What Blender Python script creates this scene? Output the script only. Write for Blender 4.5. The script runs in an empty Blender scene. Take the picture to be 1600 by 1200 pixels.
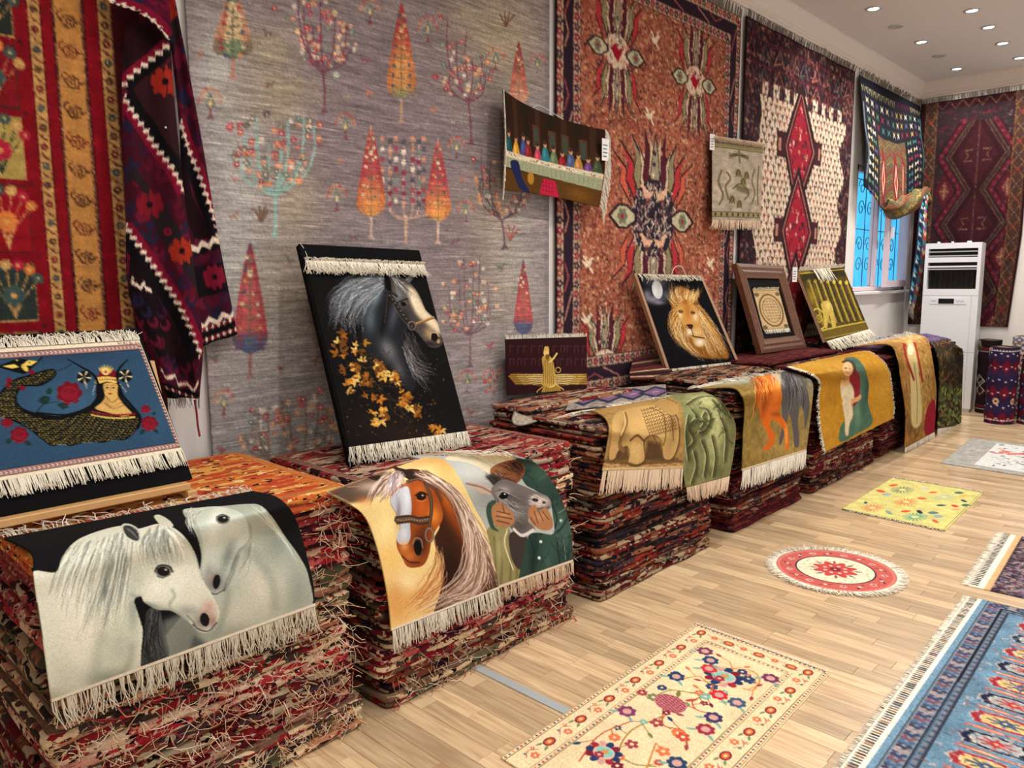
import bpy, math, random
import numpy as np
rng = np.random.RandomState(7)
random.seed(7)
SC = bpy.context.scene
COL = SC.collection
# ---------------------------------------------------------------- camera (solved from the photo's vanishing points)
FPX = 1196.99
YAW, PITCH, ROLL = math.radians(43.5357), math.radians(-7.8153), math.radians(-.4256)
CAM = np.array([0., 0., 1.5])
_f = np.array([math.cos(YAW)*math.cos(PITCH), math.sin(YAW)*math.cos(PITCH), math.sin(PITCH)])
_r0 = np.cross(_f, [0, 0, 1]); _r0 /= np.linalg.norm(_r0)
_u0 = np.cross(_r0, _f)
_r = math.cos(ROLL)*_r0+math.sin(ROLL)*_u0
_u = -math.sin(ROLL)*_r0+math.cos(ROLL)*_u0
cd = bpy.data.cameras.new('camera'); cam = bpy.data.objects.new('camera', cd); COL.objects.link(cam)
cd.sensor_fit = 'HORIZONTAL'; cd.sensor_width = 36.0; cd.lens = 36.0*FPX/1600.0; cd.clip_start = .05; cd.clip_end = 100
from mathutils import Matrix, Vector
cam.matrix_world = Matrix(((_r[0], _u[0], -_f[0], CAM[0]), (_r[1], _u[1], -_f[1], CAM[1]), (_r[2], _u[2], -_f[2], CAM[2]), (0, 0, 0, 1)))
SC.camera = cam
# ---------------------------------------------------------------- world, large lights, exposure
SC.view_settings.view_transform = 'Standard'; SC.view_settings.look = 'None'
SC.view_settings.gamma = 1.0; SC.view_settings.use_curve_mapping = False
SC.view_settings.exposure = 0.34
W = bpy.data.worlds.new('daylight'); SC.world = W; W.use_nodes = True
W.node_tree.nodes['Background'].inputs[0].default_value = (.93, .96, 1.0, 1)
W.node_tree.nodes["Background"].inputs[1].default_value = 1.25
LAMP_W = 20.0
WALL_Y, BACK_X, CEIL_Z = 2.93, 9.95, 3.69

def ray(px, py):
    return (px-800)/FPX*_r-(py-600)/FPX*_u+_f
def onY(px, py, Y=WALL_Y):
    d = ray(px, py); return CAM+(Y-CAM[1])/d[1]*d
def onX(px, py, X=BACK_X):
    d = ray(px, py); return CAM+(X-CAM[0])/d[0]*d
def onZ(px, py, Z=0.):
    d = ray(px, py); return CAM+(Z-CAM[2])/d[2]*d
def project(P):
    d = np.asarray(P, float)-CAM; w = d@_f
    return np.stack([800+FPX*(d@_r)/w, 600-FPX*(d@_u)/w], -1)

# ---------------------------------------------------------------- object helpers
def tag(o, label=None, cat=None, group=None, kind=None):
    if label: o['label'] = label
    if cat: o['category'] = cat
    if group: o['group'] = group
    if kind: o['kind'] = kind
    return o
def empty(name, loc, label=None, cat=None, group=None):
    o = bpy.data.objects.new(name, None); COL.objects.link(o); o.location = [float(v) for v in loc]
    o.empty_display_size = .05
    return tag(o, label, cat, group)
_pending = []
def link(name, me, mat=None, parent=None):
    o = bpy.data.objects.new(name, me); COL.objects.link(o)
    if mat is not None and len(me.materials) == 0: me.materials.append(mat)
    if parent is not None:
        o.parent = parent
        o.matrix_parent_inverse = Matrix.Translation([-v for v in chain_loc(parent)])
    return o
def chain_loc(p):
    l = Vector(p.location)
    if p.parent is not None: l = l+p.matrix_parent_inverse.translation+chain_loc(p.parent)
    return l
def mesh_np(name, V, F, smooth=True, uv=None, col=None):
    """V (n,3); F (m,4) or (m,3) int array, or list of polygons"""
    me = bpy.data.meshes.new(name)
    V = np.asarray(V, np.float32)
    if isinstance(F, np.ndarray):
        k = F.shape[1]; m = F.shape[0]
        me.vertices.add(len(V)); me.vertices.foreach_set('co', V.ravel())
        me.loops.add(m*k); me.loops.foreach_set('vertex_index', F.astype(np.int32).ravel())
        me.polygons.add(m); me.polygons.foreach_set('loop_start', np.arange(0, m*k, k, dtype=np.int32))
        me.update(calc_edges=True)
    else:
        me.from_pydata([tuple(map(float, v)) for v in V], [], [tuple(int(i) for i in f) for f in F]); me.update()
    if smooth: me.polygons.foreach_set('use_smooth', np.ones(len(me.polygons), bool))
    if uv is not None:
        l = me.uv_layers.new(name='UVMap'); vi = np.zeros(len(me.loops), np.int32); me.loops.foreach_get('vertex_index', vi)
        l.data.foreach_set('uv', np.asarray(uv, np.float32)[vi].ravel())
    if col is not None:
        a = me.color_attributes.new('Col', 'FLOAT_COLOR', 'POINT')
        c = np.ones((len(V), 4), np.float32); c[:, :3] = col; a.data.foreach_set('color', c.ravel())
    me.validate(verbose=False)
    return me
class MB:
    """collects simple solids into one mesh"""
    def __init__(s): s.v = []; s.f = []; s.n = 0
    def add(s, V, F):
        V = np.asarray(V, float).reshape(-1, 3); s.v.append(V); s.f += [tuple(i+s.n for i in f) for f in F]; s.n += len(V); return s
    def box(s, a, b, bev=0.):
        x0, y0, z0 = a; x1, y1, z1 = b
        if bev <= 0:
            V = [(x0, y0, z0), (x1, y0, z0), (x1, y1, z0), (x0, y1, z0), (x0, y0, z1), (x1, y0, z1), (x1, y1, z1), (x0, y1, z1)]
            return s.add(V, [(0, 3, 2, 1), (4, 5, 6, 7), (0, 1, 5, 4), (1, 2, 6, 5), (2, 3, 7, 6), (3, 0, 4, 7)])
        e = bev; V = []
        for z, d in ((z0, e), (z0+e, 0), (z1-e, 0), (z1, e)):
            V += [(x0+d, y0+d, z), (x1-d, y0+d, z), (x1-d, y1-d, z), (x0+d, y1-d, z)]
        F = [(3, 2, 1, 0), (12, 13, 14, 15)]
        for k in range(3):
            for i in range(4):
                j = (i+1) % 4; F.append((k*4+i, k*4+j, k*4+4+j, k*4+4+i))
        return s.add(V, F)
    def hexa(s, Q, d):
        """slab: quad Q (4 pts, ccw seen from front) extruded by vector -d"""
        Q = np.asarray(Q, float); V = np.vstack([Q, Q-np.asarray(d)])
        return s.add(V, [(0, 1, 2, 3), (7, 6, 5, 4), (0, 4, 5, 1), (1, 5, 6, 2), (2, 6, 7, 3), (3, 7, 4, 0)])
    def tube(s, pts, r, n=6, cap=True):
        pts = np.asarray(pts, float); m = len(pts); r = np.broadcast_to(np.asarray(r, float), (m,))
        t = np.gradient(pts, axis=0); t /= np.linalg.norm(t, axis=1)[:, None]+1e-9
        a = np.array([0, 0, 1.]) if abs(t[0][2]) < .9 else np.array([1., 0, 0])
        V = []
        nrm = np.cross(t[0], a)
        for i in range(m):
            nrm = nrm-t[i]*(nrm@t[i]); nrm /= np.linalg.norm(nrm)+1e-9; b = np.cross(t[i], nrm)
            for k in range(n):
                q = 2*math.pi*k/n; V.append(pts[i]+r[i]*(math.cos(q)*nrm+math.sin(q)*b))
        F = [(i*n+k, i*n+(k+1) % n, (i+1)*n+(k+1) % n, (i+1)*n+k) for i in range(m-1) for k in range(n)]
        if cap: F += [tuple(range(n-1, -1, -1)), tuple((m-1)*n+k for k in range(n))]
        return s.add(V, F)
    def prism(s, poly, axis, a, b):
        """poly: list of 2D points; axis 'x': poly is (y,z)"""
        n = len(poly); V = []
        for q in (a, b):
            for p in poly:
                V.append({'x': (q, p[0], p[1]), 'y': (p[0], q, p[1]), 'z': (p[0], p[1], q)}[axis])
        F = [tuple(range(n-1, -1, -1)), tuple(range(n, 2*n))]+[(i, (i+1) % n, n+(i+1) % n, n+i) for i in range(n)]
        return s.add(V, F)
    def build(s, name, mat, parent=None, smooth=False):
        me = mesh_np(name, np.vstack(s.v), s.f, smooth); 
        return link(name, me, mat, parent)
# ---------------------------------------------------------------- materials
def lin(c):
    c = np.asarray(c, float)/255.
    return np.where(c <= .04045, c/12.92, ((c+.055)/1.055)**2.4)
def nodes(name):
    m = bpy.data.materials.new(name); m.use_nodes = True; nt = m.node_tree
    return m, nt, nt.nodes['Principled BSDF'], lambda t: nt.nodes.new(t), nt.links.new
def mat_plain(name, rgb, rough=.6, metal=0., bump=0., bscale=60., var=.0, coat=0., spec=.5):
    m, nt, b, N, L = nodes(name)
    b.inputs['Roughness'].default_value = rough; b.inputs['Metallic'].default_value = metal
    b.inputs['Specular IOR Level'].default_value = spec
    c = tuple(lin(rgb))+(1,)
    b.inputs['Base Color'].default_value = c
    tc = N('ShaderNodeTexCoord'); nz = N('ShaderNodeTexNoise'); nz.inputs['Scale'].default_value = bscale; nz.inputs['Detail'].default_value = 4
    L(tc.outputs['Object'], nz.inputs['Vector'])
    mx = N('ShaderNodeMix'); mx.data_type = 'RGBA'; mx.blend_type = 'MULTIPLY'; mx.inputs[6].default_value = c
    mr = N('ShaderNodeMapRange'); mr.inputs[3].default_value = 1-var; mr.inputs[4].default_value = 1+var
    L(nz.outputs[0], mr.inputs[0]); L(mr.outputs[0], mx.inputs[7]); mx.inputs[0].default_value = 1.
    L(mx.outputs[2], b.inputs['Base Color'])
    if bump > 0:
        bp = N('ShaderNodeBump'); bp.inputs['Strength'].default_value = bump; bp.inputs['Distance'].default_value = .004
        L(nz.outputs[0], bp.inputs['Height']); L(bp.outputs[0], b.inputs['Normal'])
    return m
def mat_rug(name, wx=500., wy=500., var=.12, bump=.25, rough=.95, streak=None):
    """woven pile: colour from the knotted design stored on the mesh, procedural yarn grain on top (UV in metres)"""
    m, nt, b, N, L = nodes(name)
    b.inputs['Roughness'].default_value = rough; b.inputs['Specular IOR Level'].default_value = .12
    at = N('ShaderNodeVertexColor'); at.layer_name = 'Col'
    uv = N('ShaderNodeUVMap'); mp = N('ShaderNodeMapping'); mp.inputs['Scale'].default_value = (wx, wy, 1)
    L(uv.outputs[0], mp.inputs[0])
    nz = N('ShaderNodeTexNoise'); nz.inputs['Scale'].default_value = 1.; nz.inputs['Detail'].default_value = 2; L(mp.outputs[0], nz.inputs[0])
    mr = N('ShaderNodeMapRange'); mr.inputs[1].default_value = .25; mr.inputs[2].default_value = .75
    mr.inputs[3].default_value = 1-var; mr.inputs[4].default_value = 1+var; L(nz.outputs[0], mr.inputs[0])
    last = mr.outputs[0]
    if streak:
        mp2 = N('ShaderNodeMapping'); mp2.inputs['Scale'].default_value = (streak[0], streak[1], 1); L(uv.outputs[0], mp2.inputs[0])
        n2 = N('ShaderNodeTexNoise'); n2.inputs['Scale'].default_value = 1.; n2.inputs['Detail'].default_value = 3; L(mp2.outputs[0], n2.inputs[0])
        m2 = N('ShaderNodeMapRange'); m2.inputs[1].default_value = .3; m2.inputs[2].default_value = .7
        m2.inputs[3].default_value = 1-streak[2]; m2.inputs[4].default_value = 1+streak[2]; L(n2.outputs[0], m2.inputs[0])
        mu = N('ShaderNodeMath'); mu.operation = 'MULTIPLY'; L(last, mu.inputs[0]); L(m2.outputs[0], mu.inputs[1]); last = mu.outputs[0]
    mx = N('ShaderNodeMix'); mx.data_type = 'RGBA'; mx.blend_type = 'MULTIPLY'; mx.inputs[0].default_value = 1.
    L(at.outputs[0], mx.inputs[6]); L(last, mx.inputs[7]); L(mx.outputs[2], b.inputs['Base Color'])
    bp = N('ShaderNodeBump'); bp.inputs['Strength'].default_value = bump; bp.inputs['Distance'].default_value = .003
    L(nz.outputs[0], bp.inputs['Height']); L(bp.outputs[0], b.inputs['Normal'])
    return m
M = {}
M['rug'] = mat_rug('woven_pile')
M['rug_streak'] = mat_rug('handspun_flat_pile', 250, 600, .14, .2, streak=(6, 160, .22))
M['rug_floor'] = mat_rug('floor_rug_pile', 300, 300, .12, .3)
M['wall'] = mat_plain('white_wall_paint', (226, 221, 216), .8, bump=.08, bscale=90, var=.02)
M['ceiling'] = mat_plain('ceiling_paint', (214, 212, 214), .85, bump=.04, var=.015, bscale=30)
M['cornice'] = mat_plain('plaster_cornice', (219, 208, 199), .7, var=.02, bscale=20)
M['fringe'] = mat_plain('cotton_fringe', (232, 224, 206), .9, var=.12, bscale=300)
M['fringe_grey'] = mat_plain('wool_fringe_grey', (128, 116, 104), .95, var=.2, bscale=250)
M['fringe_pink'] = mat_plain('fringe_ecru', (222, 196, 168), .9, var=.12, bscale=300)
M['cotton'] = mat_plain('cotton_web', (230, 221, 200), .9, var=.06, bscale=200, bump=.2)
M['black_cloth'] = mat_plain('black_velvet', (14, 13, 15), .95, var=.3, bscale=120, spec=.1)
M['pine'] = mat_plain('pale_pine', (196, 152, 98), .55, var=.12, bscale=40)
M['board_edge'] = mat_plain('raw_board_edge', (176, 138, 108), .7, var=.1, bscale=60)
M['tag'] = mat_plain('card_tag', (236, 234, 230), .6)
M['string'] = mat_plain('white_string', (235, 232, 226), .7)
M['white_plastic'] = mat_plain('white_abs', (232, 233, 236), .35, var=.01)
M['grey_plastic'] = mat_plain('grey_abs', (176, 178, 182), .4)
M['black_plastic'] = mat_plain('black_abs', (14, 14, 17), .3)
M['steel'] = mat_plain('brushed_aluminium', (178, 186, 190), .35, metal=.25, var=.05, bscale=200)
M['iron'] = mat_plain('painted_iron', (52, 96, 128), .5, metal=.2)
M['upvc'] = mat_plain('pink_white_frame', (226, 206, 214), .4)
M['dark_frame'] = mat_plain('brown_frame', (92, 62, 52), .45)
M['rug_back'] = mat_plain('rug_back_jute', (120, 96, 78), .95, var=.2, bscale=200)
def mat_glow(name, rgb, s):
    m = bpy.data.materials.new(name); m.use_nodes = True; nt = m.node_tree; nt.nodes.remove(nt.nodes['Principled BSDF'])
    e = nt.nodes.new('ShaderNodeEmission'); e.inputs[0].default_value = tuple(lin(rgb))+(1,); e.inputs[1].default_value = s
    nt.links.new(e.outputs[0], nt.nodes['Material Output'].inputs[0]); return m
M['lamp_glow'] = mat_glow('downlight_led', (255, 250, 240), 14.)
def mat_glass():
    m, nt, b, N, L = nodes('window_glass')
    b.inputs['Transmission Weight'].default_value = 1.; b.inputs['Roughness'].default_value = .02; b.inputs['IOR'].default_value = 1.05
    b.inputs['Base Color'].default_value = (.9, .97, 1, 1); return m
M['glass'] = mat_glass()
def mat_wood(name, a, b_, sc=(3, 60, 60), rough=.4, band=.5, rnd=.12):
    """grain runs along object X (scale x small); tone varies from piece to piece"""
    m, nt, b, N, L = nodes(name)
    b.inputs['Roughness'].default_value = rough
    tc = N('ShaderNodeTexCoord'); oi = N('ShaderNodeObjectInfo'); ad = N('ShaderNodeVectorMath'); ad.operation = 'MULTIPLY_ADD'
    cx = N('ShaderNodeCombineXYZ'); L(oi.outputs['Random'], cx.inputs[0]); L(oi.outputs['Random'], cx.inputs[1])
    L(cx.outputs[0], ad.inputs[0]); ad.inputs[1].default_value = (37, 53, 11); L(tc.outputs['Object'], ad.inputs[2])
    mp = N('ShaderNodeMapping'); mp.inputs['Scale'].default_value = sc; L(ad.outputs[0], mp.inputs[0])
    nz = N('ShaderNodeTexNoise'); nz.inputs['Scale'].default_value = 1; nz.inputs['Detail'].default_value = 5; nz.inputs['Distortion'].default_value = .6; L(mp.outputs[0], nz.inputs[0])
    cr = N('ShaderNodeValToRGB'); cr.color_ramp.elements[0].position = .5-band*.5; cr.color_ramp.elements[1].position = .5+band*.5
    cr.color_ramp.elements[0].color = tuple(lin(a))+(1,); cr.color_ramp.elements[1].color = tuple(lin(b_))+(1,); L(nz.outputs[0], cr.inputs[0])
    mx = N('ShaderNodeMix'); mx.data_type = 'RGBA'; mx.blend_type = 'MULTIPLY'; mx.inputs[0].default_value = 1.
    mr = N('ShaderNodeMapRange'); mr.inputs[3].default_value = 1-rnd; mr.inputs[4].default_value = 1+rnd*.6; L(oi.outputs['Random'], mr.inputs[0])
    L(cr.outputs[0], mx.inputs[6]); L(mr.outputs[0], mx.inputs[7]); L(mx.outputs[2], b.inputs['Base Color'])
    return m
M['plank'] = mat_wood('oak_laminate', (174, 142, 108), (220, 193, 154), (55, 4, 30), .24, .5, .27)
M['subfloor'] = mat_plain('laminate_far', (204, 172, 130), .35, var=.15, bscale=14)
M['walnut'] = mat_wood('brown_frame_wood', (72, 42, 28), (118, 76, 52), (40, 40, 40), .42, .6, .05)
# ---------------------------------------------------------------- the room
def structure(o): o['kind'] = 'structure'; return o
X0, Y0 = -2.2, -3.4
fl = structure(MB().box((X0, Y0, -.06), (BACK_X+.3, WALL_Y+.3, -.009)).build('floor', M['subfloor']))
# planks: strips run out from the wall (along y)
pw, gap = .0745, .0012
pm = {}
def plank_mesh(L):
    if L not in pm:
        b = MB().box((gap/2, gap/2, -.008), (pw-gap/2, L-gap/2, 0), .0008)
        pm[L] = mesh_np('plank', np.vstack(b.v), b.f, False)
        pm[L].materials.append(M['plank'])
    return pm[L]
cand = []
rows = int((BACK_X+2.2)/pw)
lens = [.36, .42, .48, .54, .62]
for i in range(rows):
    x = X0+i*pw; y = Y0+rng.rand()*.3
    while y < 2.85:
        L = lens[rng.randint(5)]
        c = np.array([x+pw/2, y+L/2, 0.]); q = project(c)
        seen = (c-CAM)@_f > .6 and -40 < q[0] < 1640 and 500 < q[1] < 1230 and c[1] < 2.16
        cand.append((np.linalg.norm(c-CAM)+(0 if seen else 50), x, min(y, 2.92-L), L))
        y += L
cand.sort()
far = MB()
for k, (d, x, y, L) in enumerate(cand):
    if k < 300:
        o = bpy.data.objects.new('plank', plank_mesh(L)); COL.objects.link(o); o.location = (x, y, 0); o.parent = fl
    else:
        far.box((x+gap/2, y+gap/2, -.008), (x+pw-gap/2, y+L-gap/2, 0))
fo = far.build('laminate_strips', None, fl); fo['kind'] = 'stuff'
mfar, nt, b_, N, L_ = nodes('oak_laminate_far')
b_.inputs['Roughness'].default_value = .24
gi = N('ShaderNodeNewGeometry'); cr = N('ShaderNodeValToRGB')
cr.color_ramp.elements[0].color = tuple(lin((164, 132, 98)))+(1,); cr.color_ramp.elements[1].color = tuple(lin((220, 193, 154)))+(1,)
L_(gi.outputs['Random Per Island'], cr.inputs[0])
tc = N('ShaderNodeTexCoord'); mp = N('ShaderNodeMapping'); mp.inputs['Scale'].default_value = (55, 4, 1); L_(tc.outputs['Object'], mp.inputs[0])
nz = N('ShaderNodeTexNoise'); nz.inputs['Scale'].default_value = 1; nz.inputs['Detail'].default_value = 4; L_(mp.outputs[0], nz.inputs[0])
mr = N('ShaderNodeMapRange'); mr.inputs[3].default_value = .8; mr.inputs[4].default_value = 1.15; L_(nz.outputs[0], mr.inputs[0])
mx = N('ShaderNodeMix'); mx.data_type = 'RGBA'; mx.blend_type = 'MULTIPLY'; mx.inputs[0].default_value = 1.; L_(cr.outputs[0], mx.inputs[6]); L_(mr.outputs[0], mx.inputs[7])
L_(mx.outputs[2], b_.inputs['Base Color']); fo.data.materials.clear(); fo.data.materials.append(mfar)
# metal transition strip in the floor
ms = MB().box((1.915, -.3, .0), (1.955, 2.3, .004), .0015).build('floor_transition_strip', M['steel'])
tag(ms, 'flat aluminium transition strip let into the laminate floor', 'floor strip')
# walls: wall_left has the window opening
WX0, WX1, WZ0, WZ1 = 8.16, 9.86, 1.34, 2.62
TH = .09
wl = MB()
for a, b in (((X0, 0), (WX0, 3.9)), ((WX1, 0), (BACK_X+.3, 3.9)), ((WX0, 0), (WX1, WZ0)), ((WX0, WZ1), (WX1, 3.9))):
    wl.box((a[0], WALL_Y, a[1]), (b[0], WALL_Y+TH, b[1]))
structure(wl.build('wall_left', M['wall']))
structure(MB().box((BACK_X, Y0, 0), (BACK_X+.2, WALL_Y, 3.9)).build('wall_back', M['wall']))
structure(MB().box((X0-.2, Y0, 0), (X0, WALL_Y+.2, 3.9)).build('wall_rear', M['wall']))
wr = MB().box((X0, Y0-.2, 2.95), (BACK_X, Y0, 3.9)).box((X0, Y0-.2, 0), (BACK_X, Y0, .35))
for x in (X0, 0.6, 3.7, 6.8, BACK_X-.3): wr.box((x, Y0-.2, .35), (x+.3, Y0, 2.95))
structure(wr.build('wall_right', M['wall']))
structure(MB().box((X0-.2, Y0-.2, CEIL_Z), (BACK_X+.2, WALL_Y+.2, CEIL_Z+.1)).build('ceiling', M['ceiling']))
def cornice_profile(s):
    # (outwards from wall, z)
    return [(0, 3.515), (.018, 3.515), (.018, 3.535), (.026, 3.54), (.026, 3.56), (.034, 3.565), (.034, 3.58), (.06, 3.63), (.085, 3.672), (.085, CEIL_Z), (0, CEIL_Z)]
structure(MB().prism([(WALL_Y-a, z) for a, z in cornice_profile(1)], 'x', X0, BACK_X).build('trim_1', M['cornice']))
structure(MB().prism([(BACK_X-a, z) for a, z in cornice_profile(1)], 'y', Y0, WALL_Y).build('trim_2', M['cornice']))
structure(MB().box((5.0, WALL_Y-.014, 0), (BACK_X, WALL_Y, .07), .003).build('baseboard_left', M['wall']))
structure(MB().box((BACK_X-.014, Y0, 0), (BACK_X, WALL_Y-.014, .07), .003).build('baseboard_back', M['wall']))

# ---- window
def mat_outside():
    m, nt, b, N, L = nodes('blue_painted_render'); b.inputs['Roughness'].default_value = .9
    tc = N('ShaderNodeTexCoord'); nz = N('ShaderNodeTexNoise'); nz.inputs['Scale'].default_value = 3; L(tc.outputs['Object'], nz.inputs[0])
    cr = N('ShaderNodeValToRGB'); cr.color_ramp.elements[0].color = tuple(lin((10, 150, 214)))+(1,); cr.color_ramp.elements[1].color = tuple(lin((70, 205, 246)))+(1,)
    L(nz.outputs[0], cr.inputs[0]); L(cr.outputs[0], b.inputs['Base Color']); return m
M['outside'] = mat_outside()
ob = MB().box((7.0, 4.5, -.5), (22, 4.7, 5.0))
tag(ob.build('neighbouring_wall', M['outside']), 'bright blue painted wall of the neighbouring house beyond the window', 'building')
win = structure(empty('window_1', (WX0, WALL_Y, WZ0)))
yy = WALL_Y+.01
fr = MB()
for a, b in (((WX0, WZ0), (WX0+.06, WZ1)), ((WX1-.06, WZ0), (WX1, WZ1)), ((WX0, WZ1-.06), (WX1, WZ1)), ((WX0, WZ0), (WX1, WZ0+.05))):
    fr.box((a[0], yy, a[1]), (b[0], yy+.07, b[1]), .006)
fr.box((8.81, yy-.005, WZ0+.05), (8.87, yy+.065, WZ1-.06), .006)
fr.build('window_frame', M['upvc'], win)
MB().box((WX0+.06, yy+.03, WZ0+.05), (8.81, yy+.036, WZ1-.06)).build('pane', M['glass'], win)
sl = MB().box((WX0-.04, WALL_Y-.05, WZ0-.035), (WX1+.02, WALL_Y+.06, WZ0), .006).build('window_sill', M['wall'], win)
# the right-hand sash stands open into the room, hinged at the far jamb
hx, hy = WX1-.05, yy
ang = math.radians(4)
def sw(p, q):   # along sash width p, through q
    return np.array([hx-p*math.cos(ang)+q*math.sin(ang), hy-p*math.sin(ang)-q*math.cos(ang)])
sash = MB()
SW = .93
def sashbox(p0, p1, z0, z1, t=.05):
    Q = [np.append(sw(p, q), z) for z in (z0, z1) for q in (0, t) for p in (p0, p1)]
    sash.add([Q[0], Q[1], Q[3], Q[2], Q[4], Q[5], Q[7], Q[6]], [(0, 3, 2, 1), (4, 5, 6, 7), (0, 1, 5, 4), (1, 2, 6, 5), (2, 3, 7, 6), (3, 0, 4, 7)])
for a in ((0, .07, WZ0+.04, WZ1-.06), (SW-.07, SW, WZ0+.04, WZ1-.06), (.07, SW-.07, WZ0+.04, WZ0+.11), (.07, SW-.07, WZ1-.13, WZ1-.06)): sashbox(*a)
so = sash.build('sash', M['upvc'], win)
gp = MB(); Q = [np.append(sw(p, .025), z) for p, z in ((.07, WZ0+.11), (SW-.07, WZ0+.11), (SW-.07, WZ1-.13), (.07, WZ1-.13))]
gp.hexa(Q, (0, .004, 0)); gp.build('pane', M['glass'], so)
hb = MB(); p = sw(SW-.035, .06); hb.box((p[0]-.012, p[1]-.03, 1.9), (p[0]+.012, p[1], 2.02), .004); hb.build('handle', M['white_plastic'], so)
# wrought iron grille outside
gr = MB(); gy = WALL_Y+TH+.03
def spiral(cx, cz, r, t0, turns, sgn=1):
    t = np.linspace(0, 1, 22); rr = r*(1-.82*t); q = t0+sgn*t*turns*2*math.pi
    return np.stack([cx+rr*np.cos(q), np.full_like(t, gy), cz+rr*np.sin(q)], -1)
for x in np.arange(WX0+.1, WX1, .52):
    gr.tube([(x, gy, WZ0-.1), (x, gy, WZ1+.1)], .005, 5)
for z in (WZ0+.04, WZ0+.66, WZ1-.1): gr.tube([(WX0-.05, gy, z), (WX1+.05, gy, z)], .005, 5)
for k, x in enumerate(np.arange(WX0+.23, WX1, .26)):
    for z, s in ((WZ0+.28, 1), (WZ0+.5, -1), (WZ0+.88, 1), (WZ0+1.1, -1)):
        gr.tube(spiral(x, z, .095, 0 if s > 0 else math.pi, 1.3, s), .0045, 5)
tag(gr.build('window_grille', M['iron']), 'wrought iron scroll grille outside the open window', 'window grille')

# ---- downlights
LAMPS = [(1365, 13), (1519, 16), (1545, 42), (1440, 65), (1567, 67), (1495, 107), (1593, 90), (1400, 41), (1467, 87)]
def downlight(x, y, on, lab, grp):
    t = empty('downlight', (x, y, CEIL_Z), lab, 'ceiling light', grp)
    n = 20; R = [.055, .062, .066, .05]; Zs = [CEIL_Z-.002, CEIL_Z-.008, CEIL_Z, CEIL_Z-.001]
    V = [(x+r*math.cos(2*math.pi*k/n), y+r*math.sin(2*math.pi*k/n), z) for r, z in ((.042, CEIL_Z-.004), (.052, CEIL_Z-.012), (.064, CEIL_Z-.006), (.066, CEIL_Z)) for k in range(n)]
    F = [(i*n+k, i*n+(k+1) % n, (i+1)*n+(k+1) % n, (i+1)*n+k) for i in range(3) for k in range(n)]
    MB().add(V, F).build('trim_ring', M['steel'], t, True)
    V = [(x+.043*math.cos(2*math.pi*k/n), y+.043*math.sin(2*math.pi*k/n), CEIL_Z-.004) for k in range(n)]
    MB().add(V, [tuple(range(n-1, -1, -1))]).build('lens', M['lamp_glow'] if on else M['grey_plastic'], t)
    if on:
        ld = bpy.data.lights.new('downlight_beam', 'SPOT'); ld.energy = LAMP_W*3; ld.spot_size = math.radians(150); ld.spot_blend = .9; ld.shadow_soft_size = .05
        ld.color = (1, .955, .89)
        lo = bpy.data.objects.new('downlight_beam', ld); COL.objects.link(lo); lo.location = (0, 0, -.02); lo.parent = t
for k, p in enumerate(LAMPS):
    c = onZ(*p, CEIL_Z); on = k < 7
    downlight(c[0], c[1], on, 'lit recessed downlight in the white ceiling' if on else 'unlit recessed downlight in the white ceiling', 'lit ceiling downlights' if on else 'unlit ceiling downlights')
for x in (.5, 1.78, 3.06, 4.34, 5.62):
    for y in (1.3, .2, -1.5):
        downlight(x, y, True, 'lit recessed downlight in the white ceiling', 'lit ceiling downlights')
# ---------------------------------------------------------------- painting the knotted designs (numpy raster, later stored on the rug meshes)
def smooth(pts, n=8, closed=False):
    p = np.asarray(pts, float)
    if len(p) < 3: return p
    if closed: q = np.vstack([p[-1], p, p[0], p[1]])
    else: q = np.vstack([2*p[0]-p[1], p, 2*p[-1]-p[-2]])
    t = np.linspace(0, 1, n, endpoint=False)[:, None]; out = []
    for i in range(1, len(q)-2):
        a, b, c, d = q[i-1], q[i], q[i+1], q[i+2]
        out.append(.5*((2*b)+(c-a)*t+(2*a-5*b+4*c-d)*t*t+(3*b-a-3*c+d)*t**3))
    if not closed: out.append(p[-1:])
    return np.vstack(out)
def boxblur(m, r):
    r = int(max(1, round(r)))
    for ax in (0, 1):
        for _ in range(2):
            pad = [(0, 0), (0, 0)]; pad[ax] = (r+1, r)
            c = np.cumsum(np.pad(m, pad, mode='constant'), axis=ax)
            n = m.shape[ax]
            if ax == 0: m = (c[2*r+1:2*r+1+n]-c[:n])/(2*r+1)
            else: m = (c[:, 2*r+1:2*r+1+n]-c[:, :n])/(2*r+1)
    return m
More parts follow.
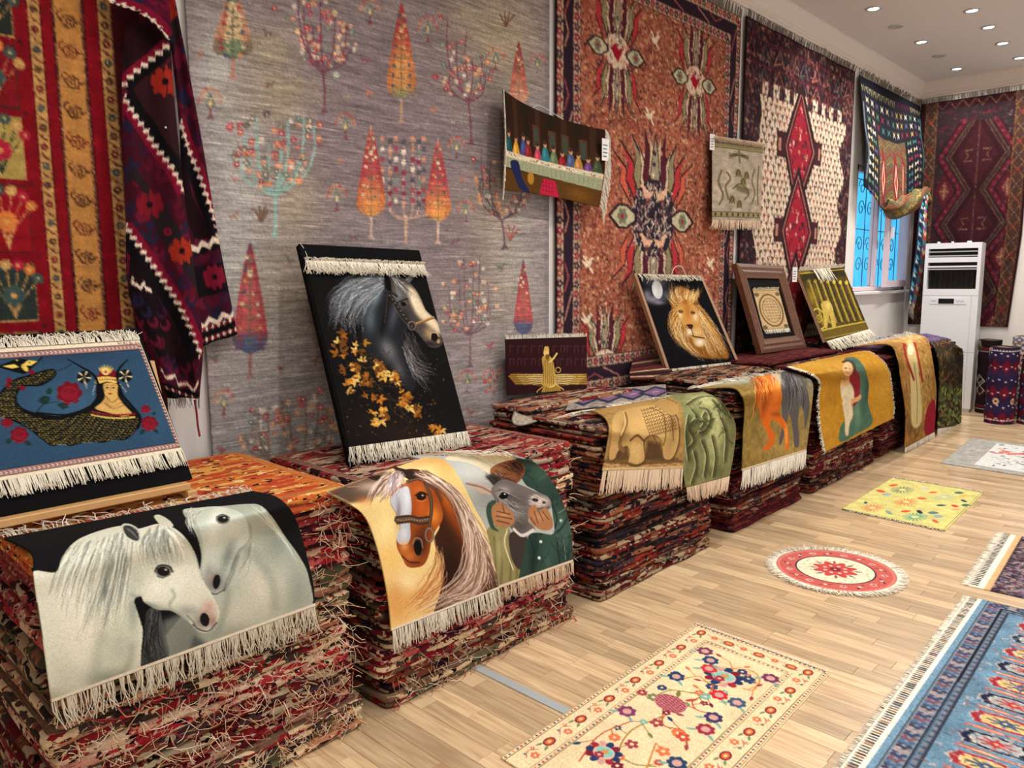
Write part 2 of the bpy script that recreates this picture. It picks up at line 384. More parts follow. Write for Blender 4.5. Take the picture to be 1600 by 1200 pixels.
class Canvas:
    """w x h raster covering art coordinates 0..W, 0..H (y down); T maps caller coordinates to art coordinates"""
    def __init__(s, w, h, W, H, bg=(128, 128, 128)):
        s.w, s.h, s.W, s.H = int(w), int(h), float(W), float(H)
        s.im = np.empty((s.h, s.w, 3), np.float32); s.im[:] = bg; s.T = None; s.k = s.w/s.W
    def px(s, pts):
        p = np.asarray(pts, float).reshape(-1, 2)
        if s.T is not None: p = s.T(p)
        return p*np.array([s.w/s.W, s.h/s.H])
    def _mask(s, p, pad=0):
        x0 = int(max(0, math.floor(p[:, 0].min())-pad)); x1 = int(min(s.w, math.ceil(p[:, 0].max())+1+pad))
        y0 = int(max(0, math.floor(p[:, 1].min())-pad)); y1 = int(min(s.h, math.ceil(p[:, 1].max())+1+pad))
        if x1 <= x0 or y1 <= y0: return None
        w, h = x1-x0, y1-y0
        T = np.zeros((h, w+1), np.int16)
        q = np.roll(p, -1, axis=0)
        for (ax, ay), (bx, by) in zip(p, q):
            if ay == by: continue
            sg = 1
            if ay > by: ax, ay, bx, by, sg = bx, by, ax, ay, -1
            r0 = max(int(math.ceil(ay-.5)), y0); r1 = min(int(math.ceil(by-.5)), y1)
            if r1 <= r0: continue
            rows = np.arange(r0, r1)
            xi = ax+(rows+.5-ay)*(bx-ax)/(by-ay)
            ci = np.clip(np.ceil(xi-.5).astype(int)-x0, 0, w)
            np.add.at(T, (rows-y0, ci), sg)
        return x0, x1, y0, y1, (np.cumsum(T, axis=1)[:, :w] != 0).astype(np.float32)
    def mask(s, pts, blur=0, sm=0):
        """full size mask of a shape, for clipping"""
        if sm: pts = smooth(pts, sm, True)
        r = s._mask(s.px(pts)); m = np.zeros((s.h, s.w), np.float32)
        if r: m[r[2]:r[3], r[0]:r[1]] = r[4]
        return boxblur(m, blur) if blur else m
    def _blend(s, r, col, a, clip):
        x0, x1, y0, y1, m = r
        m = m*a
        if clip is not None: m = m*clip[y0:y1, x0:x1]
        v = s.im[y0:y1, x0:x1]; v += (np.asarray(col, np.float32)-v)*m[..., None]
    def fill(s, pts, col, a=1., blur=0, clip=None, sm=0):
        if sm: pts = smooth(pts, sm, True)
        r = s._mask(s.px(pts), int(blur*2+2) if blur else 0)
        if r is None: return
        if blur: r = r[:4]+(boxblur(r[4], blur),)
        s._blend(r, col, a, clip)
    def line(s, pts, w, col, a=1., clip=None, sm=0, taper=None, blur=0):
        """w in caller units if no T, else art units; taper=(start,end) factors"""
        if sm: pts = smooth(pts, sm)
        p = s.px(pts)
        if len(p) < 2: return
        t = np.gradient(p, axis=0); n = np.stack([-t[:, 1], t[:, 0]], 1); n /= np.linalg.norm(n, axis=1)[:, None]+1e-9
        hw = np.full(len(p), .5*w*s.k)
        if taper: hw = hw*np.interp(np.linspace(0, 1, len(p)), np.linspace(0, 1, len(taper)), taper)
        hw = np.maximum(hw, .3)[:, None]
        e = (p[-1]-p[-2]); e = e/(np.linalg.norm(e)+1e-9)*hw[-1]; b = (p[1]-p[0]); b = b/(np.linalg.norm(b)+1e-9)*hw[0]
        poly = np.vstack([p[:1]-b*.6, p+n*hw, p[-1:]+e*.6, (p-n*hw)[::-1]])
        r = s._mask(poly, int(blur*2+2) if blur else 0)
        if r is None: return
        if blur: r = r[:4]+(boxblur(r[4], blur),)
        s._blend(r, col, a, clip)
    def ell(s, cx, cy, rx, ry, col, a=1., ang=0., blur=0, clip=None, n=22):
        q = np.linspace(0, 2*math.pi, n, endpoint=False); c, sn = math.cos(ang), math.sin(ang)
        x, y = rx*np.cos(q), ry*np.sin(q)
        s.fill(np.stack([cx+x*c-y*sn, cy+x*sn+y*c], 1), col, a, blur, clip)
    def blob(s, cx, cy, rx, ry, col, a=1., ang=0., clip=None):
        """soft gaussian tone"""
        q = np.linspace(0, 2*math.pi, 16, endpoint=False); c, sn = math.cos(ang), math.sin(ang)
        x, y = 2.2*rx*np.cos(q), 2.2*ry*np.sin(q)
        P = s.px(np.stack([cx+x*c-y*sn, cy+x*sn+y*c], 1)); C = P.mean(0)
        D = P-C; S = D.T@D/len(P)*2/(2.2**2); S += np.eye(2)*1e-3; I = np.linalg.inv(S)
        x0 = int(max(0, P[:, 0].min())); x1 = int(min(s.w, P[:, 0].max()+1)); y0 = int(max(0, P[:, 1].min())); y1 = int(min(s.h, P[:, 1].max()+1))
        if x1 <= x0 or y1 <= y0: return
        X, Y = np.meshgrid(np.arange(x0, x1)+.5-C[0], np.arange(y0, y1)+.5-C[1])
        m = np.exp(-.5*2*(I[0, 0]*X*X+2*I[0, 1]*X*Y+I[1, 1]*Y*Y)).astype(np.float32)
        s._blend((x0, x1, y0, y1, m), col, a, clip)
    def hair(s, g0, g1, n, w, cols, a=.8, jit=.0, clip=None, taper=(1, .9, .2), rs=None, l0=0., l1=1.):
        """n strokes interpolated between guide curves g0 and g1"""
        R = rs or rng; A = smooth(g0, 6); B = smooth(g1, 6)
        m = 22
        def rsmp(c): 
            d = np.r_[0, np.cumsum(np.linalg.norm(np.diff(c, axis=0), axis=1))]; t = np.linspace(0, d[-1], m)
            return np.stack([np.interp(t, d, c[:, 0]), np.interp(t, d, c[:, 1])], 1)
        A, B = rsmp(A), rsmp(B)
        for k in range(n):
            t = R.rand(); c = A*(1-t)+B*t
            c = c+np.cumsum(R.randn(m, 2)*jit, axis=0)+R.randn(2)*jit*2
            i0 = int(l0*m+R.rand()*m*.25); i1 = int(m*(l1-R.rand()*.3))
            if i1-i0 < 4: continue
            s.line(c[i0:i1], w*(.5+R.rand()), cols[R.randint(len(cols))], a*(.5+.5*R.rand()), clip, taper=taper)
    def noise(s, amt, cell=1, rs=None):
        R = rs or rng
        h, w = s.h//cell+1, s.w//cell+1
        n = R.randn(h, w).astype(np.float32); n = np.repeat(np.repeat(n, cell, 0), cell, 1)[:s.h, :s.w]
        s.im *= (1+amt*n)[..., None]
    def weave(s, a=2, seed=0, p=.6):
        """ragged knot edges: neighbouring knots swap colours"""
        R = np.random.RandomState(seed); Y, X = np.mgrid[0:s.h, 0:s.w]; on = R.rand(s.h, s.w) < p
        dy = R.randint(-a, a+1, (s.h, s.w))*on; dx = R.randint(-a, a+1, (s.h, s.w))*on
        s.im = s.im[np.clip(Y+dy, 0, s.h-1), np.clip(X+dx, 0, s.w-1)]
    def blocks(s, cols, cell=(3, 4), p=.5, seed=0, clip=None, a=.8):
        """tiny woven figures as knots of random colour"""
        R = np.random.RandomState(seed); h, w = s.h//cell[0]+1, s.w//cell[1]+1; k = R.randint(len(cols), size=(h, w)); on = (R.rand(h, w) < p)*a*(.5+.5*R.rand(h, w))
        up = lambda v: np.repeat(np.repeat(v, cell[0], 0), cell[1], 1)[:s.h, :s.w]
        m = up(on).astype(np.float32); m = m if clip is None else m*clip
        s.im += (np.asarray(cols, np.float32)[up(k)]-s.im)*m[..., None]
    def final(s, k=2):
        v = s.im[:s.h//k*k, :s.w//k*k].reshape(s.h//k, k, s.w//k, k, 3).mean((1, 3))
        return lin(np.clip(v, 0, 255))
# ---------------------------------------------------------------- rug surfaces
def normals(P):
    du = np.gradient(P, axis=1); dv = np.gradient(P, axis=0); n = np.cross(du, dv)
    return n/(np.linalg.norm(n, axis=2)[..., None]+1e-12)
def sheet_mesh(name, P, col, thick, back=(.1, .07, .05)):
    """P rows from top/back edge to bottom/front edge, columns left to right seen from the front; front faces out"""
    ny, nx = P.shape[:2]
    n = -normals(P)      # front side
    idx = np.arange(ny*nx).reshape(ny, nx)
    F = np.stack([idx[:-1, :-1], idx[1:, :-1], idx[1:, 1:], idx[:-1, 1:]], -1).reshape(-1, 4)
    cu = np.r_[0, np.cumsum(np.linalg.norm(np.diff(P[ny//2], axis=0), axis=1))]; cv = np.r_[0, np.cumsum(np.linalg.norm(np.diff(P[:, nx//2], axis=0), axis=1))]
    UV = np.stack(np.broadcast_arrays(cu[None, :], cv[:, None]), -1).reshape(-1, 2)
    V = [P.reshape(-1, 3)]; C = [np.asarray(col).reshape(-1, 3)]; U = [UV]; k = ny*nx
    ring = np.r_[idx[0, :], idx[1:, -1], idx[-1, -2::-1], idx[-2:0:-1, 0]]
    B = V[0][ring]-n.reshape(-1, 3)[ring]*thick
    m = len(ring); V.append(B); C.append(C[0][ring]*.8); U.append(UV[ring])
    a = np.arange(m); b = (a+1) % m
    F = [F, np.stack([ring[a], ring[b], k+b, k+a], -1)]; k += m
    st = max(1, min(nx, ny)//24)
    ri = np.unique(np.r_[np.arange(0, ny, st), ny-1]); ci = np.unique(np.r_[np.arange(0, nx, st), nx-1])
    Bk = (P-n*thick)[np.ix_(ri, ci)]; h, w = Bk.shape[:2]
    V.append(Bk.reshape(-1, 3)); C.append(np.broadcast_to(np.asarray(back), (h*w, 3))); U.append(UV.reshape(ny, nx, 2)[np.ix_(ri, ci)].reshape(-1, 2))
    j = k+np.arange(h*w).reshape(h, w)
    F.append(np.stack([j[:-1, :-1], j[:-1, 1:], j[1:, 1:], j[1:, :-1]], -1).reshape(-1, 4))
    return mesh_np(name, np.vstack(V), np.vstack(F), True, np.vstack(U), np.vstack(C))
def resample(c, n):
    c = np.asarray(c, float); d = np.r_[0, np.cumsum(np.linalg.norm(np.diff(c, axis=0), axis=1))]
    t = np.linspace(0, d[-1], n); return np.stack([np.interp(t, d, c[:, k]) for k in range(3)], 1)
def loft(guides, ny, nx, us=None, sm=10):
    """surface through guide curves (left to right), each running from the back/top edge to the front/bottom edge"""
    G = [resample(smooth(g, sm), ny) for g in guides]; K = len(G); us = us or list(np.linspace(0, 1, K)); u = np.linspace(0, 1, nx)
    G = np.array(G)
    if K == 2: return G[0][:, None]*(1-u)[None, :, None]+G[1][:, None]*u[None, :, None]
    if K == 3:
        # quadratic through three guides
        a, b, c = us; L0 = (u-b)*(u-c)/((a-b)*(a-c)); L1 = (u-a)*(u-c)/((b-a)*(b-c)); L2 = (u-a)*(u-b)/((c-a)*(c-b))
        return np.einsum('kyd,kx->yxd', G, np.array([L0, L1, L2]))
    out = np.empty((ny, nx, 3)); q = np.vstack([2*G[:1]-G[1:2], G, 2*G[-1:]-G[-2:-1]])
    for i, uu in enumerate(u):
        j = min(max(np.searchsorted(us, uu, side='right')-1, 0), K-2); t = (uu-us[j])/(us[j+1]-us[j]); a, b, c, d = q[j], q[j+1], q[j+2], q[j+3]
        out[:, i] = .5*((2*b)+(c-a)*t+(2*a-5*b+4*c-d)*t*t+(3*b-a-3*c+d)*t**3)
    return out
def px_to_uv(P):
    """photo pixel -> rug coordinate (u right, v down, 0..1): nearest point of the rug surface along that line of sight"""
    ny, nx = P.shape[:2]; sy = max(1, ny//42); sx = max(1, nx//42)
    yi = np.arange(0, ny-sy, sy); xi = np.arange(0, nx-sx, sx)
    Q = project(P); A = Q[np.ix_(yi, xi)]; Du = (Q[np.ix_(yi, xi+sx)]-A); Dv = (Q[np.ix_(yi+sy, xi)]-A)
    C = (A+.5*Du+.5*Dv).reshape(-1, 2); A = A.reshape(-1, 2); Du = Du.reshape(-1, 2); Dv = Dv.reshape(-1, 2)
    UI, VI = np.meshgrid(xi, yi); UI = UI.ravel(); VI = VI.ravel()
    def T(p):
        p = np.asarray(p, float).reshape(-1, 2); out = np.empty_like(p)
        for i in range(0, len(p), 256):
            q = p[i:i+256]; k = ((q[:, None]-C[None])**2).sum(2).argmin(1)
            d = q-A[k]; det = Du[k, 0]*Dv[k, 1]-Du[k, 1]*Dv[k, 0]; det = np.where(np.abs(det) < 1e-6, 1e-6, det)
            s = (d[:, 0]*Dv[k, 1]-d[:, 1]*Dv[k, 0])/det; t = (Du[k, 0]*d[:, 1]-Du[k, 1]*d[:, 0])/det
            out[i:i+256, 0] = (UI[k]+np.clip(s, -8, 9)*sx)/(nx-1); out[i:i+256, 1] = (VI[k]+np.clip(t, -8, 9)*sy)/(ny-1)
        return out
    return T
class Rug:
    """a rug surface with a design canvas in metres (u right, v down) and a pixel lookup"""
    def __init__(s, P, bg=(128, 128, 128), ss=2):
        s.P = P; ny, nx = P.shape[:2]
        s.Wm = float(np.linalg.norm(np.diff(P[ny//2], axis=0), axis=1).sum()); s.Hm = float(np.linalg.norm(np.diff(P[:, nx//2], axis=0), axis=1).sum())
        s.c = Canvas(nx*ss, ny*ss, s.Wm, s.Hm, bg); s.ss = ss
        t = px_to_uv(P); s.T = lambda p: t(p)*np.array([s.Wm, s.Hm])
    def photo(s): s.c.T = s.T; return s.c        # draw with photo pixel coordinates
    def metric(s): s.c.T = None; return s.c      # draw in metres on the rug
    def build(s, name, mat, parent=None, thick=.006):
        return link(name, sheet_mesh(name, s.P, s.c.final(s.ss), thick), mat, parent)
    def edge(s, side):
        return {'top': s.P[0], 'bottom': s.P[-1], 'left': s.P[:, 0], 'right': s.P[:, -1]}[side]
    def outdir(s, side):
        P = s.P; k = 3
        d = {'top': P[0]-P[k], 'bottom': P[-1]-P[-1-k], 'left': P[:, 0]-P[:, k], 'right': P[:, -1]-P[:, -1-k]}[side]
        return d/(np.linalg.norm(d, axis=1)[:, None]+1e-12)
    def normal(s): return -normals(s.P)
def strands(name, C, rad, mat, parent):
    """C (n,m,3) centre lines -> triangular yarns"""
    C = np.asarray(C, float); n, m = C.shape[:2]
    t = np.gradient(C, axis=1); t /= np.linalg.norm(t, axis=2)[..., None]+1e-9
    a = np.where(np.abs(t[:, :1, 2:3]) < .8, np.array([0, 0, 1.]), np.array([1., 0, 0])); a = np.broadcast_to(a, t.shape)
    p = np.cross(t, a); p /= np.linalg.norm(p, axis=2)[..., None]+1e-9; b = np.cross(t, p)
    tp = np.linspace(1, .55, m)[None, :, None]*np.broadcast_to(np.asarray(rad, float).reshape(-1, 1, 1), (n, 1, 1))
    ring = np.stack([C+tp*(math.cos(q)*p+math.sin(q)*b) for q in (0, 2.0944, 4.18879)], 2)   # n,m,3,3
    V = ring.reshape(-1, 3); idx = np.arange(n*m*3).reshape(n, m, 3); F = []
    for k in range(3):
        l = (k+1) % 3; F.append(np.stack([idx[:, :-1, k], idx[:, :-1, l], idx[:, 1:, l], idx[:, 1:, k]], -1).reshape(-1, 4))
    o = link(name, mesh_np(name, V, np.vstack(F), True), mat, parent)
    o['kind'] = 'stuff'
    return o
def fringe(parent, edge, out, length, mat, dens=170, rad=.0016, spread=.25, droop=0., lift=0., seg=4, up=None, name='fringe', floor_z=None, curl=0., clump=0):
    """yarn fringe along an edge polyline; out: unit vectors; droop bends the yarn down"""
    edge = np.asarray(edge, float); d = np.r_[0, np.cumsum(np.linalg.norm(np.diff(edge, axis=0), axis=1))]
    n = max(4, int(d[-1]*dens)); t = np.sort(rng.rand(n))*d[-1]
    if clump:
        c = np.floor(t/clump)*clump+clump*.5; tt = c+(t-c)*.35
    else: tt = t
    base = np.stack([np.interp(t, d, edge[:, k]) for k in range(3)], 1)
    tipb = np.stack([np.interp(tt, d, edge[:, k]) for k in range(3)], 1)-base
    o = np.stack([np.interp(t, d, np.broadcast_to(out, edge.shape)[:, k]) for k in range(3)], 1)
    tan = np.stack([np.interp(t, d, np.gradient(edge, axis=0)[:, k]) for k in range(3)], 1); tan /= np.linalg.norm(tan, axis=1)[:, None]+1e-9
    nor = np.cross(tan, o)
    L = length*(.75+.4*rng.rand(n))[:, None]
    side = (rng.randn(n)*spread)[:, None]; nn = (rng.randn(n)*spread*.35)[:, None]
    s = np.linspace(0, 1, seg); C = np.empty((n, seg, 3))
    ph = rng.rand(n)[:, None]*6.28
    for k, q in enumerate(s):
        C[:, k] = base+o*L*q+tan*side*L*q*q+nor*(nn*L*q)+tipb*q*1.2+np.array([0, 0, -1.])*droop*length*q*q+np.array([0, 0, 1.])*lift*length*q*(1-q)
        if curl: C[:, k] += tan*curl*length*np.sin(ph+q*5)*q
    if floor_z is not None: C[..., 2] = np.maximum(C[..., 2], floor_z+.001+.003*rng.rand(n, 1))
    return strands(name, C, rad*(.7+.6*rng.rand(n)), mat, parent)
ART = {}
def zoom(r, ox, oy, s):
    """draw on rug r with coordinates read from a magnified view of the photo (origin ox,oy, factor s)"""
    o = np.array([ox, oy], float); r.c.T = lambda p: r.T(np.asarray(p, float)/s+o)
    ctr = project(r.P[r.P.shape[0]//2, r.P.shape[1]//2])
    a = r.T(np.array([ctr, ctr+[6, 0], ctr+[0, 6]])); d = .5*(np.linalg.norm(a[1]-a[0])+np.linalg.norm(a[2]-a[0]))/6
    r.c.k = d*r.c.w/r.c.W/s
    return r.c
def metric(r):
    r.c.T = None; r.c.k = r.c.w/r.c.W; return r.c
def grad(c, stops, axis=0):
    n = c.h if axis == 0 else c.w; t = np.linspace(0, 1, n); ps = [s[0] for s in stops]
    col = np.stack([np.interp(t, ps, [s[1][k] for s in stops]) for k in range(3)], -1)
    c.im[:] = col[:, None] if axis == 0 else col[None]
def mottle(c, amt, cell, seed=0, iters=2):
    R = np.random.RandomState(seed)
    h, w = max(2, int(c.h/cell)), max(2, int(c.w/cell)); n = R.randn(h, w)
    yi = np.linspace(0, h-1.001, c.h); xi = np.linspace(0, w-1.001, c.w); y0 = yi.astype(int); x0 = xi.astype(int); fy = (yi-y0)[:, None]; fx = (xi-x0)[None]
    y1 = np.minimum(y0+1, h-1); x1 = np.minimum(x0+1, w-1)
    v = n[np.ix_(y0, x0)]*(1-fy)*(1-fx)+n[np.ix_(y0, x1)]*(1-fy)*fx+n[np.ix_(y1, x0)]*fy*(1-fx)+n[np.ix_(y1, x1)]*fy*fx
    c.im *= (1+amt*v)[..., None].astype(np.float32)
def flower(c, x, y, r, col, core=(214, 180, 110), n=6, a0=0., edge=None, asp=1.):
    for k in range(n):
        q = a0+2*math.pi*k/n; c.ell(x+r*.6*math.cos(q), y+asp*r*.6*math.sin(q), r*.42, asp*r*.36, col, ang=q, n=10)
    if edge: c.ell(x, y, r*.5, r*.5*asp, edge, n=10)
    c.ell(x, y, r*.3, r*.3*asp, core, n=10)
def leaf(c, x, y, L, w, ang, col, vein=None, clip=None):
    t = np.linspace(0, 1, 7); pr = np.sin(np.pi*t)**.8*(1-.25*t); p = np.vstack([np.stack([t*L, pr*w/2], 1), np.stack([t*L, -pr*w/2], 1)[::-1]])
    R = np.array([[math.cos(ang), -math.sin(ang)], [math.sin(ang), math.cos(ang)]]); c.fill(p@R.T+[x, y], col, clip=clip)
    if vein: c.line(np.array([[0, 0], [L*.9, 0]])@R.T+[x, y], w*.1, vein, .7, clip=clip)
# ------------------------------------------------ two white horses
def art_white(r):
    R = np.random.RandomState(1); c = zoom(r, 0, 740, 2.608); c.im[:] = (17, 17, 19)
    right = [(745, 150), (800, 140), (900, 133), (1000, 124), (1060, 130), (1110, 180), (1160, 255), (1220, 340), (1256, 420), (1262, 560), (1080, 640), (690, 780), (660, 700), (690, 640), (760, 560), (820, 500), (815, 400), (820, 330), (800, 250), (770, 200)]
    c.fill(right, (170, 178, 164), sm=6); mk = c.mask(right, sm=6)
    c.blob(1060, 440, 90, 130, (222, 214, 196), .9, clip=mk); c.blob(1130, 300, 60, 120, (134, 146, 134), .75, .5, clip=mk); c.blob(960, 560, 100, 60, (206, 200, 182), .7, clip=mk)
    c.blob(1200, 470, 40, 100, (140, 148, 138), .6, clip=mk); c.line([(1000, 300), (1060, 360), (1110, 450), (1120, 560)], 24, (126, 136, 124), .6, mk, 5, blur=9); c.line([(930, 470), (915, 560), (880, 660)], 16, (110, 118, 108), .6, mk, 5, blur=7); c.blob(760, 650, 70, 70, (110, 116, 110), .8, clip=mk); c.blob(950, 650, 120, 30, (150, 152, 140), .6, clip=mk)
    c.hair([(1000, 128), (1060, 180), (1150, 260), (1180, 330)], [(1060, 130), (1110, 190), (1170, 290), (1230, 400)], 40, 3, [(226, 228, 212), (150, 158, 146)], .6, 1.5, mk, rs=R)
    c.hair([(1010, 280), (1000, 340), (960, 420)], [(1040, 280), (1030, 350), (1000, 440)], 22, 3, [(222, 222, 206), (130, 134, 126)], .6, 1.5, mk, rs=R)
    # dark tail of mane between the two
    c.fill([(548, 508), (600, 535), (625, 560), (600, 600), (583, 640), (570, 585)], (15, 15, 16))
    mane = [(600, 560), (650, 555), (665, 620), (690, 740), (640, 800), (570, 810), (585, 690)]
    c.fill(mane, (60, 62, 62), sm=5); mm = c.mask(mane, sm=5)
    c.hair([(610, 560), (590, 660), (580, 800)], [(650, 560), (640, 660), (680, 770)], 60, 3.5, [(28, 28, 30), (130, 134, 130), (88, 92, 90), (20, 20, 22)], .9, 2, mm, rs=R)
    c.fill([(660, 600), (760, 560), (800, 640), (780, 720), (690, 760), (668, 690)], (120, 126, 118), .8, 6)
    c.fill([(790, 655), (840, 690), (770, 730)], (70, 76, 74), .8, 4)
    # head of the right horse
    hd = [(750, 150), (800, 140), (900, 135), (985, 165), (1012, 230), (1010, 280), (985, 300), (965, 340), (945, 395), (925, 440), (912, 478), (880, 492), (848, 484), (826, 450), (816, 400), (822, 330), (815, 260), (790, 190)]
    c.fill(hd, (196, 204, 190), sm=6); hm = c.mask(hd, sm=6)
    c.blob(850, 250, 28, 90, (232, 234, 222), .9, clip=hm); c.blob(945, 260, 40, 60, (216, 220, 206), .8, clip=hm); c.blob(925, 350, 22, 70, (120, 128, 120), .8, .35, clip=hm)
    c.blob(872, 440, 42, 44, (96, 96, 92), .9, clip=hm); c.blob(850, 410, 18, 40, (150, 146, 138), .8, clip=hm)
    c.line([(985, 300), (962, 335), (942, 390)], 6, (96, 102, 96), .7, sm=5, blur=2); c.line([(1015, 200), (1020, 260), (990, 300)], 5, (130, 138, 128), .7, sm=5, blur=2)
    c.line([(790, 190), (812, 260), (818, 330), (814, 400), (826, 450), (850, 486)], 7, (110, 118, 108), .7, hm, 5, blur=3); c.line([(912, 478), (926, 440), (946, 395), (968, 338)], 9, (70, 76, 70), .8, hm, 5, blur=3); c.line([(972, 330), (952, 395), (930, 445), (912, 482)], 6, (90, 98, 90), .7, sm=5, blur=2)
    c.ell(882, 440, 15, 30, (22, 20, 22), ang=.15); c.line([(858, 450), (866, 418), (884, 408)], 5, (150, 120, 108), .9, sm=5); c.line([(845, 482), (880, 490), (915, 470)], 4, (50, 48, 48), .8, sm=5)
    c.ell(907, 186, 29, 20, (120, 124, 116)); c.ell(908, 186, 22, 14, (26, 24, 24)); c.line([(880, 178), (905, 166), (935, 180)], 5, (54, 54, 52), sm=5); c.ell(914, 181, 5, 3, (190, 196, 196))
    c.hair([(770, 140), (755, 190), (790, 260)], [(850, 140), (790, 180), (800, 240)], 30, 3, [(232, 234, 220), (120, 126, 118)], .8, 1.5, rs=R)
    # left horse
    lh = [(132, 405), (228, 402), (255, 340), (310, 275), (400, 235), (500, 212), (560, 225), (640, 205), (690, 212), (750, 255), (797, 330), (826, 430), (868, 500), (893, 558), (882, 610), (846, 647), (805, 640), (770, 605), (700, 560), (640, 553), (590, 525), (575, 500), (548, 515), (565, 575), (582, 640), (576, 720), (572, 810), (560, 860), (400, 930), (205, 990), (185, 760), (160, 560)]
    c.fill(lh, (216, 216, 198), sm=6); lm = c.mask(lh, sm=6)
    for x, y, rx, ry, col, a in ((480, 700, 60, 90, (176, 182, 166), .8), (250, 820, 60, 90, (190, 192, 172), .7), (440, 830, 100, 40, (120, 128, 116), .7), (540, 560, 22, 80, (150, 158, 146), .8), (330, 620, 90, 120, (232, 228, 208), .8), (280, 450, 70, 90, (232, 230, 212), .8), (560, 440, 40, 60, (186, 192, 176), .7), (640, 470, 50, 40, (234, 234, 220), .8), (720, 450, 40, 80, (226, 226, 210), .8), (760, 560, 50, 24, (150, 152, 144), .8), (600, 540, 60, 14, (140, 146, 134), .8), (700, 350, 60, 30, (190, 196, 182), .6), (220, 920, 60, 40, (140, 146, 126), .6)):
        c.blob(x, y, rx, ry, col, a, clip=lm)
    c.line([(826, 430), (800, 340), (752, 262)], 8, (150, 156, 146), .7, lm, 5, blur=3); c.line([(590, 525), (640, 550), (700, 558), (770, 602)], 9, (110, 116, 106), .7, lm, 5, blur=3); c.line([(420, 640), (400, 740), (380, 880)], 26, (150, 156, 142), .6, lm, 5, blur=9); c.line([(540, 690), (530, 760), (480, 850)], 16, (130, 138, 124), .6, lm, 5, blur=6)
    c.line([(700, 470), (712, 500), (690, 530), (700, 556)], 7, (150, 154, 144), .8, lm, 5, blur=2); c.line([(530, 490), (560, 500), (578, 500)], 8, (140, 146, 134), .7, lm, 5, blur=3)
    c.blob(850, 545, 26, 30, (196, 156, 138), .9, clip=lm); c.blob(820, 600, 34, 34, (122, 116, 110), .9, clip=lm); c.blob(866, 600, 18, 30, (150, 116, 104), .8, clip=lm)
    c.ell(834, 594, 19, 28, (24, 22, 24), ang=-.2); c.line([(812, 580), (826, 562), (850, 566), (860, 590)], 5, (176, 150, 136), .9, sm=5); c.line([(785, 612), (812, 634), (850, 640), (884, 605)], 5, (70, 60, 58), .9, sm=5); c.line([(760, 575), (790, 605), (800, 632)], 5, (110, 112, 106), .7, sm=5)
    c.hair([(310, 280), (230, 400), (180, 560)], [(520, 235), (480, 420), (440, 690)], 150, 4, [(150, 154, 140), (116, 122, 112), (236, 236, 222), (190, 192, 176), (242, 242, 230)], .75, 2, lm, rs=R)
    c.hair([(440, 240), (400, 420), (300, 700)], [(540, 270), (520, 420), (490, 640)], 60, 4.5, [(110, 116, 108), (140, 144, 132), (238, 238, 224)], .7, 2, lm, rs=R)
    c.line([(432, 430), (430, 480), (424, 520)], 16, (96, 104, 104), .7, lm, 5, taper=(.2, 1, .2), blur=2)
    c.hair([(620, 215), (570, 290), (585, 400)], [(690, 215), (700, 280), (730, 380)], 70, 4, [(150, 156, 144), (240, 240, 228), (120, 126, 116)], .75, 2, lm, rs=R)
    c.hair([(680, 215), (740, 260), (780, 330)], [(660, 215), (700, 270), (740, 400)], 30, 3.5, [(150, 156, 144), (244, 244, 232)], .7, 2, lm, rs=R)
    c.fill([(496, 212), (525, 204), (562, 224), (576, 262), (560, 282), (512, 262)], (200, 202, 186), sm=5); c.fill([(503, 218), (528, 212), (558, 230), (568, 262), (555, 274), (518, 256)], (54, 56, 56), sm=5); c.hair([(505, 220), (540, 250), (560, 275)], [(530, 214), (556, 240), (566, 265)], 10, 3, [(140, 144, 136), (30, 30, 32)], .6, 1, rs=R)
    c.fill([(628, 176), (650, 168), (690, 190), (705, 215), (660, 212)], (206, 206, 188), sm=5)
    c.ell(664, 396, 34, 27, (120, 122, 114), ang=.15); c.ell(666, 398, 26, 19, (24, 22, 22), ang=.15); c.line([(630, 400), (650, 375), (690, 378), (704, 402)], 6, (58, 56, 54), sm=5); c.ell(676, 391, 6, 4, (170, 176, 180)); c.line([(640, 418), (665, 424), (695, 410)], 4, (110, 108, 102), sm=5)
    m = metric(r); m.fill([(0, r.Hm-.012), (r.Wm, r.Hm-.012), (r.Wm, r.Hm), (0, r.Hm)], (226, 216, 196)); c.noise(.03, 2, R)
ART['white'] = art_white
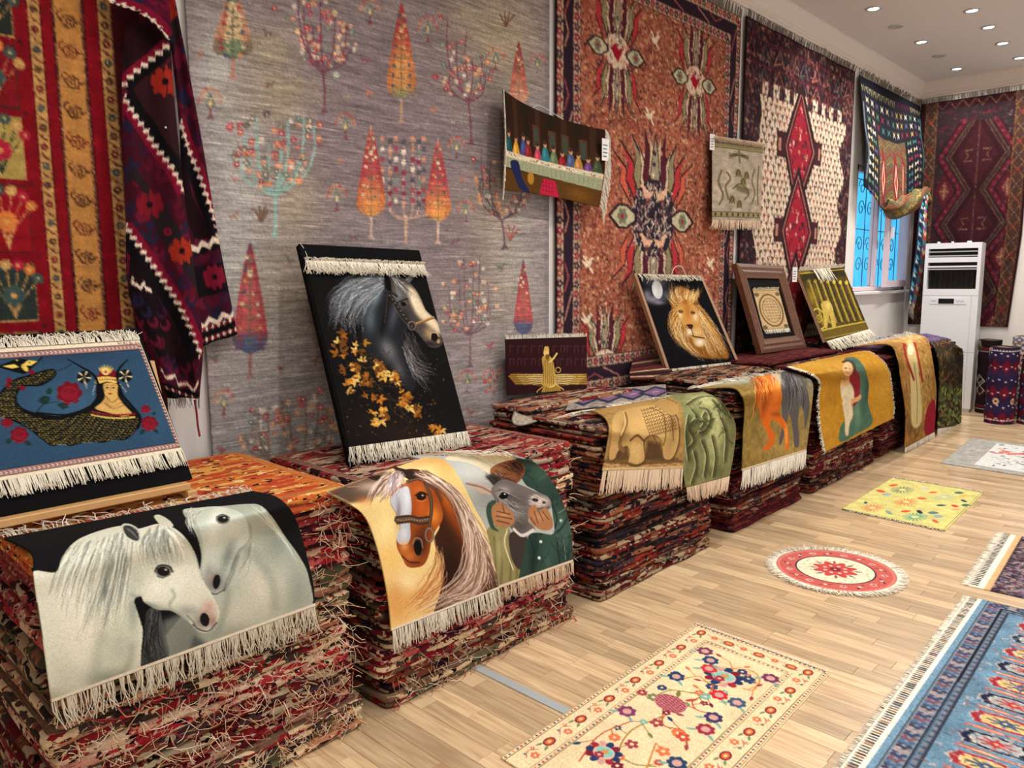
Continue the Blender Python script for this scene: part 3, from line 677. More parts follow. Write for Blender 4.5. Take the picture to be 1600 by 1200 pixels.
# ------------------------------------------------ chestnut horse
def art_brown(r):
    R = np.random.RandomState(2); c = zoom(r, 440, 650, 2.5); c.im[:] = (232, 204, 138)
    for x, y, rx, ry, col, a in ((520, 700, 110, 70, (214, 150, 72), .7), (450, 760, 60, 60, (206, 140, 70), .6), (420, 560, 50, 70, (236, 190, 110), .8), (560, 180, 90, 30, (226, 180, 110), .8), (640, 200, 50, 50, (214, 150, 80), .7), (400, 440, 40, 60, (246, 226, 160), .9), (480, 650, 60, 40, (244, 226, 176), .8), (440, 690, 40, 60, (200, 136, 70), .5)): c.blob(x, y, rx, ry, col, a)
    c.fill([(165, 290), (330, 225), (420, 215), (400, 300), (330, 330), (250, 345), (165, 345)], (70, 54, 46), .95, 6); c.blob(350, 280, 60, 24, (196, 168, 146), .8); c.blob(320, 330, 30, 16, (190, 110, 50), .6)
    neck = [(480, 225), (560, 215), (630, 255), (690, 330), (735, 420), (790, 520), (830, 600), (858, 690), (740, 740), (600, 790), (615, 700), (625, 620), (610, 540), (596, 480), (612, 400)]
    c.fill(neck, (58, 30, 18), sm=6); nm = c.mask(neck, sm=6)
    c.blob(640, 330, 30, 70, (206, 104, 32), .9, -.5, clip=nm); c.blob(690, 450, 26, 110, (170, 74, 22), .7, -.45, clip=nm); c.blob(740, 520, 16, 60, (190, 90, 30), .6, clip=nm); c.blob(650, 600, 40, 80, (34, 18, 14), .8, clip=nm); c.blob(800, 600, 30, 60, (90, 54, 40), .6, clip=nm)
    cheek = [(500, 255), (560, 255), (600, 300), (628, 370), (626, 410), (600, 450), (585, 490), (576, 540), (556, 580), (520, 592), (490, 586), (470, 552), (452, 515), (450, 475), (462, 430), (448, 385), (424, 335), (440, 290)]
    c.fill(cheek, (150, 70, 26), sm=6); cm = c.mask(cheek, sm=6)
    c.blob(590, 390, 30, 40, (232, 140, 50), .9, clip=cm); c.blob(540, 360, 24, 50, (196, 92, 30), .9, clip=cm); c.blob(535, 290, 26, 20, (196, 100, 36), .8, clip=cm); c.blob(560, 440, 24, 30, (90, 40, 20), .7, clip=cm)
    blaze = [(424, 330), (450, 295), (490, 275), (503, 310), (508, 360), (502, 420), (504, 470), (490, 500), (462, 500), (450, 475), (464, 430), (450, 385)]
    c.fill(blaze, (186, 192, 204), sm=6); c.blob(480, 340, 14, 50, (226, 228, 232), .9); c.blob(450, 380, 8, 50, (120, 100, 96), .7); c.blob(478, 460, 14, 26, (220, 222, 226), .8)
    c.blob(500, 550, 36, 30, (196, 110, 50), .9, clip=cm); c.blob(480, 510, 18, 18, (226, 160, 90), .8, clip=cm); c.blob(540, 500, 26, 46, (40, 24, 22), .9, clip=cm); c.blob(520, 575, 30, 14, (120, 56, 30), .8, clip=cm)
    c.ell(532, 515, 15, 30, (14, 10, 10), ang=-.1); c.line([(512, 500), (522, 478), (544, 482), (552, 515)], 5, (150, 120, 110), .8, sm=5); c.line([(470, 545), (500, 570), (540, 572)], 5, (70, 30, 20), .9, sm=5)
    # bridle
    for p, w in (([(448, 408), (500, 402), (540, 410), (580, 404)], 26), ([(560, 262), (580, 310), (585, 370), (576, 430)], 13), ([(490, 258), (530, 246), (570, 262)], 11), ([(560, 262), (600, 290), (625, 330)], 9)):
        c.line(p, w, (62, 44, 34), sm=5); c.line(p, w*.45, (120, 92, 70), .7, sm=5)
    for k in range(12): c.ell(456+k*10.5, 406+3*math.sin(k), 3, 3, (160, 130, 100))
    q = np.linspace(0, 6.3, 20); c.line(np.stack([578+15*np.cos(q), 466+26*np.sin(q)], 1), 6, (80, 70, 64)); c.line(np.stack([577+15*np.cos(q), 464+26*np.sin(q)], 1), 2, (190, 180, 170), .8)
    c.ell(546, 316, 19, 14, (30, 16, 12)); c.line([(524, 312), (545, 298), (570, 308)], 6, (40, 20, 14), sm=5); c.ell(551, 311, 4, 3, (220, 210, 200)); c.line([(528, 330), (548, 334), (566, 326)], 4, (210, 130, 70), .7, sm=4)
    c.fill([(332, 236), (365, 256), (405, 248), (395, 220)], (120, 84, 62), sm=4); c.fill([(338, 240), (370, 252), (396, 246), (388, 232)], (40, 28, 24), sm=4)
    c.fill([(432, 198), (470, 205), (515, 220), (520, 246), (480, 240)], (44, 28, 22), sm=4)
    # mane and forelock
    hc = [(222, 200, 184), (176, 146, 126), (120, 84, 66), (240, 224, 208), (90, 56, 42)]
    c.hair([(430, 210), (380, 260), (330, 360)], [(470, 225), (440, 280), (405, 330)], 50, 4, hc, .85, 2, rs=R)
    c.hair([(440, 215), (420, 270), (400, 340)], [(475, 225), (475, 280), (455, 320)], 40, 4, [(206, 188, 184), (150, 130, 130), (90, 72, 76), (236, 226, 222)], .85, 2, rs=R)
    c.hair([(560, 215), (680, 300), (760, 430), (830, 560), (862, 690)], [(520, 225), (640, 290), (700, 400), (740, 560), (800, 720)], 150, 4.5, hc, .85, 2.5, rs=R)
    c.hair([(690, 330), (720, 460), (700, 600), (600, 690), (470, 740)], [(780, 480), (800, 600), (760, 700), (660, 740), (540, 800)], 80, 4.5, hc[:4], .8, 3, rs=R)
    c.hair([(600, 480), (615, 560), (560, 660), (450, 760)], [(640, 600), (620, 680), (560, 740), (500, 800)], 50, 3.5, [(196, 130, 70), (226, 190, 140), (150, 90, 50)], .7, 3, rs=R)
    m = metric(r); m.fill([(0, r.Hm-.01), (r.Wm, r.Hm-.01), (r.Wm, r.Hm), (0, r.Hm)], (222, 208, 190)); c.noise(.03, 2, R)
ART['brown'] = art_brown
# ------------------------------------------------ man and donkey
def art_donkey(r):
    R = np.random.RandomState(3); c = zoom(r, 440, 650, 2.5); c.im[:] = (176, 180, 176)
    c.blob(760, 240, 60, 60, (196, 196, 190), .8); c.blob(800, 330, 60, 60, (140, 146, 142), .7); c.fill([(780, 560), (960, 620), (960, 720), (760, 720)], (120, 118, 100), .8, 8)
    kh = [(800, 450), (880, 430), (900, 480), (930, 560), (945, 650), (860, 690), (800, 680)]
    c.fill(kh, (138, 130, 86), sm=5); km = c.mask(kh, sm=5)
    for x in (830, 855, 890, 915): c.line([(x, 470), (x+6, 560), (x+2, 660)], 9, (90, 82, 52), .6, km, 5, blur=2)
    c.blob(850, 520, 20, 60, (180, 170, 120), .6, clip=km)
    c.fill([(895, 455), (955, 455), (950, 540), (944, 600), (910, 580), (890, 510)], (60, 50, 46), sm=5); c.line([(882, 440), (872, 500), (905, 600)], 5, (214, 204, 170), sm=5)
    coat = [(912, 172), (960, 172), (1015, 190), (1070, 262), (1112, 350), (1136, 450), (1150, 600), (940, 670), (942, 560), (962, 470), (1000, 455), (1060, 460), (1060, 400), (1044, 330), (990, 290), (948, 262)]
    c.fill(coat, (44, 66, 58), sm=5); cm = c.mask(coat, sm=5)
    c.blob(1080, 430, 50, 60, (74, 100, 88), .8, clip=cm); c.blob(1010, 230, 40, 40, (62, 88, 74), .7, clip=cm); c.blob(1040, 560, 30, 90, (62, 90, 78), .6, clip=cm); c.blob(980, 560, 16, 90, (26, 42, 38), .8, clip=cm); c.blob(1090, 310, 12, 60, (24, 36, 34), .8, -.4, clip=cm)
    for p in ([(1060, 460), (1090, 440), (1120, 390)], [(1050, 330), (1075, 400), (1060, 450)], [(970, 470), (985, 540), (975, 650)], [(1075, 480), (1085, 560), (1100, 620)]): c.line(p, 6, (22, 36, 34), .8, cm, 5, blur=1)
    for p in ([(1080, 380), (1110, 360)], [(1010, 200), (1050, 240)], [(1100, 480), (1110, 560)]): c.line(p, 3, (130, 152, 140), .7, cm)
    c.fill([(806, 342), (838, 332), (828, 420), (850, 450), (818, 436), (800, 380)], (50, 76, 66), sm=4)
    for x, y in ((1006, 553), (1091, 408), (1012, 490)): c.ell(x, y, 6, 6, (214, 220, 212))
    # turban and head
    c.fill([(640, 168), (700, 140), (780, 128), (850, 132), (905, 160), (880, 180), (830, 205), (812, 222), (770, 200), (720, 180)], (228, 216, 184), sm=5)
    c.hair([(680, 150), (740, 170), (810, 210)], [(850, 132), (880, 150), (890, 170)], 30, 5, [(244, 236, 214), (190, 172, 130)], .6, 2, rs=R)
    hd = [(818, 205), (870, 178), (925, 172), (948, 200), (944, 235), (912, 266), (870, 262), (842, 246), (822, 240)]
    c.fill(hd, (146, 92, 58), sm=5); hm = c.mask(hd, sm=5); c.blob(850, 215, 24, 16, (186, 126, 84), .8, clip=hm); c.blob(925, 215, 16, 40, (60, 36, 26), .8, clip=hm); c.blob(890, 255, 24, 10, (80, 48, 34), .7, clip=hm)
    c.hair([(840, 195), (880, 215), (940, 235)], [(930, 172), (946, 200), (944, 230)], 40, 5, [(40, 24, 18), (96, 58, 38), (60, 36, 26)], .7, 2, hm, rs=R); c.hair([(825, 225), (860, 250), (910, 264)], [(840, 210), (870, 235), (925, 250)], 26, 4, [(70, 40, 26), (190, 130, 90), (50, 30, 22)], .6, 2, hm, rs=R)
    for k in range(60): x, y = 950+R.rand()*190, 190+R.rand()*440; c.line([(x, y), (x+R.randn()*10, y+16), (x+R.randn()*16, y+40)], 5, [(24, 40, 36), (84, 110, 98), (30, 50, 44)][k % 3], .5, cm, 4, blur=1)
    # donkey
    c.fill([(715, 262), (760, 262), (822, 282), (830, 306), (780, 300)], (196, 170, 156), sm=4); c.line([(722, 264), (780, 278), (822, 300)], 6, (120, 100, 92), .8, sm=4)
    c.fill([(795, 235), (830, 225), (856, 256), (830, 275)], (40, 34, 32), .9, 2); c.hair([(790, 230), (820, 250), (850, 270)], [(850, 240), (870, 250), (870, 270)], 20, 3, [(30, 26, 26), (90, 84, 80)], .8, 2, rs=R)
    dk = [(826, 275), (868, 248), (930, 268), (985, 292), (1034, 312), (1052, 336), (1048, 362), (1010, 372), (975, 380), (964, 410), (990, 440), (960, 462), (925, 462), (888, 430), (862, 380), (838, 335), (820, 300)]
    c.fill(dk, (112, 106, 104), sm=5); dm = c.mask(dk, sm=5)
    c.blob(1010, 335, 36, 20, (214, 200, 188), .95, clip=dm); c.blob(865, 290, 26, 16, (186, 180, 176), .8, clip=dm); c.blob(930, 330, 40, 26, (90, 84, 84), .7, clip=dm); c.blob(930, 430, 34, 34, (74, 66, 64), .8, clip=dm); c.blob(900, 370, 24, 30, (140, 132, 128), .7, clip=dm)
    c.hair([(840, 280), (900, 320), (960, 340)], [(850, 330), (900, 380), (950, 420)], 150, 3, [(160, 154, 150), (60, 54, 54), (196, 190, 184), (84, 78, 76)], .6, 2, dm, rs=R); c.hair([(985, 300), (1010, 330), (1040, 350)], [(960, 340), (990, 350), (1030, 364)], 40, 3, [(230, 220, 212), (150, 136, 128)], .6, 2, dm, rs=R)
    c.ell(866, 311, 19, 14, (12, 10, 10)); c.ell(872, 305, 4, 3, (230, 230, 230)); c.line([(845, 312), (862, 294), (890, 304)], 5, (196, 188, 182), .7, sm=4)
    c.ell(990, 328, 13, 7, (50, 40, 40), ang=.2); c.ell(1024, 338, 8, 5, (60, 48, 46)); c.line([(985, 366), (1015, 360), (1045, 356)], 4, (90, 74, 70), sm=4); c.line([(905, 440), (940, 466), (985, 444)], 9, (226, 220, 214), .9, sm=5)
    def hand(poly, knuck):
        c.fill(poly, (168, 116, 78), sm=5); m = c.mask(poly, sm=5); c.blob(*np.mean(poly, 0), 24, 16, (202, 148, 104), .7, clip=m)
        for a, b in knuck: c.line([a, b], 4, (84, 50, 34), .8, m)
    hand([(824, 352), (858, 338), (882, 360), (906, 384), (908, 418), (878, 434), (838, 426), (822, 396)], [((842, 372), (894, 384)), ((838, 390), (900, 402)), ((840, 408), (890, 420)), ((862, 344), (870, 376))])
    hand([(966, 362), (990, 346), (1006, 372), (1030, 356), (1056, 400), (1056, 438), (1020, 446), (980, 424), (964, 396)], [((985, 372), (1002, 420)), ((1000, 366), (1022, 410)), ((1018, 372), (1042, 404)), ((972, 396), (992, 426))])
    m = metric(r); m.fill([(0, r.Hm-.012), (r.Wm, r.Hm-.012), (r.Wm, r.Hm), (0, r.Hm)], (214, 196, 172)); c.noise(.03, 2, R)
ART['donkey'] = art_donkey
# ------------------------------------------------ dark horse with autumn leaves
def art_blackhorse(r):
    R = np.random.RandomState(4); c = zoom(r, 450, 360, 3.); c.im[:] = (13, 12, 13)
    c.blob(560, 960, 260, 70, (40, 26, 18), .8); c.blob(400, 880, 120, 80, (32, 20, 14), .7)
    neck = [(350, 225), (450, 208), (520, 250), (556, 330), (580, 420), (540, 500), (560, 600), (600, 720), (560, 750), (480, 650), (390, 590), (345, 520), (356, 400), (300, 320)]
    c.fill(neck, (26, 28, 32), sm=6); nm = c.mask(neck, 3, 6)
    for x, y, rx, ry, col, a, g in ((415, 300, 24, 80, (132, 152, 160), .85, .35), (385, 420, 28, 60, (86, 98, 106), .8, 0), (470, 560, 34, 60, (120, 118, 120), .8, -.5), (520, 650, 22, 50, (96, 92, 92), .7, -.4), (495, 400, 20, 70, (70, 76, 84), .8, .2), (448, 440, 10, 60, (10, 10, 12), .8, .2)): c.blob(x, y, rx, ry, col, a, g, clip=nm)
    face = [(478, 218), (540, 226), (592, 270), (626, 330), (645, 375), (694, 420), (727, 478), (727, 520), (704, 547), (664, 546), (640, 522), (600, 475), (556, 444), (515, 392), (486, 330)]
    c.fill(face, (66, 60, 58), sm=6); fm = c.mask(face, 1, 6)
    hl = [(556, 262), (600, 288), (628, 340), (662, 390), (704, 432), (727, 480), (706, 486), (650, 440), (604, 396), (572, 330)]
    c.fill(hl, (222, 202, 170), .95, 5, fm, 5); c.blob(520, 300, 24, 40, (120, 128, 132), .7, clip=fm); c.blob(660, 480, 24, 30, (176, 146, 104), .8, clip=fm); c.blob(660, 532, 30, 12, (30, 24, 20), .8, clip=fm); c.blob(550, 400, 20, 40, (34, 32, 34), .8, -.5, clip=fm); c.blob(585, 330, 8, 40, (240, 226, 200), .7, -.4, clip=fm)
    c.ell(684, 500, 16, 21, (16, 10, 8), ang=-.4); c.line([(664, 508), (672, 482), (694, 480), (706, 498)], 4, (230, 200, 150), .8, sm=5); c.line([(648, 520), (680, 540), (715, 530)], 4, (40, 28, 20), sm=5); c.ell(704, 520, 8, 10, (200, 160, 110), .7)
    c.ell(540, 345, 14, 10, (10, 8, 8), ang=.5); c.line([(522, 340), (540, 330), (558, 345)], 4, (120, 110, 104), .8, sm=4)
    c.fill([(448, 205), (460, 192), (482, 240), (486, 290), (455, 270)], (8, 8, 9)); c.fill([(546, 232), (585, 196), (586, 226), (570, 246)], (92, 92, 94)); c.line([(556, 234), (584, 202)], 4, (150, 150, 150), .8)
    c.hair([(480, 215), (540, 260), (600, 320)], [(500, 212), (520, 280), (545, 330)], 50, 3, [(150, 148, 146), (60, 58, 58), (20, 20, 22), (200, 196, 190)], .8, 2, rs=R)
    for p, w in (([(462, 285), (500, 340), (545, 410), (595, 460)], 17), ([(455, 290), (490, 295), (512, 310)], 12), ([(500, 345), (530, 330), (560, 320)], 8), ([(470, 290), (465, 360), (455, 440)], 10)):
        c.line(p, w, (16, 13, 13), sm=6); c.line(np.array(p)+[-2, -3], 2.5, (116, 106, 96), .7, sm=6)
    q = np.linspace(0, 6.3, 20); c.line(np.stack([580+17*np.cos(q), 447+20*np.sin(q)], 1), 4, (130, 122, 110), .9)
    c.line([(598, 440), (640, 424), (682, 408)], 13, (120, 84, 46), sm=5); c.line([(598, 436), (640, 420), (682, 405)], 4, (206, 166, 104), .9, sm=5)
    for k in range(9): c.ell(476+k*13, 306+k*18, 3, 3, (150, 140, 124), .8)
    hc = [(150, 156, 162), (84, 90, 96), (206, 208, 210), (50, 54, 58), (116, 122, 128)]
    c.hair([(450, 212), (330, 215), (220, 280), (185, 350)], [(440, 260), (330, 290), (260, 350), (220, 470)], 110, 3, hc, .85, 3, rs=R)
    c.hair([(440, 240), (300, 300), (230, 390), (250, 470)], [(440, 280), (370, 350), (340, 430), (345, 520)], 90, 3, hc, .85, 3, rs=R)
    c.hair([(350, 220), (250, 300), (190, 400), (180, 440)], [(380, 240), (300, 330), (290, 420), (310, 500)], 40, 2.5, hc, .8, 4, rs=R)
    c.hair([(540, 520), (580, 600), (650, 640), (712, 655)], [(560, 560), (590, 660), (640, 720), (680, 770)], 80, 3, [(110, 106, 106), (60, 58, 58), (170, 166, 164), (34, 32, 32)], .8, 3, rs=R)
    c.hair([(540, 480), (560, 560), (620, 640)], [(580, 480), (620, 560), (690, 640)], 40, 2.5, [(120, 116, 116), (50, 48, 48)], .6, 3, rs=R)
    # vine
    for k in range(60):
        x = 240+R.rand()*330; y = 520+(x-240)*.95+R.randn()*60
        c.line([(x, y), (x+30+R.randn()*20, y+30+R.randn()*20), (x+70+R.randn()*25, y+50+R.randn()*30)], 3, (30, 22, 16) if k % 2 else (70, 54, 34), .7, sm=4)
    lc = [(206, 136, 42), (232, 176, 80), (160, 94, 30), (186, 112, 34), (110, 66, 24), (240, 196, 110), (140, 84, 30)]
    spots = [(248, 490), (255, 520), (300, 550), (265, 590), (270, 650), (310, 640), (340, 630), (330, 670), (290, 740), (300, 700), (350, 730), (395, 715), (420, 620), (440, 640), (415, 660), (470, 660), (490, 690), (515, 695), (360, 770), (400, 790), (430, 800), (400, 845), (450, 850), (440, 885), (470, 860), (550, 780), (565, 800), (540, 820), (600, 850), (580, 840), (720, 925), (690, 935), (340, 560), (230, 560), (380, 690)]
    for x, y in spots:
        for k in range(R.randint(2, 5)):
            a = R.rand()*6.28; L = 18+R.rand()*22; px, py = x+R.randn()*11, y+R.randn()*11; cc = np.array(lc[R.randint(len(lc))])
            for da, f in ((-.95, .8), (.95, .8), (0, 1.15)): leaf(c, px, py, L*f, L*.42, a+da, cc*(.8+.25*R.rand()), (84, 50, 18))
    for k in range(150):
        x = 250+R.rand()*480; y = 560+R.rand()*400
        if y < 460+(x-250)*.75 and x < 640: continue
        leaf(c, x, y, 6+R.rand()*10, 6, R.rand()*6.28, [(84, 58, 26), (60, 44, 26), (110, 74, 30), (40, 32, 24)][R.randint(4)])
    m = metric(r); c.noise(.05, 2, R)
ART['blackhorse'] = art_blackhorse
# ------------------------------------------------ snake queen
def art_snake(r):
    R = np.random.RandomState(5); c = zoom(r, 0, 480, 3.158); o = np.array([0, 480.])
    z = lambda x, y: r.T(np.array([[x, y]])/3.158+o)[0]
    tr, br, otr, obr = z(692, 209), z(858, 668), z(718, 180), z(893, 690); m = metric(r)
    u1 = (tr[0]+br[0])/2; v0, v1 = tr[1], br[1]; U1 = min((otr[0]+obr[0])/2, r.Wm-.004); V0, V1 = otr[1], obr[1]; u0 = r.Wm-u1; U0 = r.Wm-U1
    m.im[:] = (228, 217, 188)
    m.fill([(U0, V0), (U1, V0), (U1, V1), (U0, V1)], (150, 112, 108))
    d = .011
    def braid(x0, y0, x1, y1):
        L = math.hypot(x1-x0, y1-y0); n = int(L/d); t = np.array([x1-x0, y1-y0])/L; nn = np.array([-t[1], t[0]]); w = abs(u1-U1)*.42
        for k in range(n):
            p = np.array([x0, y0])+t*(k+.5)*d
            m.line([p-nn*w-t*d*.45, p, p+nn*w-t*d*.45], d*.42, (222, 196, 184)); m.line([p-nn*w-t*d*.05, p+t*d*.4, p+nn*w-t*d*.05], d*.16, (70, 34, 40))
    cu, cvt, cvb = (u1+U1)/2, (v0+V0)/2, (v1+V1)/2
    braid(U0, cvt, U1, cvt); braid(U0, cvb, U1, cvb); braid(cu, V0, cu, V1); braid(r.Wm-cu, V0, r.Wm-cu, V1)
    for e in (.0, 1.): 
        q = [(U0, V0), (U1, V0), (U1, V1), (U0, V1), (U0, V0)]; m.line(q, .003, (60, 34, 40))
    m.fill([(u0, v0), (u1, v0), (u1, v1), (u0, v1)], (44, 72, 98)); m.line([(u0, v0), (u1, v0), (u1, v1), (u0, v1), (u0, v0)], .004, (24, 26, 34))
    fm = m.mask([(u0, v0), (u1, v0), (u1, v1), (u0, v1)])
    c = zoom(r, 0, 480, 3.158); c.blob(350, 480, 200, 120, (58, 92, 120), .7, clip=fm); c.blob(300, 240, 300, 30, (36, 56, 80), .6, clip=fm); c.blob(780, 560, 60, 100, (52, 84, 112), .6, clip=fm)
    # inscription on the upper web
    for k in range(14):
        x = 575+k*9.5; c.line([(x, 172), (x, 184)] if k % 3 else [(x, 173), (x+6, 173), (x+6, 184)], 3, (96, 40, 70))
        if k % 2: c.line([(x, 184), (x+6, 183)], 3, (96, 40, 70))
    body = [(-60, 560), (-20, 470), (0, 420), (60, 362), (150, 332), (255, 304), (276, 338), (205, 388), (125, 392), (94, 415), (82, 450), (104, 492), (175, 520), (300, 536), (415, 505), (472, 452), (488, 380), (510, 368), (576, 366), (592, 430), (640, 490), (688, 540), (680, 592), (625, 650), (560, 655), (500, 668), (430, 664), (350, 684), (300, 672), (255, 685), (190, 640), (140, 600), (60, 560), (0, 540)]
    c.fill(body, (12, 13, 16), sm=4)
    sc = [(-50, 545), (-10, 470), (8, 424), (62, 368), (150, 340), (255, 310), (268, 335), (200, 378), (120, 384), (84, 412), (72, 450), (95, 500), (170, 540), (300, 552), (420, 520), (470, 512), (600, 548), (676, 540), (672, 590), (620, 645), (500, 662), (350, 678), (255, 678), (190, 632), (130, 590), (60, 552)]
    sm_ = c.mask(sc, sm=4)
    for j in range(38):
        for i in range(42):
            x = -50+i*18+(j % 2)*9; y = 296+j*10.5; g = c.px([(x, y)])[0]
            if 0 <= g[0] < c.w and 0 <= g[1] < c.h and sm_[int(g[1]), int(g[0])] > .5: c.line([(x-8, y-2), (x-3, y+5), (x+4, y+4), (x+8, y-3)], 1.7, (206, 178, 86), .95, sm_, taper=(.5, 1.3, .5))
    skin = [(508, 384), (540, 372), (578, 384), (578, 428), (600, 470), (640, 512), (648, 528), (600, 540), (530, 520), (468, 500), (500, 470), (516, 440)]
    c.fill(skin, (202, 162, 92), sm=4)
    for y, col in ((516, (130, 22, 36)), (532, (206, 176, 84))):
        for k in range(18): c.ell(455+k*12, y+k*.6-10*math.sin(k/17*3.14)*-1, 6, 6, col, n=8); 
    for (a, b, d_), col in ((((520, 440), (550, 470), (590, 440)), (60, 34, 24)), (((515, 455), (552, 492), (605, 462)), (150, 100, 40)), (((510, 470), (556, 500), (615, 480)), (60, 34, 24))): c.line([a, b, d_], 4, col, sm=6)
    for x in (527, 558): c.ell(x, 398, 7, 3.5, (24, 16, 14)); c.line([(x-11, 388), (x, 384), (x+10, 388)], 3, (24, 16, 14), sm=3)
    c.line([(545, 392), (540, 412), (548, 414)], 2.5, (120, 80, 44)); c.ell(541, 427, 9, 4, (110, 16, 28))
    c.fill([(478, 350), (490, 312), (545, 300), (575, 322), (576, 352)], (110, 18, 30)); c.fill([(470, 352), (520, 342), (582, 352), (578, 376), (525, 368), (474, 382)], (214, 182, 96), sm=3)
    for k in range(9): c.ell(480+k*12, 362-6*math.sin(k/8*3.14), 4, 4, (110, 18, 30), n=8)
    for a in np.linspace(-2.3, -.8, 6): leaf(c, 520, 338, 56, 15, a, (216, 186, 104), (40, 30, 20))
    c.ell(520, 318, 13, 17, (230, 206, 130)); c.ell(520, 320, 6, 8, (150, 30, 36))
    c.line([(334, 258), (400, 296), (455, 330), (480, 372), (478, 420)], 15, (10, 10, 12), sm=6, taper=(.5, 1, 1.1, .9)); c.line([(630, 258), (592, 296), (576, 330), (580, 370)], 15, (10, 10, 12), sm=6, taper=(.5, 1, 1, .9))
    c.line([(582, 372), (600, 430), (650, 490), (690, 545), (676, 600)], 16, (10, 10, 12), sm=6); c.line([(480, 400), (476, 450), (430, 496), (320, 530), (180, 520)], 15, (10, 10, 12), sm=6)
    for x, y in ((413, 346), (616, 340)):
        for k in range(10):
            a = k*.628; c.fill([(x, y), (x+34*math.cos(a), y+32*math.sin(a)), (x+34*math.cos(a+.4), y+32*math.sin(a+.4))], (222, 206, 160) if k % 2 == 0 else (16, 16, 20))
            c.fill([(x, y), (x+34*math.cos(a+.3), y+32*math.sin(a+.3)), (x+34*math.cos(a+.63), y+32*math.sin(a+.63))], (16, 16, 20))
        c.line([(x+8, y+30), (x+16, y+56)], 4, (206, 190, 150)); c.line([(x+6, y+58), (x+24, y+60)], 4, (120, 30, 30))
    for k in range(7): c.ell(590+k*5, 380+k*6, 2.5, 2.5, (226, 220, 200), n=6); c.ell(466-k*1.5, 388+k*7, 2.5, 2.5, (226, 220, 200), n=6)
    # snake's head with hat
    c.fill([(-30, 300), (30, 276), (85, 254), (150, 262), (182, 268), (210, 238), (206, 256), (160, 300), (120, 332), (60, 318), (0, 300)], (12, 12, 15)); c.fill([(10, 292), (70, 282), (95, 296), (60, 304)], (224, 196, 96)); c.fill([(105, 288), (140, 262), (185, 268), (150, 290)], (224, 196, 96)); c.ell(122, 300, 12, 22, (214, 186, 90), ang=-.7); c.ell(84, 262, 5, 5, (214, 186, 90)); c.ell(145, 274, 4, 4, (40, 30, 20))
    c.line([(268, 322), (320, 300), (355, 280)], 4, (14, 14, 18), sm=4)
    for x, y in ((45, 360), (40, 385), (110, 400), (155, 322)): c.ell(x, y, 15, 12, (112, 18, 34))
    def rose(x, y, rr, ry=None):
        ry = ry or rr
        for a in np.linspace(0, 6.28, 8)[:-1]: c.ell(x+rr*.55*math.cos(a), y+ry*.55*math.sin(a), rr*.5, ry*.45, (106, 16, 30), ang=a)
        c.ell(x, y, rr*.7, ry*.7, (128, 22, 38)); 
        for k in range(3): c.line([(x-rr*.5+k*5, y-ry*.2+k*6), (x, y-ry*.45+k*8), (x+rr*.5-k*4, y-ry*.1+k*4)], 3, (72, 8, 20), sm=4)
        c.line([(x-rr*.8, y+ry*.6), (x, y+ry*.95), (x+rr*.8, y+ry*.5)], 2.5, (190, 120, 120), .7, sm=4)
    for x, y, L, w, a in ((250, 450, 66, 46, 2.9), (300, 470, 40, 24, 1.2), (280, 480, 60, 30, .2), (230, 430, 40, 30, -.9), (715, 600, 40, 22, 2.4), (755, 600, 34, 20, .7), (720, 540, 30, 18, 2.2), (60, 650, 40, 26, 2.6), (120, 660, 40, 24, .5), (100, 590, 30, 20, -.8), (745, 530, 26, 16, -.4)): leaf(c, x, y, L, w, a, (24, 46, 44), (60, 84, 70))
    c.line([(180, 518), (215, 480), (290, 465)], 6, (20, 34, 34), sm=4)
    rose(340, 424, 62, 52); rose(735, 574, 42, 34); rose(716, 504, 25, 19); rose(95, 630, 45, 38); rose(35, 570, 30, 22)
    c.noise(.04, 2, R)
ART['snake'] = art_snake
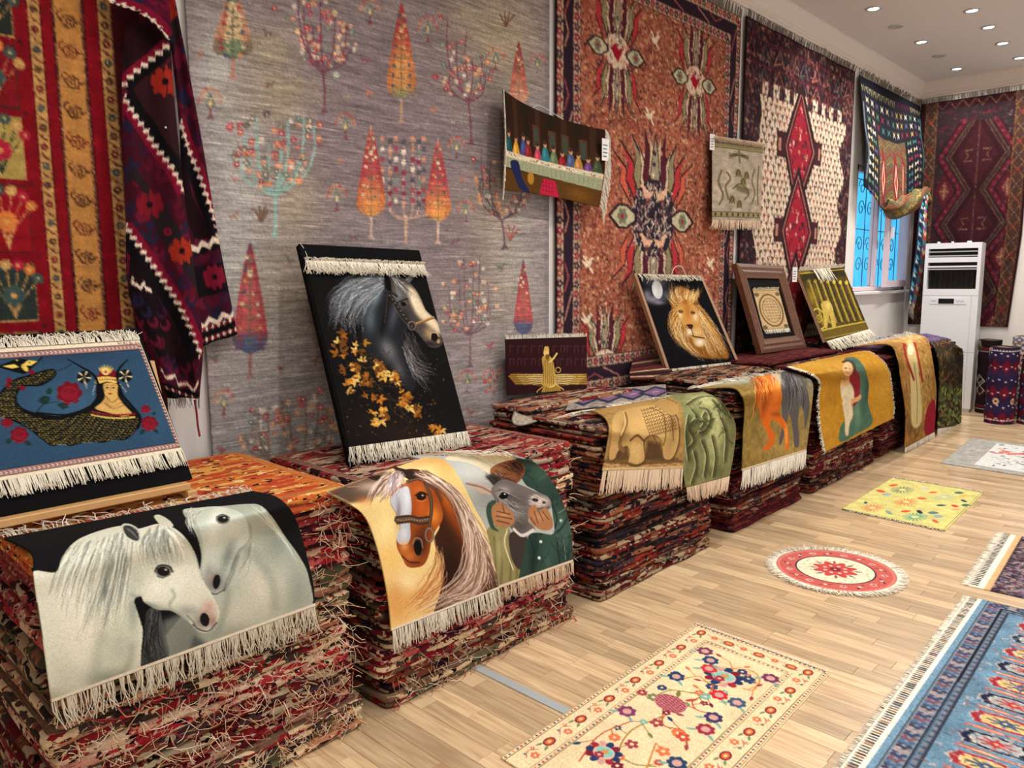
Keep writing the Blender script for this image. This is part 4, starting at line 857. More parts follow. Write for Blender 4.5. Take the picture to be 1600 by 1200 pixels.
# ------------------------------------------------ lion and moon
def art_lion(r):
    R = np.random.RandomState(6); c = zoom(r, 960, 400, 5.4545); c.im[:] = (12, 12, 15)
    for x, y, rx, ry, a in ((330, 370, 80, 30, .7), (280, 330, 40, 40, .6), (380, 400, 50, 18, .6), (400, 230, 60, 50, .35), (300, 200, 50, 60, .4), (440, 330, 40, 40, .4)): c.blob(x, y, rx, ry, (176, 176, 196), a)
    c.ell(367, 288, 44, 78, (206, 206, 206), ang=-.18); c.blob(380, 260, 18, 40, (170, 172, 178), .6); c.blob(350, 310, 16, 30, (232, 232, 232), .7)
    mane = [(505, 250), (545, 215), (610, 240), (690, 290), (735, 400), (830, 530), (915, 660), (1015, 890), (880, 905), (750, 895), (600, 780), (510, 660), (462, 480), (466, 360)]
    mane = [tuple(p) for p in (np.array(mane)-[680, 560])*.88+[680, 566]]; c.fill(mane, (140, 88, 30), sm=6, blur=3); mm = c.mask(mane, sm=6)
    c.blob(860, 700, 60, 130, (120, 72, 26), .7, -.5, clip=mm); c.blob(560, 640, 40, 120, (212, 160, 84), .7, -.4, clip=mm); c.blob(600, 300, 70, 50, (190, 126, 48), .8, clip=mm)
    mc = [(226, 178, 98), (196, 136, 60), (130, 76, 26), (246, 216, 150), (80, 44, 14), (255, 236, 196)]
    c.hair([(560, 400), (500, 330), (500, 240)], [(690, 400), (720, 330), (745, 280)], 190, 4, mc, .9, 4, rs=R)
    c.hair([(540, 440), (480, 400), (455, 330)], [(560, 400), (510, 320), (520, 220)], 70, 4, mc, .9, 4, rs=R)
    c.hair([(540, 420), (474, 520), (500, 660), (610, 800)], [(600, 640), (620, 740), (700, 840), (800, 900)], 210, 4, mc, .9, 4, rs=R)
    c.hair([(700, 420), (800, 540), (890, 680), (1000, 880)], [(720, 620), (760, 720), (800, 820), (860, 900)], 230, 4, mc, .9, 4, rs=R)
    c.hair([(700, 400), (740, 460), (830, 560)], [(720, 500), (780, 600), (880, 760)], 110, 4, mc, .9, 3, rs=R)
    face = [(545, 420), (600, 370), (660, 400), (710, 460), (735, 560), (745, 640), (770, 730), (740, 775), (690, 760), (660, 700), (615, 640), (560, 540), (535, 470)]
    c.fill(face, (206, 154, 82), sm=6, blur=2); fm = c.mask(face, sm=6)
    c.blob(620, 470, 24, 70, (190, 116, 40), .8, -.2, clip=fm); c.blob(600, 390, 30, 26, (150, 84, 30), .7, clip=fm); c.blob(560, 500, 20, 36, (246, 226, 190), .8, clip=fm); c.blob(690, 520, 22, 36, (246, 228, 196), .8, clip=fm); c.blob(640, 560, 26, 40, (214, 150, 74), .8, clip=fm)
    c.blob(640, 650, 26, 34, (246, 238, 222), .9); c.blob(705, 650, 36, 28, (236, 206, 150), .9); c.blob(728, 735, 40, 30, (244, 240, 232), .95)
    c.fill([(612, 588), (640, 580), (672, 590), (660, 622), (640, 614)], (60, 34, 30), sm=3); c.line([(655, 618), (668, 660), (672, 680)], 7, (60, 40, 34)); c.line([(640, 672), (676, 684), (720, 692), (768, 700)], 10, (50, 30, 26), sm=5, taper=(.4, 1, .8)); c.line([(600, 590), (614, 610), (650, 620)], 5, (90, 50, 40), sm=3)
    for x, y in ((567, 478), (668, 487)): c.ell(x, y, 17, 11, (40, 24, 14)); c.ell(x, y, 9, 7, (190, 150, 60)); c.ell(x, y, 4, 5, (10, 8, 6)); c.line([(x-24, y-6), (x, y-16), (x+22, y-2)], 6, (90, 50, 24), .8, sm=4)
    for k in range(9): c.ell(690+(k % 3)*16, 635+(k//3)*13, 2.5, 2.5, (110, 70, 40), .8, n=6)
    c.hair([(600, 370), (620, 430), (630, 540)], [(650, 400), (650, 440), (645, 540)], 30, 4, [(226, 170, 90), (150, 90, 36)], .6, 2, fm, rs=R); c.noise(.04, 2, R)
ART['lion'] = art_lion
# ------------------------------------------------ wall carpets
def streaks(c, amt, seed, rx=60, ry=1):
    R = np.random.RandomState(seed); n = R.randn(c.h//ry+1, c.w//rx+3); n = np.repeat(n, ry, 0)[:c.h]
    xi = np.linspace(0, n.shape[1]-1.001, c.w); x0 = xi.astype(int); f = xi-x0; f = f*f*(3-2*f); v = n[:, x0]*(1-f)+n[:, x0+1]*f
    c.im *= (1+amt*v)[..., None].astype(np.float32)
RED_P = [(150, 34, 44), (176, 60, 56), (196, 96, 70), (120, 26, 44)]
def cypress(c, x, y0, y1, w, stops, seed, trunk=None, tcol=(150, 96, 74), inner=(222, 196, 150), dense=1.):
    """teardrop tree: stops = [(t,colour)] from tip to base; knotted leaf edge and a flowering stem inside"""
    R = np.random.RandomState(seed); H = y1-y0
    t = np.linspace(0, 1, 26); pr = np.where(t < .8, .5*(t/.8)**.8, .5*np.sqrt(np.clip(1-((t-.8)/.2)**2, 0, 1)))
    col = lambda q: np.array([np.interp(q, [s[0] for s in stops], [s[1][k] for s in stops]) for k in range(3)])
    for i in range(25):
        c.fill([(x-pr[i]*w, y0+t[i]*H), (x+pr[i]*w, y0+t[i]*H), (x+pr[i+1]*w, y0+t[i+1]*H), (x-pr[i+1]*w, y0+t[i+1]*H)], col(t[i]+.02)*(.93+.14*R.rand()))
    if trunk:
        c.fill([(x-w*.05, y1-4), (x+w*.05, y1-4), (x+w*.035, trunk), (x-w*.035, trunk)], tcol); c.fill([(x-w*.13, trunk+2), (x+w*.13, trunk+2), (x, trunk-w*.14)], tcol)
    n = int(H/9)
    for k in range(n):
        q = .04+.93*k/n; i = int(q*25); hw = pr[i]*w; e = col(q)*.62+np.array([40, 6, 10])
        for s in (-1, 1): c.line([(x+s*hw*.55, y0+q*H-5), (x+s*hw*.85, y0+q*H-2), (x+s*hw*1.02, y0+q*H+6)], w*.035, e, .85)
    c.line([(x, y0+H*.12), (x, y1)], w*.035, (70, 80, 60), .8)
    for k in range(int(7*dense)):
        q = .16+.72*k/7; i = int(q*25); hw = pr[i]*w*.62; yy = y0+q*H
        for s in (-1, 1):
            c.line([(x, yy+8), (x+s*hw*.5, yy+3), (x+s*hw, yy-8)], w*.028, (80, 92, 70), .85, sm=4)
            c.ell(x+s*hw*.95, yy-8, w*.06, w*.055, [inner, (150, 40, 46), (54, 66, 78), (196, 120, 70)][R.randint(4)])
            if R.rand() < .5: c.ell(x+s*hw*.45, yy+1, w*.04, w*.04, [inner, (60, 84, 70)][R.randint(2)])
    c.ell(x, y0+H*.3, w*.07, w*.08, inner)
def tree(c, base, tips, col, seed, w=5, fl=None, n=3, fr=8, spread=1.):
    """trunk from base branching to the tips, blossoms scattered on the twigs"""
    R = np.random.RandomState(seed); bx, by = base; tx = np.mean([t[0] for t in tips]); fork = (bx+(tx-bx)*.4, by-(by-max(t[1] for t in tips))*.6)
    c.line([base, (bx*.5+fork[0]*.5+3, by*.5+fork[1]*.5), fork], w*1.3, col, sm=4); c.fill([(bx-w*2.2, by+w), (bx+w*2.2, by+w), (bx, by-w*3)], col)
    fl = fl or [(176, 70, 62), (206, 160, 120), (200, 190, 176), (90, 110, 100), (150, 40, 56), (206, 130, 84)]
    for t in tips:
        mid = (fork[0]+(t[0]-fork[0])*.75, fork[1]+(t[1]-fork[1])*.3); p = smooth([fork, mid, (t[0]+R.randn()*4, (mid[1]+t[1])/2), t], 8); c.line(p, w, col, taper=(1.1, .7))
        L = len(p)
        for k in range(int(n*2.2)):
            i = R.randint(L//5, L); s = -1 if R.rand() < .5 else 1; q = p[i]+np.array([s*(12+R.rand()*22)*spread, -6-R.rand()*16]); c.line([p[i], q], w*.5, col, .9)
            f = fl[R.randint(len(fl))]; rr = fr*(.75+.4*R.rand())
            if R.rand() < .6: flower(c, q[0], q[1], rr, f, (226, 206, 170), 4+R.randint(3), R.rand())
            else: c.fill([(q[0]-rr*.7, q[1]-rr*.7), (q[0]+rr*.7, q[1]-rr*.7), (q[0]+rr*.7, q[1]+rr*.7), (q[0]-rr*.7, q[1]+rr*.7)], f); c.ell(q[0], q[1], rr*.3, rr*.3, (220, 200, 170), n=6)
def peafan(c, x, y, h, seed):
    R = np.random.RandomState(seed); w = h*.36
    for a in np.linspace(-2.9, -.25, 9): c.line([(x, y), (x+w*math.cos(a), y+h*.5*math.sin(a))], h*.02, (196, 150, 110)); c.ell(x+w*1.05*math.cos(a), y+h*.52*math.sin(a), h*.045, h*.055, [(176, 54, 54), (206, 120, 80)][R.randint(2)])
    c.fill([(x, y-h*.42), (x+w*.45, y), (x, y+h*.14), (x-w*.45, y)], (84, 110, 104)); c.fill([(x, y-h*.25), (x+w*.2, y), (x, y+h*.1), (x-w*.2, y)], (206, 170, 110)); c.line([(x, y+h*.1), (x, y+h*.4)], h*.05, (110, 40, 44)); c.fill([(x-w*.3, y+h*.42), (x+w*.3, y+h*.42), (x, y+h*.3)], (110, 40, 44))
def beast(c, x, y, s, col, flip=1):
    f = flip; P = lambda *q: [(x+a*s*f, y+b*s) for a, b in q]
    c.fill(P((-1, -.3), (.6, -.4), (.75, -1), (1.1, -1.05), (1.25, -.8), (.95, -.7), (.8, 0), (-.9, .1)), col)
    for a in (-.85, -.55, .4, .65): c.line(P((a, 0), (a, .85)), s*.18, col)
    c.line(P((-1, -.2), (-1.3, -.6)), s*.15, col); c.line(P((.85, -1), (.6, -1.4)), s*.12, col)
def bird(c, x, y, s, col, flip=1):
    f = flip; c.fill([(x-s*1.2*f, y-s*.3), (x-s*.2*f, y-s*.2), (x+s*.6*f, y-s*.8), (x+s*1.1*f, y-s*.6), (x+s*.7*f, y-s*.4), (x+s*.3*f, y+s*.4), (x-s*.5*f, y+s*.4)], col); c.line([(x, y+s*.3), (x-s*.1, y+s)], s*.15, (120, 60, 50)); c.line([(x+s*.25, y+s*.3), (x+s*.2, y+s)], s*.15, (120, 60, 50))
def art_grey(r):
    R = np.random.RandomState(7); c = zoom(r, 0, 0, 1.); c.im[:] = (124, 113, 114)
    L = (164, 165, 161); K = (156, 142, 114); Mv = (106, 93, 97)
    for x, y, rx, ry, col, a in ((340, 110, 40, 90, L, .9), (370, 260, 60, 120, L, .9), (360, 420, 60, 90, L, .8), (420, 80, 40, 40, K, .8), (440, 140, 60, 26, K, .9), (430, 175, 50, 24, K, .7), (560, 110, 70, 90, Mv, .7), (700, 40, 60, 60, Mv, .6), (780, 60, 60, 80, K, .9), (730, 30, 40, 30, K, .6), (620, 250, 140, 120, Mv, .8), (480, 240, 60, 60, Mv, .5), (460, 330, 40, 70, K, .7), (440, 460, 60, 60, K, .7), (420, 560, 90, 120, (146, 141, 135), .9), (480, 680, 90, 120, (134, 130, 124), .8), (770, 340, 40, 70, K, .6), (800, 420, 40, 60, L, .7), (760, 450, 60, 60, K, .5), (790, 600, 70, 120, (142, 134, 128), .8), (700, 420, 60, 60, Mv, .6), (820, 250, 30, 90, L, .7), (380, 640, 60, 100, (140, 138, 134), .8)): c.blob(x, y, rx, ry, col, a)
    m = metric(r); streaks(m, .045, 3, 50, 1); streaks(m, .06, 4, 110, 3); streaks(m, .04, 5, 24, 2); m.fill([(r.Wm-.04, 0), (r.Wm, 0), (r.Wm, r.Hm), (r.Wm-.04, r.Hm)], (92, 86, 96), .35)
    c = zoom(r, 300, 0, 2.857)
    warm = [(0, (150, 40, 50)), (.35, (170, 60, 46)), (.6, (206, 130, 62)), (.85, (200, 128, 58)), (1, (104, 128, 96))]
    wr = [(0, (206, 186, 160)), (.12, (160, 60, 60)), (.5, (170, 50, 58)), (.72, (206, 112, 62)), (1, (214, 142, 62))]
    # blossoming trees
    tree(c, (592, 498), [(500, 30), (545, 120), (575, -40), (640, 60), (690, 110), (520, 180), (700, 210), (480, -60)], (96, 52, 66), 1, 8, n=5, fr=13)
    tree(c, (1245, 638), [(1140, 80), (1180, 180), (1225, 140), (1290, 240), (1310, 340), (1150, 330), (1250, 260)], (104, 50, 64), 2, 8, n=4, fr=12)
    tree(c, (372, 1048), [(235, 560), (290, 520), (345, 640), (395, 600), (430, 540), (500, 520), (545, 570), (470, 700), (225, 680), (320, 760)], (126, 170, 160), 3, 9, [(150, 44, 56), (206, 120, 84), (96, 92, 84), (206, 196, 180), (176, 70, 60), (84, 110, 96)], 4, 17)
    for x in (885, 945, 985, 1012): c.line([(955, 985), (x, 930), (x, 640)], 6, (190, 150, 130), sm=5)
    c.line([(880, 940), (955, 975), (1085, 950)], 6, (190, 150, 130), sm=5); c.line([(955, 960), (955, 1085)], 14, (196, 156, 130))
    for i, x in enumerate((850, 885, 910, 945, 985, 1012, 1035)):
        for j, y in enumerate(range(620, 930, 46)):
            q = [(196, 130, 100), (120, 30, 50), (222, 206, 186), (60, 60, 70), (150, 50, 60), (96, 116, 104)][(i*3+j*2+(i*j) % 5) % 6]; c.fill([(x-9, y-12+i % 2*14), (x+9, y-12+i % 2*14), (x+9, y+10+i % 2*14), (x-9, y+10+i % 2*14)], q)
    tree(c, (1395, 1105), [(1290, 660), (1330, 720), (1285, 800), (1450, 880), (1340, 900), (1470, 860)], (82, 56, 66), 5, 8, n=4, fr=11)
    for x, y, s in ((1420, 1075, 1), (310, 990, -1), (1400, 120, 1)):
        for a in (-2.2, -1.7, -1.2, -.8): c.line([(x, y), (x+30*math.cos(a)*1.3, y+60*math.sin(a)), (x+60*math.cos(a)+R.randn()*8, y+70*math.sin(a))], 9, (150, 80, 66) if s > 0 and y > 500 else (96, 66, 52), sm=4)
    cypress(c, 185, -80, 262, 175, [(0, (176, 60, 66)), (.3, (206, 170, 124)), (.72, (206, 168, 120)), (.8, (96, 116, 80)), (1, (86, 108, 74))], 1, 350, (176, 110, 96), (206, 186, 140), 1.3)
    cypress(c, 935, 10, 442, 132, warm, 2, 545, (176, 140, 110), (206, 170, 110), 1.2); cypress(c, 800, 560, 968, 130, wr, 3, 1062, (206, 170, 150)); cypress(c, 1098, 615, 988, 116, wr, 4, 1084, (206, 170, 150))
    cypress(c, 1457, 182, 470, 84, [(0, (120, 30, 44)), (.5, (180, 84, 66)), (1, (206, 160, 120))], 5)
    for k, (x, y, h) in enumerate(((85, 470, 140), (795, 60, 120), (1052, 140, 120), (685, 570, 120), (648, 890, 120), (1180, 665, 100), (1222, 950, 100), (1355, 270, 100), (1540, 290, 90))): peafan(c, x, y, h, k)
    for k, (x, y, s, col) in enumerate(((340, 150, 16, (96, 52, 66)), (350, 380, 16, (96, 56, 62)), (770, 270, 17, (130, 50, 58)), (190, 965, 20, (140, 96, 80)), (720, 1060, 17, (110, 60, 64)), (1175, 1080, 14, (110, 50, 66)), (1490, 1055, 13, (120, 110, 110)), (690, 435, 14, (170, 160, 120)), (1165, 545, 12, (160, 150, 120)), (1090, 340, 15, (150, 50, 60)))): beast(c, x, y, s, col, 1 if k % 2 else -1)
    for k, (x, y, s) in enumerate(((790, 415, 22), (1080, 490, 20), (665, 720, 16), (1205, 800, 18), (190, 800, 14), (40, 240, 18))): bird(c, x, y, s, (176, 104, 84), 1 if k % 2 else -1)
    for x, y, rr, col in ((172, 568, 20, (170, 50, 62)), (210, 688, 17, (140, 50, 60)), (645, 335, 16, (170, 186, 170)), (640, 60, 15, (200, 176, 130)), (335, 510, 18, (70, 62, 66)), (245, 560, 18, (80, 76, 70)), (370, 40, 15, (150, 50, 60)), (1085, 345, 14, (150, 50, 60))): flower(c, x, y, rr, col, (214, 180, 140), 6)
    # lower half
    c = zoom(r, 300, 380, 2.857)
    blue = [(0, (54, 60, 92)), (.1, (130, 40, 56)), (.5, (176, 74, 70)), (.8, (176, 64, 66)), (.86, (60, 70, 104)), (1, (56, 66, 100))]
    tree(c, (1240, 545), [(1150, 200), (1190, 120), (1215, 70), (1255, 100), (1285, 50), (1320, 180), (1330, 280), (1150, 320)], (100, 66, 82), 8, 7, n=4, fr=11)
    tree(c, (385, 1075), [(270, 800), (300, 740), (345, 720), (250, 880)], (110, 88, 76), 9, 8, n=4, fr=14); tree(c, (480, 1075), [(405, 700), (440, 760), (510, 700), (560, 660), (600, 740), (620, 820), (560, 900)], (116, 92, 78), 10, 9, n=5, fr=15)
    cypress(c, 262, -12, 495, 155, blue, 6, 598, (140, 88, 76), (206, 190, 140), 1.2); cypress(c, 1478, 70, 410, 86, blue, 7)
    for k, (x, y, h) in enumerate(((145, 715, 120), (1228, 620, 100), (1270, 870, 80), (1330, 610, 90))): peafan(c, x, y, h, 20+k)
    for k, (x, y) in enumerate(((395, 555), (105, 510), (135, 920), (550, 520), (440, 75), (1330, 455), (1240, 750), (1380, 105))): bird(c, x, y, 22, [(120, 84, 76), (96, 104, 84), (150, 70, 70)][k % 3], 1 if k % 2 else -1)
    for k in range(40):
        x, y = 1285+R.rand()*100, 560+R.rand()*110
        if k < 14: flower(c, x, y, 8, RED_P[k % 4], (200, 180, 150), 5)
    m = metric(r); m.im = m.im*.76+np.array([130, 122, 120], np.float32)*.24; m.weave(1, 1, .5); m.im *= 1.12; streaks(m, .05, 8, 40, 1); streaks(m, .05, 9, 12, 2); m.noise(.05, 2, R)
ART['grey'] = art_grey
def art_red(r):
    R = np.random.RandomState(8); m = metric(r); m.im[:] = (124, 14, 26)
    U = lambda px, py=300: r.T(np.array([[px, py]]))[0]; B = [U(x)[0] for x in (42, 67, 84, 103, 107, 146, 150, 174, 193, 200)]; H = r.Hm
    rect = lambda a, b, c_, v0=0, v1=None: m.fill([(a, v0), (b, v0), (b, H if v1 is None else v1), (a, H if v1 is None else v1)], c_)
    pu = U(60)[0]-U(50)[0]; pv = (U(100, 310)[1]-U(100, 300)[1]); X = pu/10; Y = pv/10
    for a, b in ((B[1], B[2]), (B[7], B[8])):
        rect(a-X*2, b+X*2, (60, 12, 20)); rect(a, b, (186, 142, 84)); w = (b-a)
        n = int(H/(Y*14.4))
        for k in range(n):
            y = (k+.5)*Y*14.4; x = (a+b)/2
            if k % 2: flower(m, x, y, w*.36, [(96, 24, 34), (50, 60, 64), (70, 40, 36)][k//2 % 3], (196, 150, 90), 6)
            else: m.line([(a+w*.1, y-Y*5), (x, y), (b-w*.1, y+Y*5)], w*.1, (70, 34, 30), sm=4); leaf(m, x-w*.2, y-Y*2, w*.5, w*.22, .9, (84, 30, 36))
    rect(B[8], B[9]+.2, (70, 22, 26))  # dark brown edge, run on to paint in the shadowed gap beside the kilim
    rect(B[3]-X, B[4], (40, 16, 20)); rect(B[5], B[6]+X, (40, 16, 20)); rect(B[4], B[5], (184, 128, 68))
    for a in ((B[3]+B[4])/2, (B[5]+B[6])/2):
        for k in range(int(H/(Y*3))): m.line([(a-X*1.6, k*Y*3), (a+X*1.6, k*Y*3+Y*2)], X*1.1, (170, 120, 80))
    w = B[5]-B[4]
    for k in range(int(H/(Y*45.5))+1):
        x = (B[4]+B[5])/2; y = U(120, 37)[1]+(k-3)*Y*45.5; col = [(60, 32, 26), (96, 34, 30), (70, 40, 30)][k % 3]
        q = np.linspace(0, 6.28, 18); rr = 1+.22*np.cos(q*9); m.line(np.stack([x+w*.27*np.cos(q)*rr, y+Y*9*np.sin(q)*rr], 1), X*2.6, col); m.ell(x, y, w*.13, Y*4, (176, 120, 62)); m.line(np.stack([x+w*.12*np.cos(q), y+Y*4*np.sin(q)], 1), X*1.5, col)
        m.line([(x-w*.3, y), (x-w*.42, y-Y*8), (x-w*.25, y-Y*14)], X*2.4, col, sm=4); m.line([(x+w*.28, y+Y*2), (x+w*.44, y-Y*2)], X*2.4, col); m.line([(x-w*.05, y-Y*2), (x-w*.05, y+Y*2)], X*1.2, col); m.line([(x+w*.05, y-Y*2), (x+w*.05, y+Y*2)], X*1.2, col)
    # panels of the field
    rows = [(-120, -20, (150, 26, 34)), (-10, 57, (40, 44, 40)), (72, 168, (120, 22, 30)), (184, 278, (166, 142, 78)), (290, 392, (138, 18, 30)), (412, 500, (44, 52, 48)), (520, 620, (150, 120, 70)), (640, 760, (120, 20, 30))]
    for k, (y0, y1, col) in enumerate(rows):
        v0 = U(20, y0)[1]; v1 = U(20, y1)[1]; a = U(42+k*.0, 300)[0]; wd = .26
        for j in range(2):
            x1 = a-j*(wd+.03); x0 = x1-wd
            m.fill([(x0-X*2, v0-Y*2), (x1+X*2, v0-Y*2), (x1+X*2, v1+Y*2), (x0-X*2, v1+Y*2)], (170, 130, 80) if k % 2 else (54, 40, 34)); m.fill([(x0, v0), (x1, v0), (x1, v1), (x0, v1)], col)
            cx, cy = x1-wd*.25, (v0+v1)/2; f = [(176, 34, 60), (206, 120, 60), (60, 80, 76), (196, 150, 90)]
            for t in range(6):
                aa = -2.6+t*.42; e = (cx+.085*math.cos(aa), cy+.09*math.sin(aa)); m.line([(cx, v1-Y*4), (cx+(e[0]-cx)*.3, cy+.03), e], X*1.6, (40, 50, 44) if sum(col) > 200 else (196, 150, 90), sm=4); flower(m, e[0], e[1], .018, f[(t+k) % 4], (210, 180, 110), 7)
            flower(m, cx, cy+.01, .034, f[k % 3], (206, 150, 80), 8)
        vb = (v1+U(20, (rows[k+1][0] if k+1 < len(rows) else y1+14))[1])/2; uu = U(51, 300)[0]
        for dx in (-1, 1):
            for dy in (-1, 1): m.ell(uu+dx*X*1.6, vb+dy*Y*1.6, X*1.5, Y*1.5, (30, 30, 34), n=6)
    mottle(m, .05, 8, 3); m.weave(1, 7, .4); m.noise(.04, 2, R); streaks(m, .04, 9, 40, 1)
ART['red'] = art_red
def medallion(m, cx, cy, s, core, seed, dark=False, wing=True):
    """star medallion: sheaf of pointed leaves above and below a centre, with side cartouches"""
    R = np.random.RandomState(seed)
    sp = [(0, .62, .09, (150, 140, 116)), (-.17, .66, .075, (84, 30, 44)), (.17, .66, .075, (84, 30, 44)), (-.36, .6, .085, (140, 128, 96)), (.36, .6, .085, (140, 128, 96)), (-.52, .52, .075, (176, 52, 56)), (.52, .52, .075, (176, 52, 56)), (-.26, .5, .05, (206, 180, 150)), (.26, .5, .05, (206, 180, 150)), (-.09, .7, .035, (206, 182, 150)), (.09, .7, .035, (206, 182, 150))]
    if dark: sp = [(a, b*1.0, c_*1.15, q) for a, b, c_, q in sp]+[(-.66, .44, .07, (196, 92, 70)), (.66, .44, .07, (196, 92, 70))]
    for dx, L, w, col in sorted(sp, key=lambda q: -abs(q[0])):
        for sg in (-1, 1):
            w = w*.8; x = cx+dx*s*.5; xe = cx+dx*s*.95; y0 = cy+sg*s*.08; y1 = cy+sg*s*(L+.28)*(.8-.1*abs(dx)); xm = x*.6+xe*.4
            pts = [(x, y0), (xm+w*s, (y0*.6+y1*.4)), (xm+w*s*.7, y0*.3+y1*.7), (xe, y1), (xm-w*s*.5, y0*.3+y1*.7), (xm-w*s, y0*.6+y1*.4)]
            m.fill(pts, (44, 26, 34)); cc = np.array(pts); k = cc.mean(0); m.fill((cc-k)*.82+k, col)
            for j in range(4):
                yy = y0+(y1-y0)*(.3+.14*j); m.ell(x+R.randn()*w*s*.2, yy, w*s*.3, s*.022, [(214, 190, 156), (60, 36, 44), (196, 130, 96)][R.randint(3)], n=7)
    rx, ry = (.25, .19) if not dark else (.34, .33)
    m.ell(cx, cy, rx*s, ry*s, (206, 186, 160) if not dark else (36, 32, 42), n=14)
    for k in range(70 if not dark else 300):
        a = R.rand()*6.28; q = math.sqrt(R.rand()); x, y = cx+rx*s*q*math.cos(a), cy+ry*s*q*math.sin(a)
        col = [(150, 110, 96), (60, 36, 44), (176, 60, 60), (226, 206, 180)][R.randint(4)] if not dark else [(190, 170, 150), (150, 120, 120), (90, 60, 70), (206, 190, 170), (170, 130, 120), (60, 50, 60)][R.randint(6)]
        m.line([(x, y), (x+R.randn()*.03*s, y+.035*s)], .016*s, col)
    if not dark: m.fill([(cx-.12*s, cy-.02*s), (cx-.04*s, cy-.09*s), (cx+.02*s, cy-.03*s), (cx+.13*s, cy-.07*s), (cx+.06*s, cy+.04*s), (cx+.02*s, cy+.1*s), (cx-.06*s, cy+.05*s)], (150, 20, 40))
    else:
        for sx in (-1, 1):
            for sy in (-1, 1): bird(m, cx+sx*.12*s, cy+sy*.2*s, .1*s, (216, 170, 140), sx)
    if wing:
        for sg in (-1, 1):
            x = cx+sg*(rx+.12)*s; P = [(x-.2*s*1, cy-.03*s), (x-.06*s, cy-.1*s), (x+.06*s, cy-.1*s), (x+.2*s, cy), (x+.06*s, cy+.1*s), (x-.06*s, cy+.1*s), (x-.2*s, cy+.03*s)]
            if sg < 0: P = [(2*x-a, b) for a, b in P]
            m.fill(P, (44, 26, 34)); k = np.mean(P, 0); m.fill((np.array(P)-k)*.8+k, (186, 178, 146)); flower(m, x, cy, .07*s, (110, 112, 92), (150, 40, 50), 6)
def speckle(m, n, x0, y0, x1, y1, cols, s, seed, clip=None):
    """tiny woven figures"""
    R = np.random.RandomState(seed)
    for k in range(n):
        x, y = x0+R.rand()*(x1-x0), y0+R.rand()*(y1-y0); col = cols[R.randint(len(cols))]; t = R.randint(4); q = s*(.7+.6*R.rand())
        if t == 0: m.fill([(x-q, y), (x, y-q), (x+q, y), (x, y+q)], col, .9, clip=clip)
        elif t == 1: m.line([(x-q, y+q*.4), (x, y-q*.5), (x+q, y+q*.4)], q*.6, col, .9, clip=clip)
        elif t == 2: m.line([(x, y-q), (x+R.randn()*q*.4, y+q)], q*.7, col, .9, clip=clip)
        else: m.line([(x-q, y), (x+q, y), (x+q, y+q)], q*.55, col, .9, clip=clip)
def border(m, x0, y0, x1, y1, w, base, seed, cols, period, kind=0):
    """one stripe of a rectangular border"""
    R = np.random.RandomState(seed)
    for P in ([(x0, y0), (x1, y0), (x1, y0+w), (x0, y0+w)], [(x0, y1-w), (x1, y1-w), (x1, y1), (x0, y1)], [(x0, y0), (x0+w, y0), (x0+w, y1), (x0, y1)], [(x1-w, y0), (x1, y0), (x1, y1), (x1-w, y1)]): m.fill(P, base)
    path = [((x0+w/2, y0+w/2), (x1-w/2, y0+w/2)), ((x1-w/2, y0+w/2), (x1-w/2, y1-w/2)), ((x1-w/2, y1-w/2), (x0+w/2, y1-w/2)), ((x0+w/2, y1-w/2), (x0+w/2, y0+w/2))]
    for a, b in path:
        a, b = np.array(a), np.array(b); L = np.linalg.norm(b-a); n = max(1, int(L/period)); t = (b-a)/L; nn = np.array([-t[1], t[0]])
        for k in range(n):
            p = a+t*(k+.5)*L/n; col = cols[k % len(cols)]
            if kind == 0: flower(m, p[0], p[1], w*.42, col, base, 5); 
            elif kind == 1:
                s = 1 if k % 2 else -1; m.fill([p-t*period*.45-nn*s*w*.45, p+t*period*.45-nn*s*w*.45, p+nn*s*w*.4], col); m.ell(p[0]-nn[0]*s*w*.2, p[1]-nn[1]*s*w*.2, w*.12, w*.12, base, n=6)
            elif kind == 2: m.fill([p-t*period*.4, p+nn*w*.42, p+t*period*.4, p-nn*w*.42], col); m.ell(p[0], p[1], w*.14, w*.14, base, n=6)
            elif kind == 3: m.line([p-t*period*.5-nn*w*.4, p-nn*w*.0, p+t*period*.5-nn*w*.4 if k % 2 else p+t*period*.5+nn*w*.4], w*.16, col)
    for P in ([(x0, y0), (x1, y0), (x1, y1), (x0, y1), (x0, y0)], [(x0+w, y0+w), (x1-w, y0+w), (x1-w, y1-w), (x0+w, y1-w), (x0+w, y0+w)]): m.line(P, w*.08, (30, 20, 24))
